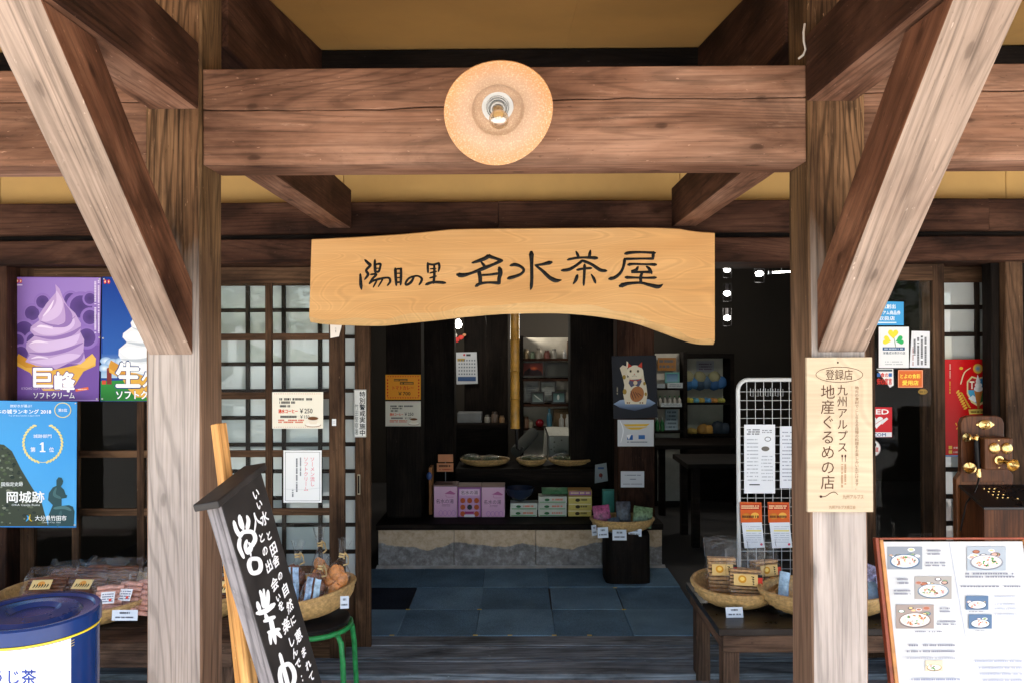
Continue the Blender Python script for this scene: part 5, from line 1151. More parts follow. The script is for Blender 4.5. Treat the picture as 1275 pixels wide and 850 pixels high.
# ---- green stool with tied bags
sx, sy, sz = at(385, 770, 3.38).x, 3.42, .45
st_ = thing('stool', 'green steel-legged stool with dark seat carrying a basket beside the door', 'stool', (sx, sy, 0))
MB().lathe([(0, .42), (.15, .42), (.165, .428), (.168, .443), (.158, .45), (0, .45)], 32).build('seat', MW['black'], st_, smooth=40, M=Matrix.Translation((sx, sy, 0)))
rp = [(sx + .172 * math.cos(R(a)), sy + .172 * math.sin(R(a)), .415) for a in range(0, 360, 12)]; MB().tube(rp, .011, 8, closed=True).build('ring', MW['green'], st_, smooth=60)
for a in (-35, 35, 145, 215):
    c_, s_ = math.cos(R(a)), math.sin(R(a)); MB().tube([(sx + .13 * c_, sy + .13 * s_, .408), (sx + .17 * c_, sy + .17 * s_, .402), (sx + .19 * c_, sy + .19 * s_, .375), (sx + .20 * c_, sy + .20 * s_, .30), (sx + .215 * c_, sy + .215 * s_, 0)], .012, 9).build('leg', MW['green'], st_, smooth=60)
_, TS = basket('bamboo basket of raffia-tied snack bags on the green stool', (sx, sy, .452), .205, .18, .10, R(3), R(-9))
MW['blueprint'] = plain('blue_white_wrapper', (.30, .45, .68), .35, var=.5, scale=30)
def tied_bag(label, px, py, Y, r_, h, mat, lean=0, rz=0, wraps=()):
    r_ *= 1.15; h *= 1.28; c = at(px, py, Y); M = Matrix.Translation(c) @ rot(0, lean, rz)
    b = thing('tied_bag', label, 'snack bag', c, 'raffia tied bags on the stool')
    for k in range(8):
        a = k * 2.4; m = MB(); m.ball((r_ * .42 * math.cos(a), r_ * .4 * math.sin(a), r_ * .45 + h * .055 * k), r_ * .5, 5, sq=(.9, .38, 1.15), noise=.16); m.build('snack', mat, b, smooth=60, M=M)
    for (x, mt) in wraps:
        mm = MB(); mm.grid(lambda u, v: (x + (u - .5) * .026 + .004 * math.sin(v * 5), -r_ * .9 + .01 * abs(u - .5), v * h * .6), 2, 4); mm.build('wrapper', MW[mt], b, M=M)
    prof = [(r_ * .6, 0), (r_ * .98, h * .1), (r_ * 1.02, h * .3), (r_ * .8, h * .5), (r_ * .3, h * .66), (r_ * .17, h * .72), (r_ * .32, h * .84), (r_ * .5, h * 1.0)]
    MB().lathe(prof, 16, wob=lambda i, j, th: random.uniform(-.1, .1) * r_ * (1.4 if i > 5 else 1)).build('film', MW['shinyfilm'], b, smooth=20, M=M)
    kn = [(r_ * .2 * math.cos(t * .9), r_ * .2 * math.sin(t * .9), h * .70 + .0016 * t) for t in range(16)] + [(r_ * .5, -r_ * .3, h * .76), (r_ * .62, -r_ * .4, h * .66), (r_ * .3, -r_ * .35, h * .62)]
    MB().tube(kn, .0038, 6).build('raffia_tie', MW['raffia'], b, smooth=60, M=M); return b
tied_bag('raffia-tied bag of orange chips at the right of the stool basket', 414, 748, 3.36, .052, .215, MW['orange'], R(12))
tied_bag('tallest raffia-tied bag at the back of the stool basket', 403, 738, 3.50, .044, .235, MW['orange'], R(-4))
tied_bag('raffia-tied bag of blue wrapped sweets in the middle of the stool basket', 388, 752, 3.33, .05, .17, MW['dates'], R(14), 0, ((-.02, 'blueprint'), (.015, 'bluepack')))
tied_bag('raffia-tied bag with looped tie at the left of the stool basket', 368, 745, 3.40, .05, .20, MW['dates'], R(3), 0, ((.01, 'blueprint'), (-.025, 'bluepack')))
pc = at(429, 757, 3.22); price_card('small white price card hanging on the stool basket rim', (pc.x, 3.22, pc.z), .035, .05, R(10), .2)
# ---- navy tea tin
TY, TR_, TZ = 1.62, .127, 1.092
tcx = at(42, 757, TY).x
tin = thing('tea_tin', 'navy blue round tea tin with white label and yellow line at bottom left', 'tin', (tcx, TY, .73))
MW['navy'] = plain('navy_enamel', (.006, .027, .125), .22, var=.1, spec=.35, coat=0)
TT = Matrix.Translation((tcx, TY, 0))
MB().lathe([(0, .731), (TR_ - .008, .731), (TR_ - .004, .735), (TR_ - .004, TZ - .02)], 72).build('body', MW['navy'], tin, smooth=40, M=TT)
MB().lathe([(TR_ - .003, TZ - .032), (TR_, TZ - .031), (TR_ + .0005, TZ - .004), (TR_ - .003, TZ), (TR_ - .012, TZ - .001), (TR_ - .016, TZ - .006), (TR_ * .72, TZ - .008), (TR_ * .66, TZ - .001), (TR_ * .40, TZ + .002), (TR_ * .33, TZ - .006), (0, TZ - .006)], 72).build('lid', MW['navy'], tin, smooth=30, M=TT)
MB().lathe([(TR_ - .0035, TZ - .0375), (TR_ - .001, TZ - .037), (TR_ - .001, TZ - .0335), (TR_ - .0035, TZ - .033)], 72).build('yellow_line', plain('yellow_line', (.75, .55, .03), .35), tin, smooth=30, M=TT)
class CylPrint(Print):
    def P(s, x, y, h=0):
        r_ = s.r + s.k + h; d = ray(x, y); ox, oy = CAMP.x - tcx, CAMP.y - TY
        A = d.x ** 2 + d.y ** 2; B = 2 * (ox * d.x + oy * d.y); C = ox * ox + oy * oy - r_ * r_
        D = B * B - 4 * A * C
        t = (-B - math.sqrt(max(0, D))) / (2 * A); return CAMP + d * t
p = CylPrint(Y=TY); p.r = TR_ - .0035
n = 16; xs_ = [-42 + (88 + 42) * i / n for i in range(n + 1)]
mlab = MB(); rl = TR_ - .0032
pa = p.P(88.5, 825); a0, a1 = R(180), math.atan2(pa.y - TY, pa.x - tcx) % (2 * math.pi)
mlab.grid(lambda u, v: (tcx + rl * math.cos(a0 + (a1 - a0) * u), TY + rl * math.sin(a0 + (a1 - a0) * u), .80 + (TZ - .039 - .80) * v), 30, 1); mlab.build('label', MW['paper'], tin, smooth=60)
p.k = .0008
p.text('ほうじ茶', -31, 833, 45, 852, '#2a3c86', .02); p.text('です', 52, 838, 68, 845, '#a8b4d0', .0)
for k in range(3): p.line([(86.5, 799 + k * 3.2), (92.5, 795.5 + k * 3.2)], .5, '#c8b850')
p.build('lettering', tin)
ts = thing('tin_stand', 'small wooden stand under the navy tea tin', 'stand', (tcx, TY, 0))
timber('top', (tcx - .16, TY - .16, .70), (tcx + .16, TY + .16, .73), MW['bench'], ts, 'x')
for a in (-1, 1):
    for b_ in (-1, 1): timber('leg', (tcx + a * .12 - .02, TY + b_ * .12 - .02, 0), (tcx + a * .12 + .02, TY + b_ * .12 + .02, .70), MW['bench'], ts, 'z')
# ---- old wall telephone on its stand
PH = 3.70
X = lambda px, Y=PH: ax(px, Y, 600)
Zp = lambda py, Y=PH: az(py, Y, 1230)
MW['walnut'] = wood('walnut', (.045, .014, .005), (.095, .031, .011), (.155, .058, .021), rough=.35, spec=.16, knots=0, crack=0, wear=0, bump=.1)
ph = thing('telephone', 'antique wooden telephone with brass bells and handset before the red poster', 'telephone', (X(1235), PH, .70))
xa, xb, zt, zb = X(1197), X(1251), Zp(517), Zp(600)
cc = .035; m = MB(); m.prism([(xa, zb), (xb, zb), (xb, zt - cc), (xb - cc * .3, zt - cc * .3), (xb - cc, zt), (xa + cc, zt), (xa + cc * .3, zt - cc * .3), (xa, zt - cc)], PH, PH + .03); m.build('backboard', MW['walnut'], ph, .004, axis=(0, 0, 1))
m = MB(); m.prism([(X(1191), Zp(700)), (X(1262), Zp(700)), (X(1262), Zp(590)), (X(1255), Zp(583)), (X(1200), Zp(583)), (X(1191), Zp(596))], PH + .001, PH + .035); m.build('lower_backboard', MW['walnut'], ph, .004, axis=(0, 0, 1))
def brassdisc(name, px, py, r_, y, prof=None, sxx=1):
    c = at(px, py, y); M = Matrix.Translation(c) @ Matrix.Rotation(R(90), 4, 'X') @ Matrix.Diagonal((sxx, 1, 1, 1))
    pr = prof or [(r_, 0), (r_ * .97, r_ * .16), (r_ * .8, r_ * .3), (r_ * .4, r_ * .4), (r_ * .16, r_ * .42), (r_ * .12, r_ * .5), (0, r_ * .52)]
    return MB().lathe(pr, 24).build(name, MW['brass'], ph, smooth=35, M=M)
brassdisc('emblem', 1226.5, 528, .024, PH - .001, [(.024, 0), (.022, .006), (.014, .009), (.012, .006), (0, .010)], 1.5)
brassdisc('emblem_tip', 1217.5, 528, .009, PH - .001); brassdisc('emblem_tip', 1235.5, 528, .009, PH - .001)
bx0, bx1 = X(1226.5, PH - .09), X(1261.5, PH - .09)
m = MB().box((bx0, PH - .09, Zp(584, PH - .09)), (bx1, PH - .0005, Zp(545, PH - .09))); m.build('bell_box', MW['walnut'], ph, .004, axis=(0, 0, 1))
for px in (1238, 1253.5): brassdisc('bell', px, 557.5, .0265, PH - .0905)
brassdisc('dial', 1243, 572, .02, PH - .0905, [(.021, 0), (.021, .008), (.016, .01), (0, .008)])
M = Matrix.Translation(at(1252, 573.5, PH - .092)) @ Matrix.Rotation(R(100), 4, 'X'); MB().lathe([(.012, -.004), (.012, .02), (.020, .035), (.027, .055), (.0285, .057), (.025, .05), (.014, .034), (0, .03)], 26).build('mouthpiece', MW['brass'], ph, smooth=40, M=M)
brassdisc('screw', 1243.5, 547.8, .004, PH - .0905); brassdisc('screw', 1244, 581.5, .004, PH - .0905)
h0, h1 = at(1215.5, 541, PH - .05), at(1218.5, 594, PH - .05)
def along(a, b, prof, name, mat, n=16):
    A = (b - a); q_ = A.to_track_quat('Z', 'Y').to_matrix().to_4x4(); q_.translation = a
    return MB().lathe([(r_, z * A.length) for r_, z in prof], n).build(name, mat, ph, smooth=40, M=q_)
along(h0, h1, [(.0, .12), (.011, .12), (.0125, .25), (.0125, .6), (.011, .78), (0, .78)], 'handset_grip', MW['black'])
along(h0, h1, [(0, -.02), (.005, -.02), (.006, .0), (.012, .03), (.012, .11), (.0, .12)], 'handset_end', MW['brass']); along(h0, h1, [(0, .78), (.012, .78), (.009, .84), (.012, .88), (.011, .98), (.006, 1.0), (0, 1.02)], 'handset_end', MW['brass'])
M = Matrix.Translation(at(1208, 545, PH - .05)) @ rot(0, R(-78), R(20)); MB().lathe([(.008, -.02), (.010, -.005), (.019, .008), (.022, .02), (.019, .026), (.0, .022)], 20).build('earpiece', MW['brass'], ph, smooth=40, M=M)
M = Matrix.Translation(at(1208, 583, PH - .06)) @ rot(R(30), R(-65), R(20)); MB().lathe([(.008, -.035), (.012, -.015), (.022, .0), (.028, .018), (.024, .022), (.0, .012)], 20).build('speaking_cup', MW['brass'], ph, smooth=40, M=M)
MB().tube([at(1219, 594, PH - .05), at(1217, 603, PH - .06), at(1213, 612, PH - .07), at(1203, 626, PH - .10), at(1196, 660, PH - .08)], .004, 6).build('cord', MW['black'], ph, smooth=60)
FY = PH - .19
m = MB(); xl, xr = X(1192, PH), X(1192, PH) + .42
zt2, zf, zb2 = Zp(606, PH), az(633, FY, 1240), .70
m.prism([(PH - .0005, zb2), (PH - .0005, zt2), (FY, zf), (FY, zb2)], xl + .012, xr, 'x'); m.build('desk_box', MW['walnut'], ph, .004, axis=(0, 0, 1))
m = MB(); sl = (zt2 - zf) / .19; m.prism([(PH - .001, zt2 + .001), (PH - .001, zt2 + .014), (FY - .012, zf + .014 - sl * .012), (FY - .012, zf + .001 - sl * .012)], xl + .004, xr + .01, 'x'); m.build('sloped_lid', plain('dark_lid', (.014, .010, .009), .3), ph, .003)
for r_ in range(4):
    for k in range(3):
        t = .22 + r_ * .14; y = PH - .19 * t; z = zt2 + .0142 - sl * .19 * t
        MB().lathe([(.0055, 0), (.0055, .003), (0, .0035)], 10).build('key', MW['brass'], ph, M=Matrix.Translation((xl + .10 + k * .024 + r_ * .004, y, z)))
MB().lathe([(.0055, 0), (.0055, .003), (0, .0035)], 10).build('key', MW['brass'], ph, M=Matrix.Translation((xl + .20, PH - .13, zt2 + .0142 - sl * .13)))
pst = thing('telephone_stand', 'dark wooden stand beneath the antique telephone behind the menu board', 'stand', (xl + .2, PH, 0))
timber('top', (xl - .03, FY - .03, .67), (xr + .03, PH + .06, .70), MW['dark'], pst, 'x')
for a in (xl, xr - .05):
    for b_ in (FY, PH): timber('leg', (a, b_, 0), (a + .05, b_ + .05, .67), MW['dark'], pst, 'z')
cb_ = MB().tube([at(1002, 30, 2.088), at(1000.5, 40, 2.084), at(1001, 52, 2.082), at(1003, 62, 2.083), at(1000, 69, 2.084), at(994, 73.5, 2.088)], .003, 7).build('cable', plain('white_cable', (.42, .39, .36), .5), None, smooth=60); tag(cb_, 'short white cable at the top corner of the right porch post', 'cable')

# ================================================================== inside the shop
MW['glow'] = emis('lit_bulb', (1, .97, .9, 1), 14)
def bulb(label, px, py, Y, r_=.03, watt=3, cord=True, group='lit bulbs inside the shop'):
    c = at(px, py, Y); b = thing('hanging_bulb', label, 'bulb', c, group)
    MB().lathe([(0, -r_ * 1.1), (r_ * .7, -r_ * .8), (r_, 0), (r_ * .75, r_ * .7), (r_ * .4, r_ * 1.3), (0, r_ * 1.3)], 14).build('bulb', MW['glow'], b, smooth=60, M=Matrix.Translation(c))
    MB().lathe([(r_ * .42, r_ * 1.2), (r_ * .45, r_ * 2.6), (0, r_ * 2.7)], 12).build('socket', MW['black'], b, smooth=40, M=Matrix.Translation(c))
    if cord: MB().tube([c + Vector((0, 0, r_ * 2.6)), Vector((c.x, c.y, 2.72))], .003, 5).build('cord', MW['black'], b)
    if watt:
        l = bpy.data.lights.new('bulb_light', 'POINT'); l.energy = watt; l.color = (1, .9, .74); l.shadow_soft_size = r_ * 1.6
        lo = bpy.data.objects.new('bulb_light', l); COL.objects.link(lo); lo.location = c + Vector((0, -r_ * 2, -r_ * 2.2)); WM[lo.name] = Matrix.Translation(lo.location); setpar(lo, b); lo.matrix_basis = Matrix.Translation(lo.location)
    return b
bulb('bright bare bulb hanging left of the bamboo pole just below the big sign', 570.5, 404, 7.4, .036, 3)
bulb('small lit bulb under the sign close to the bamboo pole', 620.5, 397, 8.4, .034, 7)
bulb('small lit bulb under the sign above the shelves', 731.5, 396, 8.6, .034, 7)
lad = thing('lamp_ladder', 'hanging wire frame with three bright bulbs to the right of the big sign', 'lamp', at(905, 400, 7.2))
for k, py in enumerate((336, 365.5, 396)):
    c = at(905.3, py, 7.2); MB().ball(c, .028, 7, sq=(1.1, 1.1, .85)).build('bulb', MW['glow'], lad, smooth=60)
    MB().lathe([(.018, 0), (.018, .06), (0, .06)], 10).build('socket', MW['black'], lad, M=Matrix.Translation(c + Vector((0, 0, .03))))
    for x0, x1, y0 in ((900.3, 910.5, py - 12),): 
        a, b, c2, d = at(x0, y0, 7.2), at(x1, y0, 7.2), at(x1, y0 + 22, 7.2), at(x0, y0 + 22, 7.2); MB().tube([a, b, c2, d], .0022, 5, closed=True).build('wire_frame', MW['black'], lad)
l = bpy.data.lights.new('ladder_light', 'POINT'); l.energy = 3.5; l.color = (1, .93, .82); l.shadow_soft_size = .08
lo = bpy.data.objects.new('ladder_light', l); COL.objects.link(lo); lo.matrix_basis = Matrix.Translation(at(905, 385, 7.05)); WM[lo.name] = lo.matrix_basis.copy(); setpar(lo, lad)
sp = thing('spot_lamp', 'single bright spot lamp in a small wire frame near the right post top', 'lamp', at(945.5, 341, 7.0))
MB().ball(at(945.5, 341, 7.0), .032, 7, sq=(1.1, 1.1, .8)).build('bulb', MW['glow'], sp, smooth=60)
q4 = [at(x, y, 7.0) for x, y in ((939.5, 335), (951.5, 335), (951.5, 352), (939.5, 352))]; MB().tube(q4, .004, 5, closed=True).build('wire_frame', MW['black'], sp); MB().tube([q4[0], Vector((q4[0].x, 7.0, 2.72))], .004, 5).build('hanger', MW['grey'], sp)
tb = thing('tube_lamp', 'short white tube lamp just left of the right porch post', 'lamp', at(968, 339, 7.0))
a, b = at(961, 339.5, 7.0), at(985, 338.5, 7.0); MB().tube([a, b], .006, 10).build('tube', MW['glow'], tb, smooth=60); MB().tube([a + Vector((-.03, 0, .0)), a], .017, 10).build('end_cap', MW['grey'], tb); MB().tube([a.lerp(b, .5), Vector((a.lerp(b, .5).x, 7.0, 2.72))], .004, 5).build('hanger', MW['grey'], tb)
# ---- bamboo pot hook
bc = at(641.5, 533, 6.3); bam = thing('bamboo_pole', 'golden bamboo pole hanging in the middle of the dark shop', 'pole', bc)
MW['bamboo'] = plain('golden_bamboo', (.66, .34, .06), .35, var=.2, scale=12)
zs = [az(y, 6.3) for y in (533, 496, 461, 423.5, 385)] + [2.5]
for k in range(5):
    z0, z1 = zs[k], zs[k + 1]; pr = [(0, z0 + .001), (.038, z0 + .001), (.040, z0 + .008), (.0375, z0 + .016), (.037, z1 - .014), (.0405, z1 - .005), (.038, z1 - .001), (0, z1 - .001)]
    MB().lathe(pr, 18).build('bamboo_joint', MW['bamboo'], bam, smooth=40, M=Matrix.Translation((bc.x, 6.3, 0)))
MB().tube([(bc.x + .01, 6.3, zs[0]), (bc.x + .012, 6.3, zs[0] - .16), (bc.x + .04, 6.3, zs[0] - .18), (bc.x + .06, 6.3, zs[0] - .15)], .012, 8).build('iron_hook', MW['black'], bam, smooth=60)
MB().tube([(bc.x, 6.3, 2.49), (bc.x, 6.3, 2.72)], .006, 6).build('rope', MW['black'], bam)
# ---- calendar and red ornament on the back post
bw_ = thing('board_wall', 'dark board wall deep in the shop just left of the bamboo pole', 'wall', at(600, 540, 8.1))
for k in range(2): box('board', (ax(578, 8.1) + k * .23, 8.1, .35), (ax(578, 8.1) + k * .23 + .228, 8.13, 2.3), MW['ink'], bw_, axis=(0, 0, 1))
o, p = sheet('calendar', 'white wall calendar with blue band deep in the shop left of the pole', 'calendar', 567.5, 438, 594.5, 478, 8.04, '#b9bfc8', corners=[(567.5, 438.5), (593.5, 438), (595, 477), (568.5, 478)])
p.ell(578, 441.5, 1.4, 1.4, '#b03040'); p.rect(580.5, 440.4, 586, 443, '#30343c'); p.rect(569.5, 446, 579, 449.5, '#a0883c')
for r_ in range(5):
    for k in range(7): p.rect(571 + k * 3.2, 447.5 + r_ * 4.2, 572.6 + k * 3.2, 449.3 + r_ * 4.2, '#5a6472')
p.rect(570, 468.5, 592.5, 474, '#34507e'); p.build('print', o)
MB().tube([at(566, 430, 8.05), at(566, 500, 8.05)], .02, 4)
on = thing('ornament', 'red and white festive ornament hanging near the bare bulb', 'ornament', at(570, 428, 7.9))
for (px, py, r_, c_) in ((565, 418, .03, (.7, .66, .62)), (568, 423, .028, (.5, .03, .03)), (574, 420, .026, (.55, .04, .03)), (578, 417, .016, (.55, .25, .12)), (563, 426, .02, (.45, .03, .03))):
    MB().ball(at(px, py, 7.9), r_, 5, sq=(1.2, .5, .9), noise=.15).build('paper_flower', plain('ornament_%d' % px, c_, .6), on, smooth=40)
MB().tube([at(562, 428, 7.9), at(581, 416, 7.9)], .005, 5).build('twig', MW['bench'], on); MB().tube([at(571, 420, 7.9), Vector((at(571, 420, 7.9).x, 7.9, 2.72))], .002, 4).build('string', MW['black'], on)
# ---- shelf cabinet with frames
SY2 = 8.3
X2 = lambda px, Y=SY2: ax(px, Y, 500)
Z2 = lambda py, Y=SY2: az(py, Y, 690)
MW['palewall'] = plain('pale_shelf_back', (.55, .52, .45), .8, var=.1)
cab = thing('shelf_cabinet', 'dark wooden shelves with framed pictures and bottles deep in the shop', 'shelf', (X2(690), SY2, 0))
box('back_panel', (X2(646), SY2 + .22, .35), (X2(745), SY2 + .24, Z2(420)), MW['palewall'], cab)
for py in (446, 471, 502.5, 532): box('shelf', (X2(646), SY2 - .02, Z2(py) - .025), (X2(713), SY2 + .219, Z2(py)), MW['dark'], cab, axis=(1, 0, 0))
for px in (646, 711.5, 737): box('upright', (X2(px), SY2 - .03, .35), (X2(px) + .05, SY2 + .218, Z2(418)), MW['ink'], cab, axis=(0, 0, 1))
box('shelf', (X2(717.5), SY2 - .02, Z2(446) - .025), (X2(736), SY2 + .219, Z2(446)), MW['dark'], cab, axis=(1, 0, 0)); box('shelf', (X2(717.5), SY2 - .02, Z2(532) - .025), (X2(736), SY2 + .219, Z2(532)), MW['dark'], cab, axis=(1, 0, 0))
def framed(label, x0, y0, x1, y1, Y, fc, pc_, art=None, fw=.016, cat='picture'):
    a, b = at(x0, y1, Y), at(x1, y0, Y); f = thing('picture_frame', label, cat, ((a.x + b.x) / 2, Y, a.z), 'framed pictures on the shelves')
    fm = plain('frame_%d_%d' % (x0, y0), fc, .4)
    for (c0, c1) in (((a.x, a.z), (b.x, a.z + fw)), ((a.x, b.z - fw), (b.x, b.z)), ((a.x, a.z + fw), (a.x + fw, b.z - fw)), ((b.x - fw, a.z + fw), (b.x, b.z - fw))): box('frame_bar', (c0[0], Y, c0[1]), (c1[0], Y + .02, c1[1]), fm, f)
    p = Print(Y=Y + .012); p.rect(x0, y0, x1, y1, pc_[0], pc_[1])
    if art: art(p)
    p.build('picture', f); return f
def sunset(p): p.poly([(653, 462), (662, 456), (674, 462), (676, 467), (652, 467)], '#2a1c20'); p.ell(665, 458, 5, 2.5, '#d06a3c', '#7a3028')
framed('framed dark red sunset picture on the top shelf beside the bamboo pole', 650, 449.5, 677.5, 469, 8.36, (.02, .018, .016), ('#5a2a28', '#8a4030'), sunset)
framed('wide grey framed picture on the top shelf right of the sunset picture', 679, 451, 710, 469.5, 8.4, (.03, .028, .026), ('#4c4e4c', '#5c5e5a'))
framed('white certificate in a light frame at the left of the middle shelf', 652.5, 473.5, 671, 500, 8.42, (.25, .24, .22), ('#8a8f90', '#a0a4a2'), lambda p: p.marks(656, 479, 668, 494, 5, '#5a6066', .3))
framed('white certificate in a black frame on the middle shelf', 672.5, 473.5, 692.5, 500, 8.40, (.015, .014, .014), ('#9aa09e', '#aeb2ae'), lambda p: p.marks(677, 480, 689, 493, 5, '#5a6066', .3))
framed('small black framed photograph leaning at the left of the middle shelf', 661, 487, 678, 501.8, 8.32, (.012, .012, .012), ('#30443c', '#8ea0a0'), lambda p: p.stroke([(665, 491, .8), (670, 495, 1.4), (674, 498, .8)], '#c8d0cc'))
framed('small black framed photograph with green image at the right of the middle shelf', 687, 487, 704.5, 501.8, 8.32, (.012, .012, .012), ('#2c5a4a', '#8aa6b0'), lambda p: p.ell(695, 494, 1.5, 3.5, '#d4dcd8'))
def bottle(label, px, py0, py1, Y, r_, c_, group, cap=None, rough=.3):
    a = at(px, py1, Y); h = at(px, py0, Y).z - a.z; b = thing('bottle', label, 'bottle', a, group)
    MB().lathe([(0, 0), (r_, 0), (r_, h * .55), (r_ * .85, h * .66), (r_ * .4, h * .76), (r_ * .38, h * .86), (0, h * .86)], 16).build('body', plain('bottle_%d_%d' % (px, py0), c_, rough), b, smooth=40, M=Matrix.Translation(a))
    MB().lathe([(0, h * .85), (r_ * .45, h * .85), (r_ * .42, h), (0, h)], 12).build('cap', plain('cap_%d_%d' % (px, py0), cap or c_, .4), b, smooth=40, M=Matrix.Translation(a)); return b
bottle('white plastic bottle on the counter, left of two', 699, 515, 531.5, 8.26, .026, (.62, .62, .58), 'white bottles on the counter'); bottle('white plastic bottle on the counter, right of two', 706.5, 515, 531.5, 8.26, .026, (.62, .62, .58), 'white bottles on the counter')
bottle('small pale glass bottle on the shelf top, left', 703, 435, 445.8, 8.3, .02, (.45, .45, .45), 'bottles on the shelf top'); bottle('taller pale glass bottle on the shelf top, middle', 715, 432, 445.8, 8.3, .024, (.5, .5, .5), 'bottles on the shelf top'); bottle('clear bottle on the shelf top, right', 724, 431, 445.8, 8.3, .022, (.35, .35, .36), 'bottles on the shelf top')
bottle('blue bottle on the lower shelf beside the cardboard box', 684, 508, 531.5, 8.32, .03, (.06, .20, .30), 'bottles on the lower shelf')
rb = at(672, 531.5, 8.3); tag(MB().ball((rb.x, 8.3, rb.z + .046), .045, 9).build('red_ball', plain('red_gloss', (.28, .01, .02), .25), None, smooth=60), 'glossy dark red ball on the lower shelf', 'ball')
cb = at(700, 531.5, 8.42); tag(box('cardboard_box', (X2(689, 8.4), 8.38, cb.z), (X2(711, 8.4), 8.5, cb.z + .2), plain('cardboard', (.26, .17, .09), .8), None, .003), 'brown cardboard box behind the white bottles', 'box')
wb = at(722, 446, 8.3); tag(box('wooden_box', (X2(707, 8.4), 8.36, Z2(446) + .001), (X2(735, 8.4), 8.5, Z2(425, 8.4)), MW['bench'], None, .004), 'brown wooden box on top of the shelves behind the bottles', 'box')
for lb, x0, y0, x1, y1, c_ in (('white notice sheet with small photographs in the shelf niche', 718.5, 486, 732, 496, '#8e9694'), ('pale green paper note in the shelf niche below the notice sheet', 720, 506, 736, 517, '#98a088')):
    o, p = sheet('note', lb, 'note', x0, y0, x1, y1, SY2 + .215, c_)
    p.marks(x0 + 1.5, y0 + 2, x1 - 1.5, y1 - 2, 2, '#3c4448', .6); p.build('print', o)
# ---- table with speckled cloth
tx0, tx1 = ax(682, 7.2), ax(742, 7.2); tz = az(534, 7.6, 700)
tbl = thing('cloth_table', 'low table under a speckled grey cloth in front of the shelves', 'table', ((tx0 + tx1) / 2, 7.4, .35))
def speck():
    m, t, b = newmat('speckled_cloth'); vo = N(t, 'TexVoronoi'); vo.inputs['Scale'].default_value = 26; tc = N(t, 'TexCoord'); t.links.new(tc.outputs['Object'], vo.inputs['Vector'])
    r = ramp(t, vo.outputs['Distance'], [(.16, (.10, .10, .08)), (.24, (.34, .35, .32))]); t.links.new(r.outputs[0], b.inputs['Base Color']); b.inputs['Roughness'].default_value = .8; return m
MW['speck'] = speck()
m = MB(); zt_ = tz; nn = 14
m.grid(lambda u, v: (tx0 + (tx1 - tx0) * u, 7.05 + .8 * v, zt_ + .002 * math.sin(u * 9)), nn, 4); m.grid(lambda u, v: (tx0 + (tx1 - tx0) * u, 7.05 - .015 - .02 * math.sin(u * 22) * (1 - v), zt_ - (.24 + .05 * math.sin(u * 5)) * (1 - v)), nn, 4)
m.grid(lambda u, v: (tx0 - .015 - .02 * math.sin(u * 18) * (1 - v), 7.05 + .8 * u, zt_ - .25 * (1 - v)), nn, 4); m.build('cloth', MW['speck'], tbl, smooth=50)
for x in (tx0 + .04, tx1 - .08):
    for y in (7.1, 7.75): box('leg', (x, y, .345), (x + .04, y + .04, zt_ - .01), MW['ink'], tbl)
# dark tilted roll of mats by the pole
ra, rb_ = at(642, 562, 6.7), at(664, 538, 7.0); tag(MB().tube([ra, ra.lerp(rb_, .5), rb_], [.05, .055, .05], 14).build('mat_roll', plain('dark_mat', (.05, .055, .05), .7), None, smooth=40), 'dark rolled mat slanting beside the foot of the bamboo pole', 'mat')
rg = at(587, 526, 7.6); tag(box('cash_box', (rg.x - .14, 7.6, rg.z), (rg.x + .1, 7.8, rg.z + .10), MW['grey'], None, .006), 'small grey box on the counter below the calendar', 'box')
ctr = thing('counter', 'dark counter deep in the shop below the calendar', 'counter', (rg.x, 7.7, .0)); box('top', (ax(565, 7.6), 7.5, rg.z - .04), (ax(632, 7.6), 7.95, rg.z - .0005), MW['ink'], ctr, .003, axis=(1, 0, 0)); box('front', (ax(566, 7.6), 7.53, .345), (ax(631, 7.6), 7.9, rg.z - .041), MW['ink'], ctr, axis=(1, 0, 0))
# ---- right hand shelf and glass cabinet
GX = lambda px, Y=8.0: ax(px, Y, 490)
GZ = lambda py, Y=8.0: az(py, Y, 850)
sh = thing('spice_shelf', 'dark shelf of small bottles and cards just right of the cat poster', 'shelf', (GX(835), 8.0, 0))
box('back_panel', (GX(812), 8.15, .02), (GX(853), 8.17, GZ(440)), MW['palewall'], sh)
for py in (482.5, 506, 536): box('shelf', (GX(812), 7.98, GZ(py) - .02), (GX(853), 8.149, GZ(py)), MW['ink'], sh)
for px in (810, 850): box('upright', (GX(px), 7.96, .02), (GX(px) + .04, 8.148, GZ(438)), MW['ink'], sh)
for k in range(5): bottle('small spice bottle with green cap, %s in the shelf row' % ('leftmost', 'second from left', 'middle one', 'second from right', 'rightmost')[k], 822 + k * 6, 492, 505.8, 8.02, .02, (.42, .40, .36), 'spice bottles in the shelf row', (.03, .14, .05))
for k in range(2): bottle('green glass bottle on the bottom shelf, %s' % ('nearest the cat poster', 'beside the white leaflet')[k], 818.5 + k * 6, 519, 535.8, 8.02, .022, (.02, .13, .04), 'green glass bottles', (.4, .4, .4))
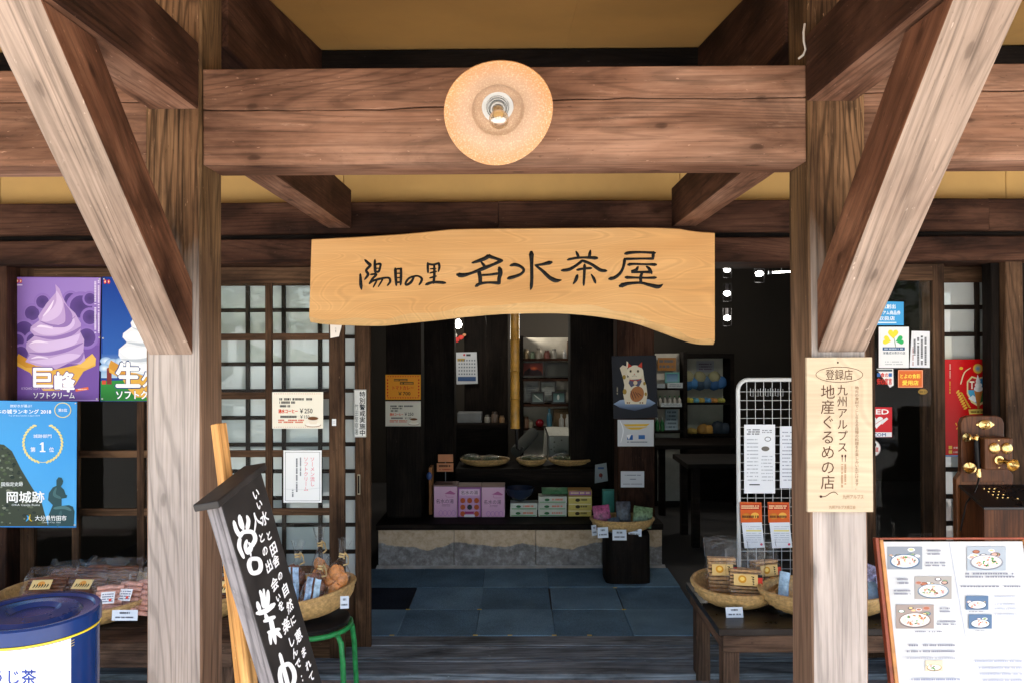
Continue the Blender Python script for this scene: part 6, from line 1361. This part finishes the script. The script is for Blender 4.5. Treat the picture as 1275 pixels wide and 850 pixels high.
for lb, x0, y0, x1, y1, Y, c_ in (('orange card at the top of the shelf right of the cat poster', 819, 445, 841.5, 461, 8.1, '#9a6a34'), ('white shelf card below the teal frame', 831, 476, 850, 482.5, 7.975, '#a8b0b4'), ('white shelf card beside the cat poster', 818, 477, 828, 482.5, 7.975, '#98a0a4'), ('long white price strip under the spice bottles', 823, 501, 849, 506, 7.974, '#b0b8bc'), ('white leaflet with blue pictures on the bottom shelf', 828, 509, 844, 535, 8.1, '#9cb0bc')):
    o, p = sheet('shelf_card', lb, 'card', x0, y0, x1, y1, Y, c_); p.marks(x0 + 2, y0 + 1.5, x1 - 2, y1 - 1.5, 2 if y1 - y0 < 20 else 5, '#4a5a68', .5); p.build('print', o)
framed('teal framed picture standing on the shelf right of the cat poster', 828, 463, 846, 476.5, 8.0, (.10, .28, .26), ('#4a6a90', '#7a9ab0'))
gc = thing('glass_cabinet', 'glass display cabinet with toys on shelves left of the wire rack', 'cabinet', (GX(882, 8.2), 8.2, 0))
CX_ = lambda px: ax(px, 8.2, 500)
CZ_ = lambda py: az(py, 8.2, 880)
box('back_panel', (CX_(852), 8.5, .02), (CX_(916), 8.52, CZ_(442)), MW['palewall'], gc)
for py in (501, 540): box('shelf', (CX_(855), 8.2, CZ_(py) - .02), (CX_(911), 8.499, CZ_(py)), MW['ink'], gc)
for px in (851, 909.5): box('upright', (CX_(px), 8.19, .02), (CX_(px) + .04, 8.498, CZ_(442)), MW['ink'], gc)
box('top', (CX_(851), 8.185, CZ_(446)), (CX_(914), 8.499, CZ_(440)), MW['ink'], gc); box('base', (CX_(851), 8.19, .018), (CX_(914), 8.499, CZ_(545)), MW['ink'], gc)
MB().grid(lambda u, v: (CX_(855) + (CX_(909) - CX_(855)) * u, 8.195, CZ_(540) + (CZ_(446) - CZ_(540)) * v), 1, 1).build('glass', MW['glass'], gc)
o, p = sheet('note', 'white handwritten note inside the top of the glass cabinet', 'note', 867, 449, 889, 463, 8.48, '#a8a8b4'); p.marks(870, 451.5, 886, 461, 3, '#6a4a6a', .5); p.build('print', o)
def lump(name, label, cat, px, py, Y, r_, cols, group, sq=(1, .7, 1)):
    c = at(px, py, Y); b = thing(name, label, cat, c, group)
    for k, c_ in enumerate(cols):
        MB().ball((c.x + (k % 2 - .5) * r_ * .7, c.y - .01 * k, c.z + r_ * (.55 + .55 * (k // 2))), r_ * (.7 if k else .85), 6, sq=sq, noise=.06).build(('body', 'head', 'arm', 'ear')[k % 4], plain('%s_%d_%d' % (name, px, k), c_, .6), b, smooth=50)
    return b
for k, (px, py, c_) in enumerate(((860, 482, (.05, .16, .36)), (875, 482, (.06, .10, .16)), (893, 482, (.04, .12, .30)))): lump('plush_toy', ('blue plush toy at the left of the cabinet top shelf', 'dark plush toy in the middle of the cabinet top shelf', 'blue plush toy at the right of the cabinet top shelf')[k], 'toy', px, py - 0, 8.38, .10, (c_, tuple(x * 1.4 for x in c_), (.4, .35, .2)), 'toys in the glass cabinet')
for k, (px, c_) in enumerate(((859, (.5, .38, .05)), (866, (.1, .3, .4)), (873, (.45, .3, .06)), (881, (.08, .25, .5)), (889, (.5, .2, .05)), (898, (.4, .36, .08)))): lump('toy_figure', 'small figure number %d from the left on the upper cabinet shelf' % (k + 1) if False else ['small yellow figure at the far left of the upper cabinet shelf', 'small teal figure second from left on the upper cabinet shelf', 'small ochre figure third from left on the upper cabinet shelf', 'small blue figure on the right half of the upper cabinet shelf', 'small orange figure on the right half of the upper cabinet shelf', 'small yellow-green figure at the far right of the upper cabinet shelf'][k], 'figure', px, 500.8, 8.28, .04, (c_, tuple(min(.7, x * 1.5) for x in c_)), 'toys in the glass cabinet')
for k, (px, r_, c_, lb) in enumerate(((862, .05, (.35, .22, .05), 'ochre figure on the lower cabinet shelf, left'), (879, .08, (.45, .22, .05), 'orange figure on a pale box on the lower cabinet shelf'), (898, .10, (.03, .04, .06), 'large dark figure on the lower cabinet shelf, right'))): lump('toy_figure', lb, 'figure', px, 539.8, 8.3, r_, (c_, tuple(min(.7, x * 1.5) for x in c_)), 'toys in the glass cabinet')
# dark tables at the right of the room
for k, (x0, x1, y0, lb) in enumerate(((1.35, 2.5, 6.2, 'dark dining table in the unlit room behind the wire rack'), (1.3, 2.3, 7.4, 'second dark dining table farther back in the unlit room'))):
    t_ = thing('dining_table', lb, 'table', (x0 + .5, y0, 0)); timber('top', (x0, y0, .66), (x1, y0 + .6, .70), MW['ink'], t_, 'x')
    for x in (x0 + .05, x1 - .11):
        for y in (y0 + .05, y0 + .49): box('leg', (x, y, .018), (x + .06, y + .06, .66), MW['ink'], t_)
# ---- platform goods
PZ = .3455
def gift_box(label, x0, x1, y0, Y, d, top, front, art, group, h=None):
    a = at(x0, 643, Y); b = at(x1, y0, Y); o = thing('gift_box', label, 'box', ((a.x + b.x) / 2, Y, PZ), group)
    m = MB().box((a.x + .001, Y, PZ), (b.x - .001, Y + d, b.z)); m.build('carton', plain('carton_%d' % x0, front, .45), o, .002)
    box('lid', (a.x, Y - .001, b.z), (b.x, Y + d + .002, b.z + .012), plain('lid_%d' % x0, top, .5), o, .002)
    p = Print(Y=Y - .0004); art(p, x0, y0, x1); p.build('print', o); return o
def pinkart(p, x0, y0, x1):
    y1 = 642.5; w_ = x1 - x0
    p.rect(x0 + .6, y0 + .4, x1 - .6, y1, '#e0b8d4', '#cfa0c8'); p.poly([(x0 + w_ * .45, y0 + 9), (x0 + w_ * .7, y0 + 5), (x0 + w_ * .93, y0 + 9), (x0 + w_ * .85, y0 + 10)], '#b8689c'); p.line([(x0 + w_ * .52, y0 + 10), (x0 + w_ * .55, y0 + 13), (x0 + w_ * .85, y0 + 13)], .5, '#b8689c')
    p.text('名水の湯', x0 + w_ * .1, y0 + 15.5, x1 - w_ * .16, y0 + 21, '#3a2440'); p.marks(x0 + w_ * .35, y0 + 22, x1 - w_ * .3, y0 + 25, 2, '#7a4a70', .4)
    for k in range(4): p.ring(x0 + w_ * (.3 + k * .18), y0 + 33, 2.6, 3.4, .5, '#b07ac0', 14)
def cakeart(p, x0, y0, x1):
    y1 = 642.5; p.rect(x0 + .6, y0 + .4, x1 - .6, y1, '#8a4a94'); p.rect(x0 + 1.6, y0 + 1.6, x1 - 1.6, y1 - 1.2, '#c9a0cc'); p.rect(x0 + 2, y0 + 2.6, x1 - 2, y0 + 10, '#e0c4dc'); p.text('名水の湯', x0 + 4, y0 + 4, x1 - 4, y0 + 9, '#3a2440')
    for r_ in range(3):
        for k in range(3):
            if r_ == 2 and k == 1: continue
            cx_, cy_ = x0 + 6.2 + k * 8.6, y0 + 16.5 + r_ * 8.2; p.rect(cx_ - 3.8, cy_ - 3.6, cx_ + 3.8, cy_ + 3.6, '#b88cb4')
            p.ell(cx_, cy_, 3.2, 3.4, '#b4542c' if not (r_ == 1 and k == 1) else '#2a3440', n=8)
    p.rect(x0 + 9, y0 + 30, x1 - 9, y0 + 33, '#9a3070'); p.rect(x0 + 8, y0 + 34, x1 - 8, y0 + 37, '#dcdce8')
gift_box('left pink souvenir box with cottage drawing on the platform', 540, 569.5, 605, 5.90, .16, (.22, .13, .12), (.55, .36, .50), pinkart, 'pink boxes on the platform')
gift_box('middle pink souvenir box showing orange cakes on the platform', 570, 599, 606, 5.91, .15, (.20, .12, .11), (.30, .12, .32), cakeart, 'pink boxes on the platform')
gift_box('right pink souvenir box with cottage drawing on the platform', 599.5, 628.5, 606, 5.905, .15, (.21, .12, .11), (.55, .36, .50), pinkart, 'pink boxes on the platform')
sg2 = thing('small_sign', 'pair of small orange cards on a stick behind the left pink box', 'sign', at(554.5, 600, 6.08))
MB().tube([(ax(554.5, 6.08), 6.08, PZ), at(554.5, 566, 6.08)], .004, 6).build('stick', MW['grey'], sg2)
for (x0, y0, x1, y1, tx) in ((545.5, 565, 564, 574.5, None), (544, 576, 564.5, 586.5, 1)):
    a, b = at(x0, y1, 6.075), at(x1, y0, 6.075); box('card', (a.x, 6.07, a.z), (b.x, 6.0755, b.z), plain('orange_card_%d' % y0, (.55, .22, .10), .6), sg2, .001)
    if tx: p = Print(Y=6.0695); p.marks(546.5, 577.5, 562, 580.5, 1, '#2a1410', .9); p.marks(547, 582.5, 562, 585, 1, '#a04030', .6); p.build('print', sg2)
bs = thing('book_stand', 'narrow orange wooden board standing left of the pink boxes', 'stand', at(537, 630, 6.0)); q_ = [at(533, 630, 6.0), at(537, 630, 6.0), at(540, 578, 6.05), at(535.5, 581, 6.0)]
box('board', (ax(533.5, 6.0), 6.0, PZ), (ax(537.5, 6.0), 6.12, az(581, 6.0, 536)), plain('orange_board', (.30, .12, .03), .5), bs, .002); MB().ball(at(534.5, 592, 5.995), .022, 6, sq=(1, .4, 1.4)).build('blue_knob', plain('blue_knob', (.03, .07, .22), .4), bs, smooth=60)
def flat_box(label, x0, x1, z0, h, Y, kind, group):
    a, b = ax(x0, Y, 630), ax(x1, Y, 630); z0 += PZ
    o = thing('sweet_box', label, 'box', ((a + b) / 2, Y, z0), group); j = random.uniform(-.003, .003)
    c_ = {'green': (.55, .60, .55), 'yellow': (.60, .50, .12), 'brown': (.35, .20, .06)}[kind]
    box('carton', (a + .001 + j, Y + j, z0 + .0005), (b - .001 + j, Y + .13, z0 + h - .0005), plain('sweet_%s_%d_%d' % (kind, x0, z0 * 1000), c_, .4), o, .0015)
    p = Print(O=(a + j, Y + j - .0004, z0)); p.px = False; w_ = b - a
    if kind == 'green': p.rect(w_ * .05, h * .1, w_ * .95, h * .22, '#4a9a5a'); p.ell(w_ * .3, h * .5, w_ * .09, h * .2, '#2f6a44'); p.marks(w_ * .48, h * .35, w_ * .85, h * .65, 1, '#d86a50', .9)
    elif kind == 'yellow': p.ell(w_ * .4, h * .45, w_ * .1, h * .25, '#3a3420'); p.marks(w_ * .52, h * .3, w_ * .8, h * .6, 1, '#3a3420', .9); p.rect(0.002, h * .75, w_ * .96, h * .9, '#e0d8b0')
    else: p.rect(w_ * .05, h * .2, w_ * .95, h * .8, '#8a5a9a'); p.marks(w_ * .1, h * .3, w_ * .9, h * .7, 1, '#e0c8a0', .8)
    p.build('print', o); return o
fh = .051
for k in range(2): flat_box('white and green sweet box, %s of the left stack on the platform' % ('lower', 'upper')[k], 635, 669, k * fh, fh, 5.92, 'green', 'sweet boxes on the platform')
for k in range(3): flat_box('white and green sweet box, %s of the middle stack on the platform' % ('bottom', 'second', 'top')[k], 670.5, 706, k * fh, fh, 5.92, 'green', 'sweet boxes on the platform')
for k in range(3): flat_box('yellow sweet box, %s of the right stack on the platform' % ('bottom', 'second', 'third')[k], 707.5, 737, k * fh, fh, 5.92, 'yellow', 'sweet boxes on the platform')
flat_box('brown and purple sweet box lying on the yellow stack', 707.5, 737, 3 * fh, fh * .9, 5.925, 'brown', 'sweet boxes on the platform')
flatpack('tea_packet', 'green tea packet lying on the middle stack of sweet boxes', 'packet', (ax(690, 5.97), 5.94, PZ + 3 * fh + .012), .2, .11, .02, rot(R(-72), 0, 0), plain('green_packet', (.10, .26, .14), .3), None)
bo = at(647, 617, 6.02); bz = PZ + 2 * fh
bwl = MB().lathe([(0, .0), (.04, .0), (.10, .05), (.115, .10), (.11, .10), (.09, .05), (0, .012)], 28).build('bowl', plain('navy_glaze', (.02, .03, .06), .2), None, smooth=40, M=Matrix.Translation((bo.x, 6.03, bz + .001))); tag(bwl, 'dark blue bowl standing on the left stack of sweet boxes', 'bowl')
rsh = thing('back_step', 'dark raised step behind the sweet boxes carrying baskets', 'step', (0, 6.4, PZ)); box('top', (-.52, 6.30, .62), (.72, 6.75, .65), MW['ink'], rsh, .003, axis=(1, 0, 0)); box('front', (-.51, 6.33, .346), (.71, 6.72, .619), MW['ink'], rsh, axis=(1, 0, 0))
MW['foil'] = filmmat('crumpled_film', (.9, .92, .9), gl=.10, rough=.2, bump=1.0, sc_=30); MW['herb'] = plain('dried_herb', (.10, .13, .05), .8, var=.5, scale=40, bump=.6)
for k, (px, rx, lb) in enumerate(((604, .20, 'dim basket of filmed goods behind the pink boxes'), (662, .12, 'dim basket with green packet behind the sweet boxes'), (712, .19, 'dim basket of glinting film bags behind the yellow boxes'))):
    c = at(px, 590, 6.5); c.z = .651; basket(lb, c, rx, .14, .05)
    for j in range(5 if k != 1 else 2):
        q_ = c + Vector((random.uniform(-.65, .65) * rx, random.uniform(-.05, .05), .03)); b = thing('film_bag', 'crumpled clear bag of dried goods in %s' % ('the basket behind the pink boxes', 'the small basket behind the sweet boxes', 'the basket behind the yellow boxes')[k], 'snack bag', q_, 'film bags in basket %s' % ('one', 'two', 'three')[k])
        MB().ball((0, 0, .02), .05, 6, sq=(1.3, .9, .45), noise=.15).build('herbs', MW['herb'], b, smooth=40, M=Matrix.Translation(q_)); MB().ball((0, 0, .025), .065, 7, sq=(1.25, .9, .55), noise=.18).build('film', MW['foil'], b, smooth=20, M=Matrix.Translation(q_))
o, p = sheet('card', 'pale tilted card with red flower picture beside the inner post', 'card', 740, 576, 757, 600, 6.25, '#8a949c', corners=[(741, 578), (755, 575.5), (757, 598), (740.5, 601)]); p.ell(748, 591, 2.4, 2.6, '#7a2c2c'); p.line([(749, 589), (749, 595)], .8, '#402020'); p.rect(744.5, 581, 752, 583.4, '#3c5a8a'); p.build('print', o)
tag(box('tea_carton', (ax(750, 6.0), 6.0, PZ), (ax(766, 6.0), 6.08, az(610.5, 6.0, 758)), plain('teal_carton', (.06, .30, .26), .4), None, .002), 'teal carton standing behind the stump basket', 'carton')
# ---- black stump with a small basket
s0_ = floor_at(783, 727, .03); sw = .155; sth = .365
stp = MB(); stp.lathe([(0, .02), (1.0, .02), (1.0, .03), (.99, sth - .01), (.97, sth), (0, sth)], 28, wob=lambda i, j, th: 0)
vs = []
for v in stp.v:
    r_ = math.hypot(v.x, v.y)
    if r_ > 1e-6:
        th = math.atan2(v.y, v.x); e = .38; cx_, sy_ = math.cos(th), math.sin(th)
        vs.append(Vector((sw * r_ * math.copysign(abs(cx_) ** e, cx_) * (1 + .01 * math.sin(th * 9)), .14 * r_ * math.copysign(abs(sy_) ** e, sy_), v.z)))
    else: vs.append(v)
stp.v = [Vector((v.z, v.x, v.y)) for v in vs]
SM = Matrix.Translation((s0_.x, s0_.y + .14, 0)) @ Matrix(((0, 1, 0, 0), (0, 0, 1, 0), (1, 0, 0, 0), (0, 0, 0, 1)))
tag(stp.build('wood_block', MW['ink'], None, smooth=35, M=SM), 'charred black wooden block carrying a small basket on the blue carpet', 'block')
bc2 = Vector((ax(774, 5.36), 5.38, sth + .003)); basket('small round basket of colourful packets on the black block', bc2, .215, .15, .08)
for px, py, w_, h, c_, lb, rr in ((752, 656, .12, .15, (.36, .08, .20), 'pink patterned packet at the left of the block basket', rot(-.25, -.1, .1)), (777, 657, .10, .18, (.05, .06, .08), 'black and white patterned packet in the middle of the block basket', rot(-.2, 0, 0)), (799, 656, .13, .14, (.16, .26, .14), 'sage green packet at the right of the block basket', rot(-.3, .12, -.15)), (766, 660, .08, .10, (.12, .15, .20), 'small grey packet leaning in front in the block basket', rot(-.35, -.15, .1))):
    q_ = at(px, py, 5.36); o = flatpack('tea_packet', lb, 'packet', (q_.x, 5.37 if h > .1 else 5.31, q_.z), w_, h, .03, rr, plain('packet_%d' % px, c_, .35, var=.5, scale=45), 'packets in the block basket')
for k, (px, py, w_, rz) in enumerate(((740.5, 666, .04, .5), (751, 669, .075, .2), (771.5, 672, .095, -.02), (790.5, 667, .09, -.25))):
    q_ = at(px, py, 5.21 + .04 * abs(k - 1.7)); price_card(['price card at the far left of the block basket rim', 'price card second from left on the block basket rim', 'largest price card at the front of the block basket rim', 'price card at the right of the block basket rim'][k], q_, w_, .07 if k != 3 else .05, rz, .15)

# ---- jars and small stock crowding the shelves and the counter
stock = [(655, 446, 12, (.30, .22, .12)), (663, 446, 9, (.16, .22, .14)), (671, 446, 13, (.34, .30, .24)), (681, 446, 10, (.25, .08, .06)), (690, 446, 12, (.36, .34, .30)), (655, 532, 14, (.22, .12, .07)), (661, 532, 10, (.40, .36, .26)), (722, 532, 11, (.10, .12, .14)), (730, 532, 14, (.16, .14, .10)), (607, 526, 10, (.30, .28, .24)), (616, 526, 14, (.14, .10, .08)), (625, 526, 9, (.34, .20, .10))]
names = ['ochre jar at the left end of the shelf top', 'small green jar second on the shelf top', 'tall beige jar on the shelf top', 'dark red jar on the shelf top', 'pale grey jar on the shelf top beside the bottles', 'tall brown jar on the lower shelf next to the pole', 'short cream jar on the lower shelf next to the pole', 'dark jar at the left of the shelf niche', 'tall dark jar at the right of the shelf niche', 'pale jar on the dark counter', 'tall brown jar on the dark counter', 'short ochre jar at the right end of the dark counter']
for (px, py, hh, c_), lb in zip(stock, names):
    Y = 8.33 if py != 526 else 7.65
    a = at(px, py, Y); h = hh / 961 * Y; r_ = .026 + .004 * (hh % 3); j = thing('jar', lb, 'jar', a, 'jars on the shelves and counter')
    MB().lathe([(0, .001), (r_, .001), (r_ * 1.05, h * .3), (r_, h * .7), (r_ * .7, h * .8), (0, h * .8)], 16).build('body', plain('jar_%d_%d' % (px, py), c_, .35), j, smooth=40, M=Matrix.Translation(a))
    MB().lathe([(0, h * .8), (r_ * .8, h * .8), (r_ * .78, h), (0, h)], 14).build('lid', plain('jarlid_%d_%d' % (px, py), tuple(x * .5 for x in c_), .4), j, smooth=40, M=Matrix.Translation(a))
# ================================================================== trees across the yard, mirrored in the door panes
MW['bark'] = wood('bark', (.05, .035, .025), (.10, .075, .055), (.16, .12, .09), rough=.9)
def leafmat(name, c0, c1):
    m, t, b = newmat(name); oi = N(t, 'TexCoord'); no = N(t, 'TexNoise'); no.inputs['Scale'].default_value = 1.1; t.links.new(oi.outputs['Object'], no.inputs[0])
    r = ramp(t, no.outputs[0], [(.3, c0), (.7, c1)]); t.links.new(r.outputs[0], b.inputs['Base Color']); b.inputs['Roughness'].default_value = .5
    tl = N(t, 'BsdfTranslucent'); t.links.new(mixc(t, .5, r.outputs[0], (.25, .40, .05)), tl.inputs[0]); mx = N(t, 'MixShader'); mx.inputs[0].default_value = .5; out = [n for n in t.nodes if n.type == 'OUTPUT_MATERIAL'][0]
    t.links.new(b.outputs[0], mx.inputs[1]); t.links.new(tl.outputs[0], mx.inputs[2]); t.links.new(mx.outputs[0], out.inputs[0]); return m
MW['leaf'] = leafmat('green_leaves', (.035, .075, .015), (.09, .16, .03))
def tree(label, x, y, h, r_, n):
    t_ = thing('tree', label, 'tree', (x, y, 0), 'trees across the yard')
    m = MB(); m.tube([(x, y, -.05), (x + .1, y, h * .3), (x - .05, y + .1, h * .6), (x, y, h * .9)], [.22, .16, .1, .03], 9)
    for k in range(7):
        a = k * 2.4; z = h * (.35 + .07 * k); m.tube([(x, y, z), (x + math.cos(a) * r_ * .4, y + math.sin(a) * r_ * .4, z + h * .1), (x + math.cos(a) * r_ * .75, y + math.sin(a) * r_ * .75, z + h * .16)], [.07, .05, .02], 6)
    m.build('trunk', MW['bark'], t_, smooth=50)
    m = MB(); cl = []
    for k in range(34):
        a = random.uniform(0, 6.283); q_ = math.sqrt(random.random()) * r_; z = h * random.uniform(.36, 1.0); s_ = 1 - abs((z / h - .62) / .5) ** 2
        cl.append((x + math.cos(a) * q_ * max(.3, s_), y + math.sin(a) * q_ * max(.3, s_), z, random.uniform(.5, 1.0)))
    vs = []; fs = []
    for k in range(n):
        c = random.choice(cl); d = Vector((random.gauss(0, 1), random.gauss(0, 1), random.gauss(0, 1))).normalized() * c[3] * random.random() ** .4
        p_ = Vector(c[:3]) + d; u = Vector((random.gauss(0, 1), random.gauss(0, 1), random.gauss(0, .6))).normalized(); v = u.cross(Vector((random.gauss(0, 1), random.gauss(0, 1), random.gauss(0, 1)))).normalized(); s_ = random.uniform(.07, .13); i = len(vs)
        vs += [p_ - u * s_, p_ + v * s_ * .45, p_ + u * s_, p_ - v * s_ * .45]; fs.append((i, i + 1, i + 2, i + 3))
    m.add(vs, fs); m.build('crown', MW['leaf'], t_)
random.seed(5)
tree('leafy tree across the yard mirrored in the left door panes', -6.5, -8.5, 6.0, 3.0, 6500)
tree('broad leafy tree across the yard straight behind the viewer', -1.0, -12.5, 7.0, 3.6, 7000)
tree('leafy tree across the yard mirrored in the right door panes', 6.5, -10.0, 6.2, 3.2, 6500)
bpy.data.objects.remove(_fo)
